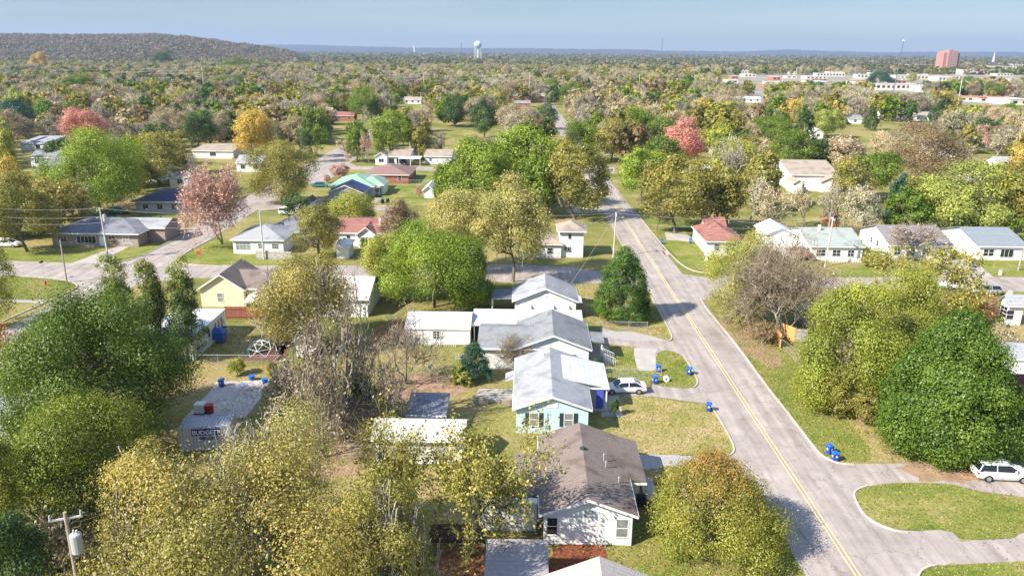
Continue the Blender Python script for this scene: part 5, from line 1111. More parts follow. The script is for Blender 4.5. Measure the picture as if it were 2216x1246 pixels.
pole('i', 205, 1108, 1470, 'foreground wooden pole with grey transformer and crossarms', m=POLE, rad_=.13, arm=1.7, armyaw=20, tr=True, cross=1)
pole('j', 655, 305, 352, 'slim pole left of the diagonal crossing', arm=0, m=POLEP, rad_=.12); pole('k', 785, 330, 352, 'short post beside the pink bare tree', arm=0, rad_=.12)
for i, (px, t, b) in enumerate([(443, 145, 196), (226, 138, 162), (685, 155, 186), (918, 160, 196), (1146, 158, 206), (1382, 162, 200), (1548, 168, 198), (1690, 168, 198), (1853, 166, 194), (2072, 168, 220), (912, 200, 235), (957, 195, 230), (1188, 200, 215), (1805, 206, 238), (2015, 240, 262), (2086, 250, 278), (795, 235, 250)]):
    pole('t%d' % i, px, t, b + 12, ['tall pale transmission pole over the bare woods on the left', 'far transmission pole behind the orange tree', 'transmission pole left of centre above the woods', 'tall pole above the woods in the centre', 'tallest pale pole behind the white hall', 'tall pole right of the far road', 'pole over the white roofs on the right', 'pole behind the yellow trees on the right', 'pole above the olive trees before downtown', 'tall leaning pole left of the orange-tan roof', 'crossarm pole behind the tan-roofed white house', 'crossarm pole right of the tan-roofed white house', 'short pole at the white hall', 'pale lamp pole above the lime tree', 'leaning pole at the tan-roofed house', 'leaning pole by the grey bare trees on the right', 'short pole right of the left green tree'][i],
         rad_=.3 if i < 10 else .16, arm=3.0 if i < 10 or i in (10, 11) else 1.2, armyaw=90 if i < 10 else 0, m=POLEP)
WIREM = mat('wire', (.50, .49, .48), rough=.5)
def wire(a, b, label, sag=.8, r=.018, off=(0, 0, 0), group='overhead wires'):
    a = a + Vector(off); b = b + Vector(off); n = 10; P = []
    for k in range(n + 1): t = k / n; p = a.lerp(b, t); p.z -= sag * 4 * t * (1 - t); P.append(p)
    q = MB(); q.path(P, r, 4); o = q.build('overhead_wire', WIREM); tag(o, label, 'wire', group); return o
pa = POLES
far = lambda px, py, Y: at_depth(px, py, Y)
LW = far(-60, 445, pa['a'].y)
for z, w in ((-.1, 'top'), (-1.6, 'middle'), (-2.7, 'lowest')):
    o = (0, 0, z)
    wire(LW, pa['a'], '%s wire from the left edge to the crossing pole' % w, .5, off=o); wire(pa['a'], pa['c'], '%s wire between the crossing pole and the fence pole' % w, .7, off=o)
    wire(pa['c'], pa['d'], '%s wire between the fence pole and the lamp pole' % w, 1.0, off=o); wire(pa['d'], pa['e'], '%s wire from the lamp pole over the crossing to the right pole' % w, .8, off=o); wire(pa['e'], pa['f'], '%s wire from the sage roof pole to the right edge pole' % w, .8, off=o)
wire(pa['g'], pa['h'], 'wire from the crossarm pole to the carport pole', 1.2)
tk = [pa['t1'], pa['t0'], pa['t2'], pa['t3'], pa['t4']]; L0 = far(-80, 150, pa['t1'].y - 60)
for z, w in ((0, 'topmost'), (-2.2, 'second'), (-4.4, 'third'), (-7.5, 'lowest')):
    wire(L0, pa['t0'], '%s transmission wire at the left edge' % w, 2, .045, (0, 0, z)); wire(pa['t0'], pa['t2'], '%s transmission wire left of centre' % w, 2, .045, (0, 0, z)); wire(pa['t2'], pa['t3'], '%s transmission wire toward the centre pole' % w, 2, .045, (0, 0, z)); wire(pa['t3'], pa['t4'], '%s transmission wire behind the white hall' % w, 2, .045, (0, 0, z))
i_ = pa['i']
for k, tgt in enumerate([(330, 1080), (280, 1060)]):
    wire(i_, at_depth(tgt[0], tgt[1], i_.y + 9), ['upper', 'lower'][k] + ' thin wire leaving the foreground transformer pole', .3, .012, (0, 0, -.2 - k * .5))
wire(pa['d'], G(*cA(560, 345), 4.4), 'service wire from the lamp pole to the grey-roofed house', .5); wire(pa['d'], G(*c5(1440, 240), 4.8), 'service wire from the lamp pole to the two-storey house', .3)
wire(pa['e'], G(*c6(1000, 235), 4.2), 'service wire from the right pole to the sage green roof', .4); wire(pa['e'], G(*cR(560, 190), 4.6), 'service wire from the right pole to the dark red roof', .6); wire(pa['c'], G(*cM(600, 850), 4.2), 'service wire from the fence pole to the red roof', .4)
wire(pa['a'], G(*c4(600, 120), 4.4), 'service wire from the crossing pole to the slate grey roof', .3)
# ------------------------------------------------------------------ fences
def fence(pts, label, kind='wood', h=1.7, m=None, zoff=0, rows=None, seg=2.4):
    P = [G(*p) for p in pts]; r = thing('fence', P[0], 0, label, 'fence'); o = P[0]; planks = MB(); rails = MB(); posts = []
    for a, b in zip(P, P[1:]):
        a = a - o; b = b - o; d = b - a; L = d.length
        if L < .3: continue
        d.normalize(); nn = Vector((-d.y, d.x, 0)); n = max(1, round(L / seg))
        for k in range(n + 1): posts.append(a + d * L * k / n)
        if kind == 'chain':
            rails.tube(a + Vector((0, 0, h)), b + Vector((0, 0, h)), .025, n=5)
            rails.tube(a + Vector((0, 0, .08)), b + Vector((0, 0, .08)), .01, n=3)
            for k in range(int(L / .35)):
                p = a + d * k * .35; q_ = p + d * min(h, L - k * .35)
                planks.tube(p + Vector((0, 0, .05)), q_ + Vector((0, 0, .05 + (q_ - p).length)), .006, n=3); planks.tube(p + Vector((0, 0, h)), q_ + Vector((0, 0, h - (q_ - p).length + .02)), .006, n=3)
        else:
            w = .16 if kind == 'wood' else .14; st = .165 if kind == 'wood' else (.3 if kind == 'picket' else .145)
            rg = random.Random(len(label))
            for k in range(int(L / st)):
                p = a + d * (k * st + .01); q_ = p + d * w * (1 if kind != 'picket' else .8); hh = h + rg.uniform(-.04, .04)
                planks.add([(*(p - nn * .015).xy, .05), (*(q_ - nn * .015).xy, .05), (*(q_ + nn * .015).xy, .05), (*(p + nn * .015).xy, .05), (*(p - nn * .015).xy, hh), (*(q_ - nn * .015).xy, hh), (*(q_ + nn * .015).xy, hh), (*(p + nn * .015).xy, hh)], [(4, 5, 6, 7), (0, 1, 5, 4), (1, 2, 6, 5), (2, 3, 7, 6), (3, 0, 4, 7)])
            for z in (.35, h - .35): rails.tube(a + Vector((0, 0, z)) - nn * .06, b + Vector((0, 0, z)) - nn * .06, .04, n=4)
    mm = m or {'wood': WOOD, 'chain': STEEL, 'picket': WPAINT, 'panel': WPAINT}[kind]
    planks.build({'wood': 'boards', 'chain': 'mesh', 'picket': 'pickets', 'panel': 'panels'}[kind], mm, r); rails.build('rail', mm, r)
    for p in posts:
        q = MB(); q.tube((p.x, p.y, 0), (p.x, p.y, h + .08), .045 if kind != 'chain' else .03, n=6); q.build('post', mm, r)
    return r
fence([c4(1450, 800), c4(1755, 802)], 'red-brown wooden privacy fence in front of the yellow house', h=1.8, m=WOODR)
fence([cN(838, 1246), cN(1210, 1262)], 'leaning weathered board fence in front of the white pale-roofed house', h=1.6, m=WOODG)
fence([c4(930, 305), c4(1105, 240)], 'white panel fence along the left side street', 'panel', h=1.8); fence([c4(1093, 218), c4(1190, 215)], 'short white panel fence beside the left side street', 'panel', h=1.7)
fence([cR(1250, 1235), cR(1400, 1180)], 'grey board fence by the weathered shed under the bare tree', h=1.9, m=WOODG)
fence([c6(585, 935), c6(630, 990)], 'new orange cedar fence panel at the bare tree, end piece', h=1.9, m=WOODN); fence([c6(598, 900), c6(722, 948)], 'new orange cedar fence panel at the bare tree, long piece', h=1.9, m=WOODN); fence([c6(724, 948), c6(800, 950)], 'weathered grey fence panel joined to the orange cedar panel', h=1.8, m=WOODG)
fence([c6(630, 990), c6(700, 1040), c6(760, 1120), c6(830, 1210), (1775, 870)], 'rusty wire fence along the right hedge', 'chain', h=1.3)
fence([cA(905, 870), cA(905, 815), cA(1150, 822), cA(1310, 830)], 'chain-link fence beside the parked white sedan', 'chain', h=1.1)
fence([cA(810, 500), cA(960, 490), cA(1215, 495)], 'chain-link fence below the conical tree', 'chain', h=1.2)
fence([(608, 1000), (810, 992)], 'chain-link fence left of the large white shed', 'chain', h=1.4, ) ; fence([c8(80, 380), c8(210, 385)], 'old board fence at the corner of the large white shed', h=1.8, m=WOOD)
fence([cT(870, 850), cT(1290, 855)], 'chain-link fence across the back gardens behind the brown yard', 'chain', h=1.2)
fence([cT(1075, 640), cT(1300, 640)], 'white picket fence in front of the barn shed', 'picket', h=1.0)
fence([cM(1020, 470), cM(1460, 478)], 'chain-link fence across the lawn beyond the mint green roof', 'chain', h=1.2)
fence([c4(1260, 1090), c4(1820, 1095)], 'chain-link fence behind the left patio', 'chain', h=1.2)
fence([cS(-300, 1010), cS(95, 1015)], 'dark board fence at the bottom left of the plain garage roof', h=1.7, m=mat('dark_fence', (.07, .05, .045), (.12, .09, .08), scale=2))
fence([c2(1650, 885), c2(1720, 885)], 'short white fence panel beyond the crossing in the centre', 'panel', h=1.4)
fence([cT(1300, 745), cT(1400, 745)], 'low weathered deck railing by the small green conifer', 'picket', h=1.0, m=WOODG)
fence([cM(780, 760), cM(1010, 765)], 'grey board fence behind the red-roofed house', h=1.6, m=WOODG)
# ------------------------------------------------------------------ small things
def small(name, px, py, label, cat, parts, yaw=0.0):
    r = thing(name, G(px, py), yaw, label, cat)
    for pn, m, fn in parts: q = MB(); fn(q); q.build(pn, m, r)
    return r
red = mat('hydrant_red', (.55, .04, .03), rough=.5)
small('fire_hydrant', 99, 618, 'red fire hydrant on the left corner lawn', 'hydrant', [('body', red, lambda q: (q.tube((0, 0, 0), (0, 0, .65), .14, .13, 10), q.tube((-.24, 0, .48), (.24, 0, .48), .07))), ('cap', red, lambda q: q.ball((0, 0, .68), .16, .16, .13))])
def stop_sign(px, base, label, back=True):
    small('street_sign', px, base, label, 'sign', [('post', STEEL, lambda q: q.tube((0, 0, 0), (0, 0, 2.4), .035)), ('sign_face', STEEL if back else red, lambda q: q.tube((0, -.02, 2.5), (0, .02, 2.5), .38, .38, 8))])
stop_sign(288, 556, 'octagonal sign seen from behind at the left crossing'); stop_sign(433, 578, 'small dark-faced sign on the lawn right of the side street', False)
small('street_sign', 96, 606, 'street-name post by the red hydrant', 'sign', [('post', POLEP, lambda q: q.tube((0, 0, 0), (0, 0, 3.2), .04)), ('sign_face', SHUT, lambda q: q.box(-.12, .12, -.35, .35, 2.9, 3.2))])
small('hydrant_marker', 125, 612, 'thin marker rod beside the hydrant', 'post', [('rod', YELLOW, lambda q: q.tube((0, 0, 0), (.1, 0, 2.0), .03)), ('tip', WPAINT, lambda q: q.tube((.1, 0, 1.9), (.1, 0, 2.05), .04))])
small('utility_pedestal', 232, 563, 'pair of low white boxes at the foot of the crossing pole', 'box', [('box', WPAINT, lambda q: (q.box(-.6, -.3, -.2, .1, 0, .9), q.box(1.0, 1.3, -.1, .2, 0, .8))), ('lid', INS, lambda q: (q.box(-.63, -.27, -.23, .13, .9, .96), q.box(.97, 1.33, -.13, .23, .8, .86)))])
small('climbing_dome', 567, 762, 'white geodesic climbing dome on the back lawn', 'play frame', [('frame', WPAINT, lambda q: [ (q.tube((1.9 * math.cos(a) * math.cos(e), 1.9 * math.sin(a) * math.cos(e), 1.6 * math.sin(e)), (1.9 * math.cos(a2) * math.cos(e), 1.9 * math.sin(a2) * math.cos(e), 1.6 * math.sin(e)), .035), q.tube((1.9 * math.cos(a) * math.cos(e), 1.9 * math.sin(a) * math.cos(e), 1.6 * math.sin(e)), (1.9 * math.cos((a + a2) / 2) * math.cos(e + .5), 1.9 * math.sin((a + a2) / 2) * math.cos(e + .5), 1.6 * math.sin(min(1.57, e + .5))), .035), q.tube((1.9 * math.cos(a2) * math.cos(e), 1.9 * math.sin(a2) * math.cos(e), 1.6 * math.sin(e)), (1.9 * math.cos((a + a2) / 2) * math.cos(e + .5), 1.9 * math.sin((a + a2) / 2) * math.cos(e + .5), 1.6 * math.sin(min(1.57, e + .5))), .035)) for e in (0, .5, 1.0) for a, a2 in [(k * 1.0472 + e, (k + 1) * 1.0472 + e) for k in range(6)]])])
blu = mat('toy_blue', (.03, .12, .45), rough=.5)
small('playhouse', 472, 740, 'blue play structure against the white building wall', 'playhouse', [('body', blu, lambda q: (q.box(-.9, .9, -.6, .6, .5, 1.4), q.taper(0, 0, 1.4, 1.9, .9, .6, .5, .3))), ('leg', blu, lambda q: [q.box(x, x + .12, y, y + .12, 0, .5) for x in (-.85, .73) for y in (-.55, .43)])])
small('air_conditioner', 488, 722, 'grey air-conditioning unit beside the blue play structure', 'air conditioner', [('body', INS, lambda q: q.box(-.45, .45, -.45, .45, 0, .95)), ('fan_grille', DARK, lambda q: q.tube((0, 0, .95), (0, 0, .98), .34, .34, 14))])
small('tub', 545, 822, 'small bright blue tub on the patio, left one', 'tub', [('body', blu, lambda q: q.tube((0, 0, 0), (0, 0, .5), .28, .36, 12)), ('rim', BINL, lambda q: q.tube((0, 0, .5), (0, 0, .55), .4, .4, 12))])
small('tub', 573, 828, 'small bright blue tub on the patio, right one', 'tub', [('body', blu, lambda q: q.tube((0, 0, 0), (0, 0, .45), .26, .33, 12)), ('rim', BINL, lambda q: q.tube((0, 0, .45), (0, 0, .5), .37, .37, 12))])
small('garden_table', 527, 846, 'round white pedestal table on the patio', 'table', [('tabletop', WPAINT, lambda q: q.tube((0, 0, .72), (0, 0, .78), .55, .55, 16)), ('leg', WPAINT, lambda q: q.tube((0, 0, 0), (0, 0, .72), .22, .08, 10))])
small('drum', 454, 893, 'dark red drum behind the storage container', 'drum', [('body', mat('drum_red', (.25, .02, .03), rough=.5), lambda q: q.tube((0, 0, 0), (0, 0, .9), .42, .42, 14)), ('lid', red, lambda q: q.tube((0, 0, .9), (0, 0, .94), .44, .44, 14))])
small('tank', 435, 893, 'white caged tank beside the dark red drum', 'tank', [('body', WPAINT, lambda q: q.box(-.5, .5, -.5, .5, .2, 1.1)), ('pallet', blu, lambda q: q.box(-.55, .55, -.55, .55, 0, .18))])
small('hose_reel', 1441, 826, 'pale hose reel on the rounded lawn', 'hose reel', [('reel', WPAINT, lambda q: (q.tube((0, -.2, .4), (0, -.16, .4), .35, .35, 14), q.tube((0, .16, .4), (0, .2, .4), .35, .35, 14), q.tube((0, -.2, .4), (0, .2, .4), .12, .12, 8))), ('hose', BLK, lambda q: q.tube((0, -.14, .4), (0, .14, .4), .25, .25, 12))])
small('bird_bath', 1529, 563, 'white bird bath on the lawn in front of the dark red roofed house', 'bird bath', [('pedestal', WPAINT, lambda q: q.tube((0, 0, 0), (0, 0, .8), .3, .14, 10)), ('bowl', WPAINT, lambda q: q.tube((0, 0, .8), (0, 0, .95), .3, .55, 14))])
small('post_box', 1808, 890, 'white box on a stick at the edge of the right hedge', 'box', [('post', WPAINT, lambda q: q.tube((0, 0, 0), (-.1, 0, 1.6), .05)), ('box', INS, lambda q: q.box(-.1, .2, -.25, .15, 0, .45))])
small('utility_pedestal', 2164, 595, 'small pale utility stub on the right lawn', 'box', [('box', WPAINT, lambda q: q.box(-.2, .2, -.15, .15, 0, .8)), ('lid', INS, lambda q: q.box(-.24, .24, -.19, .19, .8, .86))])
small('bird_feeder', cT(1117, 850)[0], cT(1117, 850)[1], 'mint green bird feeder on a post at the garden fence', 'feeder', [('post', POLE, lambda q: q.tube((0, 0, 0), (0, 0, 1.1), .07)), ('roof', R_GREEN, lambda q: q.taper(0, 0, 1.1, 1.5, .35, .35, .1, .1))])
small('scrap_pile', cM(850, 670)[0], cM(850, 670)[1], 'clutter of barrels and boards behind the blue-tarped house', 'clutter', [('barrel', BLK, lambda q: (q.tube((1.2, 0, 0), (1.2, 0, 1.0), .4, .4, 10), q.tube((2.4, .6, 0), (2.4, .6, 1.0), .4, .4, 10))), ('boards', WOODG, lambda q: (q.box(-1.5, .3, -.3, .5, 0, .7), q.box(-.9, .8, 1, 1.3, 0, 1.1))), ('tarp', DIRT, lambda q: q.taper(.4, -.6, 0, .8, .8, .5, .2, .2))])
small('tarp_canopy', cM(790, 590)[0], cM(790, 590)[1], 'flat grey canopy on posts beside the mint green house', 'canopy', [('roof', R_GREY, lambda q: q.slab([(-2.4, -1.5, 2.3), (2.4, -1.5, 2.3), (2.4, 1.5, 2.4), (-2.4, 1.5, 2.4)], .1)), ('post', POLE, lambda q: [q.tube((x, y, 0), (x, y, 2.25), .06) for x in (-2.2, 2.2) for y in (-1.3, 1.3)])])
small('laundry_post', cT(840, 520)[0], cT(840, 520)[1], 'white T-shaped clothes post in the back garden', 'clothes post', [('post', WPAINT, lambda q: q.tube((0, 0, 0), (0, 0, 2), .05)), ('crossbar', WPAINT, lambda q: q.box(-.9, .9, -.05, .05, 1.9, 2.0))])
small('clothes_post', 1669, 552, 'dark T-shaped clothes post in front of the white garage', 'clothes post', [('post', STEEL, lambda q: q.tube((0, 0, 0), (0, 0, 2.4), .05)), ('crossbar', STEEL, lambda q: q.box(-1.2, 1.2, -.05, .05, 2.1, 2.2))])
small('woodpile', cA(180, 960)[0], cA(180, 960)[1], 'pile of pale boards left of the light blue house', 'woodpile', [('boards', WOODG, lambda q: [q.box(-2.4 + (k % 3) * .15, 2.2 - (k % 2) * .3, -1.2 + k * .4, -.95 + k * .4, 0, .35 + (k % 3) * .12) for k in range(6)]), ('pallet', WOOD, lambda q: (q.box(-2.6, -1.0, -1.9, -1.4, 0, .9), q.box(.5, 2.2, -1.9, -1.5, 0, .6)))])
small('entry_steps', c4(265, 690)[0], c4(265, 690)[1], 'dark entry steps with handrail at the left kerb', 'steps', [('step', CONC, lambda q: (q.box(-.6, .6, -.2, .2, 0, .3), q.box(.3, 1.2, -.2, .2, 0, .18))), ('handrail', BLK, lambda q: (q.tube((-.3, 0, 0), (-.3, 0, 1.1), .03), q.tube((.5, 0, 0), (.5, 0, .9), .03), q.tube((-.3, 0, 1.1), (.5, 0, .9), .03)))])
small('gas_grill', cS(1215, 700)[0], cS(1160, 750)[1], 'dark covered grill beside the east wall of the brown-roofed house', 'grill', [('body', BLK, lambda q: (q.box(-.4, .4, -.3, .3, .3, .9), q.tube((-.4, 0, .95), (.4, 0, .95), .28, .28, 10))), ('wheel', TYRE, lambda q: (q.tube((.35, -.34, .14), (.35, -.28, .14), .14), q.tube((.35, .28, .14), (.35, .34, .14), .14)))])
small('car_wheel', cS(1240, 740)[0], cS(1240, 760)[1], 'loose bicycle-like wheel lying by the round autumn tree', 'wheel', [('tyre', BLK, lambda q: q.path([(.35 * math.cos(k * .628), -.02, .38 + .35 * math.sin(k * .628)) for k in range(11)], .04)), ('hub', STEEL, lambda q: q.tube((0, -.05, .38), (0, .03, .38), .06))])
small('drain_inlet', 1436, 548, 'rusty kerb drain opening on the right of the striped street', 'drain', [('opening', mat('rust', (.20, .07, .04), (.3, .12, .07), scale=4), lambda q: q.box(-.1, .25, -1.2, 1.2, 0, .16)), ('cover', CONC, lambda q: q.box(.25, .9, -1.2, 1.2, 0, .17))])
# ------------------------------------------------------------------ trees of the place
C_ = dict(green=(.155, .225, .020), bright=(.23, .31, .03), dark=(.075, .130, .03), teal=(.045, .125, .07), olive=(.285, .26, .055), yg=(.35, .36, .06), ochre=(.50, .37, .085), gold=(.58, .41, .08), twig=(.275, .22, .155),
          tan=(.44, .36, .22), pink=(.64, .29, .23), pinkb=(.52, .32, .25), grey=(.33, .29, .215), rust=(.44, .19, .08), lime=(.33, .365, .08), brown=(.27, .19, .10), beige=(.40, .365, .24), yellowp=(.42, .38, .12), dull=(.345, .295, .075))
LEAF_W = leaf_mat('leaf_two_tone', c2=(.36, .20, .06)); LEAF_W2 = leaf_mat('leaf_yellow_tip', c2=(.27, .29, .05)); LEAF_W3 = leaf_mat('leaf_dark_base', c2=(.03, .07, .03))
def big(kind, n, size, seed, z0=.12, lumps=.3, m=None, w=None, inner=.45, stem=1, cr=None, per=28, aspect=.7, rt=.35, lv=3, bark=None, rk=1.0, twiggy=False):
    def f(H, Rr):
        c = leafy('crown', kind, Rr * rk, H * z0, H, n, size, seed, m=m, lumps=lumps, inner=inner, w=w, cr=cr, per=per, aspect=aspect)
        return make_trunk('trunk', seed, H, Rr * (1.05 if twiggy else .7), rt, nstem=stem, levels=4 if twiggy else lv, kids=(6, 5, 4, 3) if twiggy else (6, 4, 3), m=BARKP if twiggy else bark, top=.99 if twiggy else .78), c
    f.low = z0 <= .121
    return f
def bare(seed, levels=4, kids=(7, 5, 4, 4), nstem=1, leaves=0, lsize=.3, rmin=.018, spread=.75, r0=.3, m=None, segs=3):
    return lambda H, Rr: bare_crown(seed, H, Rr, r0, levels, kids, nstem, rmin, m, leaves, lsize, spread, segs)
T = place_tree
# foreground
T('shade_tree', 560, 985, 1400, 640, None, C_['dull'], 'huge golden-ochre leafy tree filling the bottom left of centre', meshes=big('dome', 76838, 0.151, 11, twiggy=True, z0=.10, lumps=.35, inner=.75, rt=.4, rk=1.0, cr=1.2))
T('shade_tree', 622, 872, 1230, 310, None, C_['yellowp'], 'pale yellow-green leafy tree right of the storage container', meshes=big('round', 44466, 0.128, 12, twiggy=True, z0=.15, lumps=.4, inner=.6, stem=3))
T('shade_tree', 352, 960, 1330, 200, None, C_['dull'], 'orange-tipped yellow tree between the green tree and the storage container', meshes=big('round', 32608, 0.139, 13, twiggy=True, lumps=.4, inner=.6, stem=2))
T('shade_tree', 840, 1020, 1400, 230, None, C_['olive'], 'olive yellow tree at the bottom, left of the tall thin bare tree', meshes=big('round', 26680, 0.139, 14, twiggy=True, lumps=.4, inner=.6, stem=2))
T('shade_tree', 905, 1165, 1370, 130, None, C_['yg'], 'small yellow-green treetop at the bottom edge below the thin bare tree', meshes=big('round', 8034, 0.158, 15, lumps=.4))
T('shade_tree', 232, 632, 1020, 430, None, (.115, .175, .02), 'very large rounded dark green tree on the left in front of the white flat-roofed building', meshes=big('dome', 130436, 0.174, 16, z0=.08, lumps=.42, rt=.5, cr=1.5, inner=.35))
T('shade_tree', 180, 880, 1210, 330, None, (.185, .225, .025), 'broad yellow-green tree below the very large dark green tree', meshes=big('dome', 77075, 0.151, 17, z0=.06, lumps=.4, inner=.4, cr=1.2))
T('shade_tree', 10, 930, 1240, 130, None, C_['yg'], 'yellow-green tree cut by the left edge', meshes=big('round', 20750, 0.151, 18, lumps=.4))
T('shade_tree', 60, 1110, 1400, 190, None, C_['dark'], 'dark green tree at the bottom left corner', meshes=big('round', 26680, 0.145, 19, lumps=.3))
T('bare_shrub', 120, 1085, 1235, 190, None, C_['twig'], 'grey twiggy thicket around the foreground transformer pole', cat='shrub', meshes=bare(20, 3, (7, 7, 6), 8, leaves=900, rmin=.012, r0=.12))
T('bare_shrub', 760, 850, 955, 190, None, C_['twig'], 'tangle of pale vines and twigs at the foot of the big bare tree', cat='shrub', meshes=bare(21, 3, (7, 7, 6), 9, leaves=300, rmin=.014, r0=.12))
T('bare_tree', 15, 680, 860, 120, None, C_['rust'], 'reddish-leaved small bare tree at the left edge above the brick chimney', meshes=bare(22, 3, (6, 5, 5), 2, leaves=900, lsize=.3, r0=.14))
T('shade_tree', -25, 525, 720, 130, None, C_['yg'], 'yellow-green tree at the left edge beside the corner lawn', meshes=big('round', 17786, 0.197, 23, lumps=.4))
for px, top, w, sd in ((272, 552, 80, 24), (345, 562, 72, 25), (410, 558, 82, 26)):
    T('poplar', px, top, 790, w, None, C_['dark'], 'upright dark green poplar with yellow-tipped top, %s of the three over the big green tree' % {24: 'leftmost', 25: 'middle', 26: 'rightmost'}[sd], group='upright poplars', meshes=big('column', 19267, 0.174, sd, z0=.05, lumps=.5, m=LEAF_W2, w=(2.0, -1.05), inner=.3))
T('bare_tree', 860, 870, 1185, 230, None, C_['olive'], 'thin-leaved bare tree before the large white shed', meshes=bare(27, 4, (6, 5, 4, 3), 3, leaves=2600, lsize=.22, rmin=.014, r0=.16))
T('bare_tree', 1015, 855, 1205, 300, None, C_['olive'], 'sparse yellow-green tree with dark trunk left of the brown-roofed white house', meshes=bare(28, 4, (7, 5, 4, 4), 1, leaves=6500, lsize=.24, rmin=.016, r0=.24, m=BARK, spread=.85))
T('bare_tree', 745, 568, 950, 210, None, C_['twig'], 'big bare tree with pale limbs in the centre left', meshes=bare(29, 4, (5, 4, 3, 3), 2, leaves=500, rmin=.016, r0=.5, segs=3, spread=1.0))
T('bare_tree', 655, 615, 960, 200, None, C_['twig'], 'vine-tangled bare tree left of the big bare tree', meshes=bare(30, 4, (5, 4, 3, 3), 2, leaves=700, rmin=.016, r0=.34, segs=3, spread=1.05))
T('bare_tree', 812, 690, 940, 150, None, C_['twig'], 'low crooked bare tree right of the big bare tree', meshes=bare(301, 3, (6, 5, 4), 3, leaves=250, rmin=.016, r0=.22, segs=3, spread=1.1))
T('bare_tree', 700, 760, 990, 130, None, C_['twig'], 'short leaning bare tree before the big bare tree', meshes=bare(302, 3, (6, 5, 4), 3, leaves=250, rmin=.016, r0=.2, segs=3, spread=1.1))
T('bare_tree', 880, 640, 830, 170, None, C_['twig'], 'arching bare tree in front of the barn shed', meshes=bare(31, 4, (6, 4, 4, 3), 3, leaves=100, rmin=.02, r0=.18, m=BARK, spread=.95))
T('evergreen_bush', 775, 790, 930, 120, None, C_['dark'], 'dark evergreen bush under the big bare tree', cat='bush', meshes=big('round', 11856, 0.145, 32, z0=.02))
T('shade_tree', 668, 556, 752, 225, None, C_['dull'], 'golden olive tree right of the yellow house', meshes=big('round', 44466, 0.197, 33, twiggy=True, z0=.2, lumps=.45, inner=.6, m=None, stem=2))
T('shade_tree', 1535, 985, 1232, 300, None, (.30, .31, .05), 'round autumn tree with rusty top beside the street at the bottom', meshes=big('magnolia', 65218, 0.145, 34, z0=.04, lumps=.18, m=LEAF_W, w=(1.5, -.75), inner=.3, cr=.8, aspect=.5))
T('magnolia', 1344, 536, 703, 126, None, (.095, .175, .022), 'dense conical dark green tree casting its shadow over the street', meshes=big('magnolia', 47430, 0.174, 35, z0=.01, lumps=.16, inner=.25, cr=.75))
T('magnolia', 2035, 682, 1008, 304, None, (.115, .190, .022), 'enormous glossy dark green tree beside the white wagon', meshes=big('magnolia', 136364, 0.197, 36, z0=.01, lumps=.2, inner=.25, cr=1.1))
T('shade_tree', 1820, 610, 905, 230, None, (.29, .325, .045), 'big yellow-green tree, left half of the pair behind the glossy tree', meshes=big('dome', 71146, 0.174, 37, z0=.02, lumps=.3, inner=.35, cr=1.1))
T('shade_tree', 1945, 590, 860, 240, None, (.285, .30, .045), 'big yellow-green tree, right half of the pair behind the glossy tree', meshes=big('dome', 59288, 0.174, 38, z0=.05, lumps=.35, inner=.4, cr=1.1))
T('hedge_bush', 1800, 790, 905, 90, None, C_['olive'], 'low olive hedge bush at the right wire fence', cat='bush', meshes=big('dome', 8034, 0.165, 39, z0=.0)); T('hedge_bush', 1870, 830, 925, 90, None, C_['olive'], 'olive hedge bush between the wire fence and the glossy tree', cat='bush', meshes=big('dome', 8034, 0.165, 40, z0=.0))
T('bare_tree', 1690, 480, 735, 290, None, C_['twig'], 'wide bare grey shrubby tree right of the crossing', meshes=bare(41, 4, (7, 6, 5, 4), 7, leaves=1500, lsize=.3, rmin=.02, r0=.2, segs=3))
T('shade_tree', 1592, 500, 715, 150, None, C_['yg'], 'loose yellow-green tree left of the wide bare tree', meshes=big('round', 23715, 0.186, 42, z0=.05, lumps=.45, inner=.7))
T('bare_tree', 2000, 520, 690, 250, None, C_['olive'], 'sparse flat-topped olive tree over the right cross street', meshes=bare(43, 4, (6, 5, 4, 4), 1, leaves=5000, lsize=.35, rmin=.025, r0=.25, spread=1.1))
T('bare_shrub', 2170, 690, 760, 70, None, C_['tan'], 'bare shrub against the satellite-dish house', cat='shrub', meshes=bare(44, 3, (6, 5, 5), 6, leaves=300, r0=.08)); T('bush', 2157, 680, 712, 22, None, C_['green'], 'small green bush left of the satellite-dish house', cat='bush', meshes=big('round', 1406, 0.160, 45, z0=.0))
T('conifer', 1025, 742, 832, 84, None, C_['teal'], 'small bluish green conifer left of the light blue house', meshes=big('cone', 17786, 0.128, 46, z0=.0, lumps=.25)); T('bush', 1000, 790, 838, 50, None, C_['yg'], 'yellow-green bush at the foot of the small conifer', cat='bush', meshes=big('round', 2812, 0.176, 47, z0=.0))
T('bare_shrub', 1105, 712, 795, 105, None, C_['twig'], 'bare fan-shaped shrub against the grey-roofed white house', cat='shrub', meshes=bare(48, 3, (7, 7, 6), 7, leaves=60, rmin=.012, r0=.09))
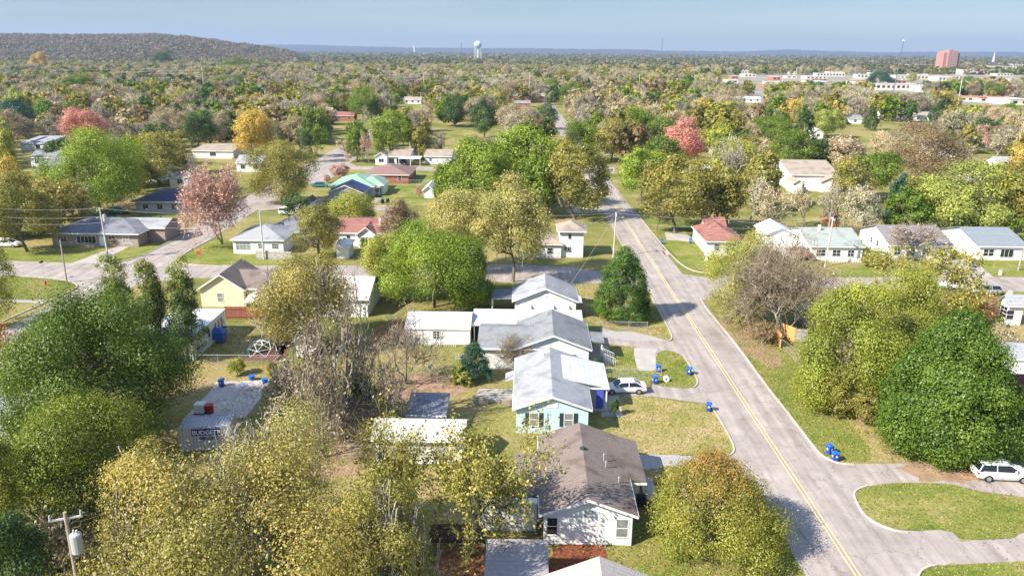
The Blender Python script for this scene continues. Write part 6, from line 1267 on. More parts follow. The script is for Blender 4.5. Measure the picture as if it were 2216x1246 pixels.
# centre
T('shade_tree', 940, 480, 690, 260, None, C_['bright'], 'bright green tree in the centre behind the long white carport', meshes=big('dome', 65218, 0.209, 50, z0=.06, lumps=.45, inner=.45, cr=1.5))
T('shade_tree', 845, 500, 655, 130, None, C_['yg'], 'yellow-green tree left of the bright green centre tree', meshes=big('round', 26680, 0.209, 51, z0=.1, lumps=.4, inner=.5)); T('shade_tree', 1020, 520, 680, 110, None, C_['green'], 'darker green tree right of the bright green centre tree', meshes=big('dome', 26680, 0.197, 52, z0=.05, lumps=.3))
T('shade_tree', 1110, 378, 610, 190, None, C_['yellowp'], 'tall pale golden tree with dark forked trunk left of the two-storey house', meshes=big('round', 44466, 0.244, 53, z0=.28, lumps=.45, inner=.7, bark=BARK)); T('shade_tree', 985, 410, 590, 150, None, C_['yellowp'], 'pale golden tree left of the tall forked golden tree', meshes=big('round', 29643, 0.244, 54, z0=.15, lumps=.45, inner=.6))
T('shade_tree', 870, 430, 560, 90, None, C_['brown'], 'brownish-red leafed tree right of the red roof', meshes=big('round', 14821, 0.232, 55, z0=.1, lumps=.4, inner=.6))
T('shade_tree', 765, 415, 505, 110, None, C_['yg'], 'yellow-green tree behind the red roof', meshes=big('round', 19267, 0.232, 56, lumps=.4)); T('shade_tree', 690, 440, 560, 110, None, C_['olive'], 'olive tree left of the red-roofed house', meshes=big('round', 19267, 0.221, 57, z0=.15, lumps=.4, inner=.65))
T('cypress', 482, 335, 528, 160, None, C_['pinkb'], 'pinkish-brown cypress with ruddy trunk beside the side street', meshes=bare(58, 4, (9, 6, 5, 4), 2, leaves=9000, lsize=.34, rmin=.03, r0=.32))
T('shade_tree', 608, 303, 450, 148, None, C_['olive'], 'olive oak behind the white crossover', meshes=big('round', 35573, 0.268, 59, z0=.12, lumps=.35, inner=.5)); T('shade_tree', 222, 275, 475, 215, None, C_['bright'], 'large bright green spreading tree left of the navy roof', meshes=big('dome', 65218, 0.279, 60, z0=.1, lumps=.5, inner=.45, rt=.45, cr=2.0))
T('shade_tree', 60, 372, 545, 150, None, C_['olive'], 'yellowish olive tree beside the white van', meshes=big('dome', 29643, 0.244, 61, z0=.18, lumps=.4, inner=.6)); T('bare_tree', 90, 340, 420, 70, None, C_['grey'], 'small bare grey tree at the left behind the olive tree', meshes=bare(62, 3, (6, 6, 5), 2, rmin=.04))
L_ = [  # px, top, base, width, lib kind, colour, label
 ('shade_tree', 1035, 300, 470, 150, ('leafy', 0), 'bright', 'left bright green tree of the central mass beside the street'), ('shade_tree', 1125, 272, 450, 185, ('leafy', 1), 'bright', 'topmost green tree of the central mass beside the street'),
 ('shade_tree', 1160, 340, 470, 110, ('leafy', 2), 'green', 'green tree just behind the tall forked golden tree'), ('shade_tree', 1245, 308, 475, 150, ('leafy', 3), 'olive', 'olive oak leaning over the street at the centre'), ('shade_tree', 975, 350, 460, 90, ('leafy', 0), 'green', 'green tree at the edge of the open lawn'),
 ('shade_tree', 1387, 320, 440, 125, ('leafy', 1), 'bright', 'bright green tree on the right kerb of the street'), ('shade_tree', 1462, 338, 505, 175, ('leafy', 3), 'olive', 'broad olive tree behind the right kerb before the dark red roof'), ('shade_tree', 1555, 365, 500, 120, ('leafy', 0), 'olive', 'olive tree behind the dark red roof'),
 ('maple', 1477, 255, 362, 100, ('leafy', 2), 'pink', 'salmon pink maple right of the street'), ('shade_tree', 1392, 233, 345, 130, ('leafy', 1), 'green', 'large green tree left of the salmon pink maple'), ('maple', 193, 232, 325, 100, ('leafy', 0), 'pink', 'salmon pink maple at the upper left'),
 ('shade_tree', 52, 190, 285, 62, ('leafy', 1), 'lime', 'lime-topped tree at the left edge'), ('shade_tree', 38, 215, 300, 90, ('leafy', 2), 'teal', 'dark bluish green tree at the left edge under the lime-topped tree'), ('shade_tree', 12, 262, 390, 70, ('leafy', 3), 'yg', 'yellow-green tree at the left edge below the teal tree'),
 ('shade_tree', 88, 113, 158, 38, ('leafy', 0), 'gold', 'small orange round tree near the wooded hill'), ('shade_tree', 361, 205, 258, 48, ('leafy', 1), 'lime', 'bright lime tree amid the bare woods'), ('shade_tree', 432, 240, 325, 80, ('leafy', 2), 'dark', 'very dark green tree between the tan trees'),
 ('shade_tree', 357, 243, 320, 85, ('loose', 0), 'tan', 'orange-tan tree right of the upper left pink maple'), ('shade_tree', 348, 288, 398, 140, ('leafy', 3), 'olive', 'olive tree right of the bright green spreading tree'), ('shade_tree', 552, 238, 345, 100, ('leafy', 0), 'gold', 'golden tree above the olive oak'),
 ('shade_tree', 686, 235, 340, 62, ('column', 0), 'green', 'upright green tree by the diagonal crossing'), ('shade_tree', 663, 275, 352, 46, ('loose', 1), 'dark', 'thin grey-green sapling at the diagonal crossing'), ('bush', 125, 302, 352, 75, ('leafy', 2), 'dark', 'grey-green bushy tree beside the solar-panel house'),
 ('shade_tree', 180, 163, 212, 75, ('leafy', 3), 'green', 'green tree over the left woods'), ('shade_tree', 197, 190, 232, 50, ('leafy', 0), 'yg', 'yellow-green tree amid the left woods'), ('shade_tree', 505, 163, 210, 82, ('leafy', 1), 'green', 'green spreading tree by the left transmission pole'),
 ('shade_tree', 354, 108, 150, 46, ('leafy', 2), 'dark', 'dark round tree under the wooded hill'), ('shade_tree', 515, 125, 160, 62, ('leafy', 3), 'green', 'green clump left of the far centre'), ('shade_tree', 608, 200, 240, 62, ('leafy', 0), 'dark', 'dark green trees right of the green spreading tree'),
 ('shade_tree', 786, 188, 262, 76, ('leafy', 1), 'green', 'green tree left of the crossarm poles'), ('shade_tree', 850, 240, 345, 95, ('leafy', 2), 'bright', 'bright green round tree behind the taupe-roofed house'), ('shade_tree', 908, 262, 345, 62, ('leafy', 3), 'olive', 'dark olive tree right of the bright green round tree'),
 ('shade_tree', 772, 262, 352, 62, ('leafy', 0), 'green', 'green tree left of the bright green round tree'), ('bare_tree', 800, 283, 356, 42, ('bare', 0), 'pinkb', 'pinkish bare tree in front of the green trees'), ('shade_tree', 983, 206, 275, 70, ('leafy', 1), 'dark', 'left one of the twin dark green trees above centre'),
 ('shade_tree', 1048, 213, 298, 74, ('leafy', 2), 'dark', 'right one of the twin dark green trees above centre'), ('shade_tree', 1078, 188, 250, 42, ('column', 1), 'yellowp', 'upright yellowish tree above the twin green trees'), ('shade_tree', 1112, 222, 300, 82, ('loose', 0), 'tan', 'tan airy tree right of the twin green trees'),
 ('shade_tree', 1183, 222, 280, 64, ('loose', 1), 'dark', 'grey-green round tree left of the far road'), ('shade_tree', 1236, 178, 235, 52, ('leafy', 3), 'green', 'green round tree right of the far road'), ('bare_tree', 1310, 253, 332, 52, ('bare', 1), 'grey', 'bare tree right of the far road'),
 ('bare_tree', 1326, 183, 255, 42, ('bare', 2), 'beige', 'whitish slender bare tree beyond the street'), ('shade_tree', 978, 150, 182, 28, ('leafy', 0), 'brown', 'small dark maroon round tree in the far centre'), ('shade_tree', 1012, 155, 190, 56, ('leafy', 1), 'tan', 'orange-tan tree in the far centre'),
 ('conifer', 1676, 203, 300, 80, ('cone', 0), 'green', 'tall conical green tree on the right'), ('shade_tree', 1670, 250, 310, 95, ('leafy', 2), 'green', 'green tree at the foot of the tall conical tree'), ('conifer', 1735, 232, 322, 58, ('cone', 1), 'dark', 'dark conifer right of the tall conical tree'),
 ('shade_tree', 1792, 235, 298, 80, ('leafy', 3), 'lime', 'lime-yellow tree on the right'), ('conifer', 1768, 208, 248, 46, ('cone', 2), 'dark', 'dark evergreen above the lime-yellow tree'), ('conifer', 1882, 230, 282, 44, ('cone', 0), 'dark', 'dark cedar by the porch house'),
 ('shade_tree', 1516, 213, 275, 46, ('leafy', 0), 'gold', 'bright yellow tree left of the conical green tree'), ('shade_tree', 1578, 190, 268, 78, ('loose', 0), 'tan', 'tan feathery tree left of the conical green tree'), ('shade_tree', 1547, 288, 362, 46, ('column', 0), 'green', 'small upright green tree right of the salmon pink maple'),
 ('shade_tree', 1706, 283, 378, 112, ('leafy', 1), 'green', 'broad green tree above the big gabled house'), ('shade_tree', 1612, 290, 362, 92, ('loose', 1), 'olive', 'loose olive tree right of the small upright green tree'), ('shade_tree', 1640, 328, 455, 112, ('leafy', 2), 'olive', 'yellowish olive tree left of the big gabled house'),
 ('shade_tree', 1992, 262, 405, 185, ('loose', 0), 'brown', 'wide brown oak on the right'), ('shade_tree', 1832, 300, 372, 92, ('loose', 1), 'brown', 'brown tree left of the wide brown oak'), ('shade_tree', 1882, 328, 430, 112, ('leafy', 3), 'green', 'green tree right of the big gabled house'),
 ('conifer', 1935, 375, 500, 66, ('cone', 1), 'teal', 'deep bluish green conifer left of the light green tree'), ('shade_tree', 2062, 352, 512, 200, ('leafy', 1), 'lime', 'wide light green tree behind the blue-grey roofed house'), ('shade_tree', 2200, 310, 420, 80, ('leafy', 0), 'ochre', 'orange-yellow tree at the right edge'),
 ('bare_tree', 1702, 390, 505, 140, ('bare', 3), 'tan', 'wide bare tan tree behind the white garage'), ('bare_tree', 1790, 368, 508, 80, ('bare', 4), 'grey', 'tall bare pale tree behind the sage green roof'), ('shade_tree', 1858, 398, 515, 95, ('loose', 0), 'beige', 'pale yellowish airy tree behind the charcoal roof'),
 ('bush', 1797, 458, 500, 42, ('leafy', 2), 'rust', 'rust-red bush behind the sage green roof'), ('bare_tree', 1960, 470, 560, 150, ('bare', 5), 'twig', 'bare brownish tree overlapping the charcoal roof'), ('shade_tree', 2195, 470, 530, 70, ('leafy', 3), 'bright', 'bright green tree at the right edge behind the porch house'),
 ('shade_tree', 1901, 154, 190, 66, ('leafy', 1), 'teal', 'dark bluish green tree in the middle of downtown'), ('shade_tree', 2098, 165, 205, 52, ('leafy', 2), 'green', 'left green tree in front of the tower'), ('shade_tree', 2148, 175, 212, 46, ('leafy', 3), 'green', 'right green tree above the bright red roof'), ('shade_tree', 1972, 155, 182, 26, ('loose', 0), 'yg', 'pale green tree in downtown'),
 ('shade_tree', 2182, 222, 268, 56, ('leafy', 0), 'bright', 'bright green tree below the red roof'), ('conifer', 2035, 208, 275, 60, ('cone', 2), 'dark', 'dark cedar right of the leaning pole'), ('shade_tree', 1930, 198, 235, 60, ('leafy', 1), 'green', 'green tree below the white awning store'),
 ('shade_tree', 1800, 195, 240, 70, ('leafy', 2), 'olive', 'olive yellow tree row above the lime-yellow tree'), ('bare_tree', 2065, 300, 370, 90, ('bare', 0), 'beige', 'pale bare tree right of the wide brown oak'), ('bare_tree', 2150, 270, 350, 90, ('bare', 1), 'beige', 'beige bare tree near the right edge'),
 ('bare_tree', 2120, 380, 470, 70, ('bare', 2), 'grey', 'bare grey tree over the white porch house'), ('bush', 735, 355, 388, 46, ('leafy', 3), 'pinkb', 'round mauve-brown bush on the lawn by the diagonal crossing'), ('bush', 707, 378, 396, 18, ('leafy', 0), 'pinkb', 'small mauve-brown bush left of the mint green roof'),
 ('bare_shrub', 908, 396, 428, 22, ('shrub', 0), 'pinkb', 'small bare shrub beside the white domed shed'), ('shade_tree', 640, 420, 480, 80, ('loose', 1), 'dark', 'dark loose tree near the white garage'), ('bush', 787, 520, 536, 26, ('leafy', 1), 'green', 'clipped hedge before the red-roofed house'),
 ('evergreen_bush', 785, 455, 490, 60, ('leafy', 2), 'dark', 'dark evergreen behind the red-roofed house'), ('bush', 515, 782, 812, 42, ('leafy', 0), 'yg', 'yellow-green ornamental grass clump on the patio edge'), ('bush', 590, 794, 815, 24, ('leafy', 3), 'olive', 'small olive bush beside the patio'),
 ('bare_shrub', 620, 760, 900, 90, ('shrub', 1), 'grey', 'grey shrubby thicket right of the patio'), ('bush', 1330, 880, 900, 26, ('leafy', 1), 'dark', 'dark round bush by the porch of the light blue house') , ('bush', 1290, 790, 810, 22, ('leafy', 2), 'dark', 'dark bush at the porch steps of the grey-roofed house'),
 ('shade_tree', 1100, 335, 430, 90, ('leafy', 0), 'bright', 'green tree in the middle of the central mass'), ('bare_tree', 425, 320, 420, 60, ('bare', 3), 'grey', 'grey bare tree left of the pink cypress'), ('bare_tree', 1420, 430, 500, 60, ('bare', 4), 'tan', 'thin bare tree under the broad olive tree'),
 ('shade_tree', 870, 1010, 1120, 70, ('loose', 0), 'yg', 'small pale leafy sapling in front of the large white shed'), ('bush', 385, 480, 500, 20, ('leafy', 3), 'yg', 'little yellow-green bush behind the short white fence'),
 ('bush', 200, 512, 530, 46, ('leafy', 1), 'dark', 'dark hedge under the front window of the long brick house'), ('bush', 250, 512, 530, 40, ('leafy', 2), 'brown', 'brown hedge before the door of the long brick house'),
 ('bush', 1738, 540, 562, 42, ('leafy', 0), 'pinkb', 'purple-brown hedge before the sage green roofed house'), ('bush', 1890, 545, 580, 50, ('leafy', 3), 'olive', 'olive shrub between the sage and charcoal roofed houses'), ('bush', 2185, 552, 562, 16, ('leafy', 0), 'dark', 'small round bush at the blue-grey roofed house'),
 ('shade_tree', 1258, 262, 350, 100, ('leafy', 1), 'green', 'green tree closing over the street beyond the crossing'), ('shade_tree', 1322, 258, 352, 92, ('leafy', 0), 'olive', 'olive tree leaning over the street beyond the crossing'),
 ('bare_tree', 1745, 400, 492, 100, ('bare', 1), 'tan', 'tan bare tree in front of the big gabled house'), ('shade_tree', 1985, 385, 485, 110, ('leafy', 3), 'olive', 'olive tree between the deep conifer and the light green tree'), ('shade_tree', 2142, 352, 475, 110, ('leafy', 2), 'yg', 'yellow-green tree right of the light green tree'),
 ('bare_tree', 1622, 372, 478, 100, ('bare', 3), 'beige', 'beige bare tree left of the big gabled house'), ('shade_tree', 1580, 300, 400, 110, ('leafy', 0), 'yg', 'yellow-green tree above the dark red roof'), ('shade_tree', 1430, 292, 400, 105, ('leafy', 2), 'green', 'green tree below the large green tree on the right kerb'),
 ('shade_tree', 1838, 338, 440, 95, ('loose', 0), 'olive', 'airy olive tree right of the big gabled house'), ('shade_tree', 118, 385, 475, 95, ('leafy', 1), 'olive', 'olive tree behind the slate-roofed brick house'), ('shade_tree', 22, 330, 455, 90, ('loose', 1), 'ochre', 'airy ochre tree at the left edge above the white van'),
 ('shade_tree', 1225, 150, 196, 60, ('leafy', 3), 'olive', 'olive tree closing the far end of the street'), ('shade_tree', 1192, 168, 212, 50, ('leafy', 0), 'green', 'green tree left of the far end of the street'), ('shade_tree', 300, 330, 420, 100, ('leafy', 2), 'olive', 'olive tree behind the navy roof'),
 ('shade_tree', 760, 300, 350, 60, ('loose', 1), 'tan', 'tan airy tree at the diagonal crossing'), ('shade_tree', 455, 250, 318, 90, ('loose', 0), 'tan', 'tan airy tree above the long flat-roofed house'), ('shade_tree', 2080, 420, 505, 90, ('leafy', 3), 'green', 'green tree low between the charcoal and blue-grey roofs'),
 ('bare_shrub', 2090, 640, 690, 110, ('shrub', 2), 'rust', 'low reddish bare shrub in front of the silver crossover'), ('bare_shrub', 1650, 690, 745, 80, ('shrub', 1), 'brown', 'low brown brush at the orange cedar fence'),
]
for i, (nm, px, top, base, w, kd, col, lab) in enumerate(L_):
    T(nm, px, top, base, w, kd, C_[col], lab, cat={'shade_tree': 'tree', 'bare_tree': 'tree', 'maple': 'tree', 'conifer': 'tree', 'bare_shrub': 'shrub', 'bush': 'bush', 'evergreen_bush': 'bush'}[nm], seed=i)
print('named trees', len(TREES))

# ---- the other trees of the blocks: kept clear of streets, roofs and open lawns one can see
CLEAR = [(145, 240, 240, 300), (1430, 262, 1525, 345), (508, 248, 598, 325), (1642, 212, 1712, 290), (950, 212, 1085, 285), (808, 248, 896, 330), (655, 245, 712, 325), (1900, 275, 2080, 385), (1862, 236, 1902, 276), (1755, 240, 1830, 290), (1545, 470, 2216, 562), (485, 485, 640, 562), (715, 470, 845, 550), (95, 455, 420, 560), (280, 405, 400, 462), (705, 350, 985, 440), (810, 318, 970, 372), (1180, 470, 1340, 560), (1205, 215, 1262, 300), (1290, 345, 1345, 470),
         (1693, 350, 1816, 405), (415, 305, 512, 330), (1100, 205, 1180, 235), (600, 440, 660, 470), (640, 345, 780, 400), (2035, 105, 2216, 165), (1560, 140, 2040, 175), (2080, 200, 2216, 230), (1900, 185, 1990, 200), (1840, 258, 2015, 280), (40, 288, 105, 322),
         (90, 330, 130, 350), (1590, 210, 1650, 222), (1990, 300, 2140, 345), (870, 212, 915, 228), (730, 246, 770, 264)]
NOSTAND = []
for o in bpy.data.objects:
    if o.type == 'EMPTY' and o.parent is None and o.get('category') in ('house', 'garage', 'shed', 'hall', 'building', 'carport', 'tower', 'church'):
        xs = []
        for c in o.children:
            if c.type == 'MESH': xs += [o.location + Matrix.Rotation(o.rotation_euler.z, 3, 'Z') @ Vector(v) for v in c.bound_box]
        NOSTAND.append((min(v.x for v in xs) - 1, max(v.x for v in xs) + 1, min(v.y for v in xs) - 1, max(v.y for v in xs) + 1))
rg = random.Random(77); SPOTS = [(r.location.x, r.location.y, w) for r, px, t, b, w in TREES]
def ok_spot(x, y, Rr, H, keep=True):
    if XL - 3 - Rr * .4 < x < XR + 3 + Rr * .4 and y < 560: return False
    if abs(x - XW) < 5 and y < 420: return False
    for a, b, c, d in NOSTAND:
        if a < x < b and c < y < d: return False
    if keep:
        p = PX((x, y, 0)); t = PX((x, y, H)); w = Rr * FPX / y
        for x0, y0, x1, y1 in CLEAR:
            if p[0] + w > x0 and p[0] - w < x1 and p[1] > y0 and t[1] < y1 and p[1] > y1 - 12: return False
    return True
LAND = [('wooded hill', 300, 100), ('ball water tower', 1034, 110), ('tower block', 2055, 140), ('far road', 1228, 250), ('white hall', 1150, 215), ('red brick block', 1655, 150), ('bright red roof', 2155, 215), ('left transmission pole', 443, 175), ('centre transmission pole', 918, 180),
        ('upper left pink maple', 193, 270), ('golden tree', 552, 285), ('lime tree', 361, 225), ('twin dark green trees', 1015, 245), ('bright green round tree', 850, 285), ('salmon pink maple', 1477, 300), ('conical green tree', 1676, 250), ('lime-yellow tree', 1792, 260), ('dark cedar', 1882, 255),
        ('wide brown oak', 1992, 330), ('big gabled house', 1755, 380), ('light green tree', 2062, 430), ('olive oak', 608, 370), ('pink cypress', 482, 430), ('grey-green bush tree', 125, 325), ('taupe-roofed carport house', 870, 335), ('red brick white-trim house', 745, 250), ('orange-tan roof', 2090, 215), ('blue-sided shed', 1783, 185)]
NAMEC = {'bare': ('bare_tree', {'grey': 'bare grey', 'beige': 'bare beige', 'tan': 'bare tan', 'pinkb': 'bare pinkish'}), 'leafy': ('shade_tree', {}), 'loose': ('shade_tree', {}), 'cone': ('conifer', {}), 'column': ('shade_tree', {})}
WORDC = dict(green='green', bright='bright green', dark='dark green', teal='bluish green', olive='olive', yg='yellow-green', ochre='ochre', gold='golden', tan='tan', lime='lime', brown='brown', beige='beige', grey='grey', pinkb='pinkish', pink='pink', yellowp='pale yellow', rust='rusty')
MIX = [('bare', 'grey', 12), ('bare', 'beige', 10), ('bare', 'tan', 10), ('bare', 'pinkb', 4), ('loose', 'tan', 10), ('loose', 'olive', 10), ('loose', 'yg', 5), ('leafy', 'olive', 9), ('leafy', 'green', 9), ('leafy', 'dark', 6), ('leafy', 'yg', 7), ('leafy', 'ochre', 4), ('loose', 'brown', 4), ('cone', 'dark', 3), ('leafy', 'bright', 4), ('loose', 'beige', 6)]
def pick(rg): 
    s = rg.uniform(0, sum(m[2] for m in MIX))
    for m in MIX:
        s -= m[2]
        if s <= 0: return m
    return MIX[0]
cand = []
tries = 0; SH = []
while len(cand) < 250 and tries < 60000:
    tries += 1
    y = 150 + 420 * rg.random() ** 1.2; x = rg.uniform(-.72, .72) * y
    if y < 210 and abs(x) < y * .45: continue
    if y > 560 and x > .27 * y and rg.random() < .8: continue
    Rr = rg.uniform(3.6, 6.8); H = rg.uniform(8.5, 14.0)
    if not ok_spot(x, y, Rr, H): continue
    if any((x - a) ** 2 + (y - b) ** 2 < (Rr * .6 + c) ** 2 for a, b, c in SH): continue
    if any((x - a) ** 2 + (y - b) ** 2 < (Rr * .55 + min(6, w * y / FPX / 2 * .7)) ** 2 for a, b, w in SPOTS): continue
    SH.append((x, y, Rr * .6)); cand.append((x, y, Rr, H, pick(rg)))
desc = {}
for c in cand:
    x, y, Rr, H, (kd, col, _) = c; p = PX((x, y, H * .6)); word = NAMEC[kd][1].get(col, ('airy ' if kd == 'loose' else 'conical ' if kd == 'cone' else '') + WORDC[col])
    l = min(LAND, key=lambda l: (l[1] - p[0]) ** 2 + 4 * (l[2] - p[1]) ** 2); dx, dy = p[0] - l[1], p[1] - l[2]
    rel = ('right of' if dx > 0 else 'left of') if abs(dx) > 1.6 * abs(dy) else ('below' if dy > 0 else 'behind')
    size = 'tall' if H > 11.5 else 'low'; wd = 'wide' if Rr > 5.4 else 'slim'
    desc.setdefault((word, size, wd, rel, l[0]), []).append((p[0], c))
ORD = ['leftmost', 'second from left', 'third from left', 'fourth from left', 'fifth from left', 'sixth from left', 'seventh from left', 'eighth from left']
for (word, size, wd, rel, lm), lst in desc.items():
    lst.sort(key=lambda t: t[0])
    for k, (ppx, (x, y, Rr, H, (kd, col, _))) in enumerate(lst):
        lab = '%s %s %s tree %s the %s' % (size, wd, word, rel, lm)
        if len(lst) > 1: lab += ', ' + ORD[min(k, 7)]
        i = rg.randrange(6 if kd == 'bare' else 4 if kd == 'leafy' else 3 if kd == 'cone' else 2)
        root = thing(NAMEC[kd][0], (x, y, 0), rg.uniform(0, 6.28), lab, 'tree', 'trees of the town blocks'); tm, cm = lib((kd, i)); root.scale = (Rr / LIBR, Rr / LIBR, H / LIBH)
        if kd == 'cone': root.scale.x *= .6; root.scale.y *= .6
        t = bpy.data.objects.new('trunk', tm); COL.objects.link(t); t.parent = root
        c = bpy.data.objects.new('crown', cm); COL.objects.link(c); c.parent = root; b_ = C_[col]; f = rg.uniform(.8, 1.2); c.color = (b_[0] * f, b_[1] * f * rg.uniform(.93, 1.07), b_[2] * f, 1)
        SPOTS.append((x, y, Rr * FPX / y * 1.2))
print('town trees', len(cand), 'tries', tries)

# ---- woods too far and too many to count: one object, instanced
farc = bpy.data.collections.new('woods_parts')
def farobj(name, me):
    o = bpy.data.objects.new(name, me); farc.objects.link(o); return o
for i in range(4): farobj('a_leafy_%d' % i, leafy('far_leafy', ['round', 'dome', 'spread', 'round'][i], 5, .8, 10.5, 900, 1.05, 900 + i, m=LEAFI, lumps=.4, cr=1.3, per=14))
for i in range(4): farobj('b_bare_%d' % i, fuzz('far_bare', ['round', 'vase', 'round', 'dome'][i], 5, 1.0, 10.5, 1900, 1.7, .15, 920 + i, TWIGI))
for i in range(3): farobj('c_tiny_%d' % i, leafy('far_tiny', ['round', 'dome', 'spread'][i], 6, 0, 8, 130, 2.4, 940 + i, m=LEAFI, lumps=.4, cr=1.6, per=8))
pts = []; tint = []; idx = []; scl = []
rn = np.random.default_rng(5)
def tone(kd, col, f):
    b_ = C_[col]; return (b_[0] * f, b_[1] * f, b_[2] * f, 1)
grid = {}
for a, b, w in SPOTS: grid.setdefault((int(a // 12), int(b // 12)), []).append((a, b))
def free(x, y, r):
    for i in (-1, 0, 1):
        for j in (-1, 0, 1):
            for a, b in grid.get((int(x // 12) + i, int(y // 12) + j), ()):
                if (a - x) ** 2 + (b - y) ** 2 < r * r: return False
    return True
def down(x, y): return x > .275 * y and 620 < y < 1550      # town centre: fewer trees
ROWC = [('bare', 'grey', 16), ('bare', 'beige', 15), ('bare', 'tan', 12), ('leafy', 'olive', 16), ('leafy', 'green', 12), ('leafy', 'dark', 10), ('leafy', 'yg', 6), ('leafy', 'tan', 8), ('leafy', 'ochre', 2), ('leafy', 'brown', 5)]
y = 235.0
while y < 1500:
    step = 8.5 + y * .0035; n = int(1.5 * y / step)
    for k in range(n):
        x = rn.uniform(-.76, .76) * y; yy = y + rn.uniform(-.5, .5) * step; sc_ = rn.uniform(.75, 1.55)
        if down(x, yy) and rn.random() < .62: continue
        if not ok_spot(x, yy, 5 * sc_, 10 * sc_, yy < 1500): continue
        if not free(x, yy, 3.6 + 1.8 * sc_): continue
        grid.setdefault((int(x // 12), int(yy // 12)), []).append((x, yy))
        c = [m for m in ROWC]; s = rn.uniform(0, 101); kd, col = 'bare', 'grey'
        for m in c:
            s -= m[2]
            if s <= 0: kd, col = m[0], m[1]; break
        pts.append((x, yy, -.2)); tint.append(tone(kd, col, rn.uniform(.75, 1.15))); idx.append(int(rn.integers(0, 4)) + (4 if kd == 'bare' else 0)); scl.append(sc_)
    y += step * .8
y = 1500.0
while y < 7000:
    step = 14 + (y - 1500) * .012; n = int(1.55 * y / (step * 1.1))
    for k in range(n):
        x = rn.uniform(-.78, .78) * y
        if rn.random() < .12: continue
        pts.append((x, y + rn.uniform(-.5, .5) * step, -.5)); f = rn.uniform(.6, 1.0); tint.append(tone('', ['grey', 'olive', 'dark', 'tan', 'green', 'brown'][int(rn.integers(0, 6))], f)); idx.append(8 + int(rn.integers(0, 3))); scl.append(rn.uniform(1.0, 1.7) * (1 + (y - 1500) / 5000))
    y += step
hv, hn, hy = HILLV
for i in range(hn):
    for k in range(hy - 3):
        a, b, c, d = [hv[(i + p) * (hy + 1) + k + q] for p, q in ((0, 0), (1, 0), (1, 1), (0, 1))]
        if max(a[2], c[2]) < 1.5: continue
        for _ in range(9):
            u, v = rn.random(), rn.random()
            p = [(a[t] * (1 - u) + b[t] * u) * (1 - v) + (d[t] * (1 - u) + c[t] * u) * v for t in range(3)]
            pts.append((p[0], p[1], p[2] - 3)); f = rn.uniform(.6, 1.05); tint.append(tone('', ['grey', 'tan', 'pinkb', 'brown', 'olive', 'twig', 'grey'][int(rn.integers(0, 7))], f * .85)); idx.append(8 + int(rn.integers(0, 3))); scl.append(rn.uniform(1.0, 1.7))
print('far woods', len(pts))
me = bpy.data.meshes.new('woods'); me.from_pydata(pts, [], []); 
a = me.attributes.new('tint', 'FLOAT_COLOR', 'POINT'); a.data.foreach_set('color', np.array(tint, dtype=np.float32).reshape(-1))
a = me.attributes.new('pick', 'INT', 'POINT'); a.data.foreach_set('value', np.array(idx, dtype=np.int32))
a = me.attributes.new('size', 'FLOAT', 'POINT'); a.data.foreach_set('value', np.array(scl, dtype=np.float32))
wo = bpy.data.objects.new('distant_woods', me); COL.objects.link(wo); wo['kind'] = 'stuff'; wo['label'] = 'distant mixed woods running to the horizon and over the wooded hill'
ng = bpy.data.node_groups.new('woods', 'GeometryNodeTree'); ng.interface.new_socket('Geometry', in_out='INPUT', socket_type='NodeSocketGeometry'); ng.interface.new_socket('Geometry', in_out='OUTPUT', socket_type='NodeSocketGeometry')
gi = ng.nodes.new('NodeGroupInput'); go = ng.nodes.new('NodeGroupOutput'); iop = ng.nodes.new('GeometryNodeInstanceOnPoints'); ci = ng.nodes.new('GeometryNodeCollectionInfo')
ci.inputs['Collection'].default_value = farc; ci.inputs['Separate Children'].default_value = True; ci.inputs['Reset Children'].default_value = True
na = ng.nodes.new('GeometryNodeInputNamedAttribute'); na.data_type = 'INT'; na.inputs['Name'].default_value = 'pick'
nb = ng.nodes.new('GeometryNodeInputNamedAttribute'); nb.data_type = 'FLOAT'; nb.inputs['Name'].default_value = 'size'
rv = ng.nodes.new('FunctionNodeRandomValue'); rv.data_type = 'FLOAT_VECTOR'; rv.inputs['Min'].default_value = (0, 0, 0); rv.inputs['Max'].default_value = (0, 0, 6.28)
l = ng.links.new; l(gi.outputs[0], iop.inputs['Points']); l(ci.outputs[0], iop.inputs['Instance']); iop.inputs['Pick Instance'].default_value = True
l(na.outputs['Attribute'], iop.inputs['Instance Index']); l(nb.outputs['Attribute'], iop.inputs['Scale']); l(rv.outputs['Value'], iop.inputs['Rotation']); l(iop.outputs[0], go.inputs[0])
md = wo.modifiers.new('woods', 'NODES'); md.node_group = ng
# fallen leaves over the near ground
n = 26000; rn = np.random.default_rng(9); boxes = [(-30, 2, 38, 90), (-2, 20, 36, 60), (36, 75, 50, 130), (-50, -6, 60, 130)]
bi = rn.integers(0, 4, n); B = np.array(boxes)[bi]; X = B[:, 0] + (B[:, 1] - B[:, 0]) * rn.random(n); Y = B[:, 2] + (B[:, 3] - B[:, 2]) * rn.random(n)
Q = np.c_[X, Y, rn.uniform(.07, .11, n)]; nr = unit(np.c_[rn.normal(size=(n, 2)) * .3, np.ones(n)]); me = quads_mesh('fallen_leaves', leaf_quads(Q, nr, .16, rn), rn.random(n), None, LEAF)
o = bpy.data.objects.new('fallen_leaves', me); COL.objects.link(o); o.color = (.30, .17, .07, 1); o['kind'] = 'stuff'; o['label'] = 'fallen brown leaves scattered over the yards'

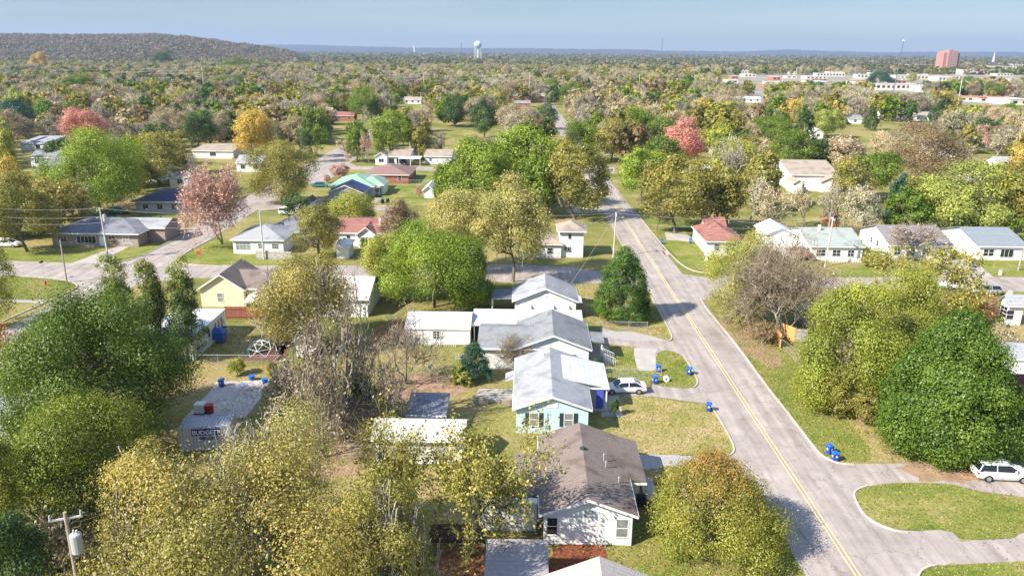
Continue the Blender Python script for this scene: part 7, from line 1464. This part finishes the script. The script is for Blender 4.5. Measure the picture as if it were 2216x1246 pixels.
# grass tufts over the near lawns
tv = []; n_t = 0
for o in [o for o in bpy.data.objects if o.name.split('.')[0] in ('lawn', 'verge', 'kerb_lawn', 'back_lawn')]:
    m_ = o.data; V = np.array([v.co[:] for v in m_.vertices])
    for p in m_.polygons:
        a_, b_, c_ = V[p.vertices[0]], V[p.vertices[1]], V[p.vertices[2]]; ar = .5 * abs((b_[0] - a_[0]) * (c_[1] - a_[1]) - (c_[0] - a_[0]) * (b_[1] - a_[1]))
        if a_[1] > 125: continue
        k = int(ar * 34); u = rn.random(k); v = rn.random(k); f = u + v > 1; u[f] = 1 - u[f]; v[f] = 1 - v[f]
        tv.append(a_ + (b_ - a_) * u[:, None] + (c_ - a_) * v[:, None])
Q = np.concatenate(tv, 0); k = len(Q); dd = unit(rn.normal(size=(k, 3)) * np.array([.6, .6, 0]) + np.array([0, 0, .7])); a_ = unit(np.c_[rn.normal(size=(k, 2)), np.zeros(k)]) * rn.uniform(.03, .075, (k, 1)); hh = rn.uniform(.05, .13, (k, 1))
P_ = np.stack([Q - a_, Q + a_, Q + a_ * .4 + dd * hh, Q - a_ * .4 + dd * hh], 1); me = quads_mesh('grass_tufts', P_, rn.random(k), None, LEAF)
o = bpy.data.objects.new('grass_tufts', me); COL.objects.link(o); o.color = (.27, .26, .07, 1); o['kind'] = 'stuff'; o['label'] = 'uneven grass tufts over the front lawns and verges'; print('tufts', k)
# ------------------------------------------------------------------ haze
q = MB(); q.box(-13500, 13500, -250, 18500, -1.0, 330.0)
hz = bpy.data.materials.new('haze'); hz.use_nodes = True; nt = hz.node_tree; nt.nodes.remove(nt.nodes['Principled BSDF'])
vol = nt.nodes.new('ShaderNodeVolumePrincipled'); vol.inputs['Color'].default_value = (.48, .63, .90, 1); vol.inputs['Density'].default_value = 0.95e-4; vol.inputs['Anisotropy'].default_value = 0.1
nt.links.new(vol.outputs[0], nt.nodes['Material Output'].inputs['Volume'])
hz.cycles.homogeneous_volume = True
h = q.build('haze', hz); h['kind'] = 'stuff'
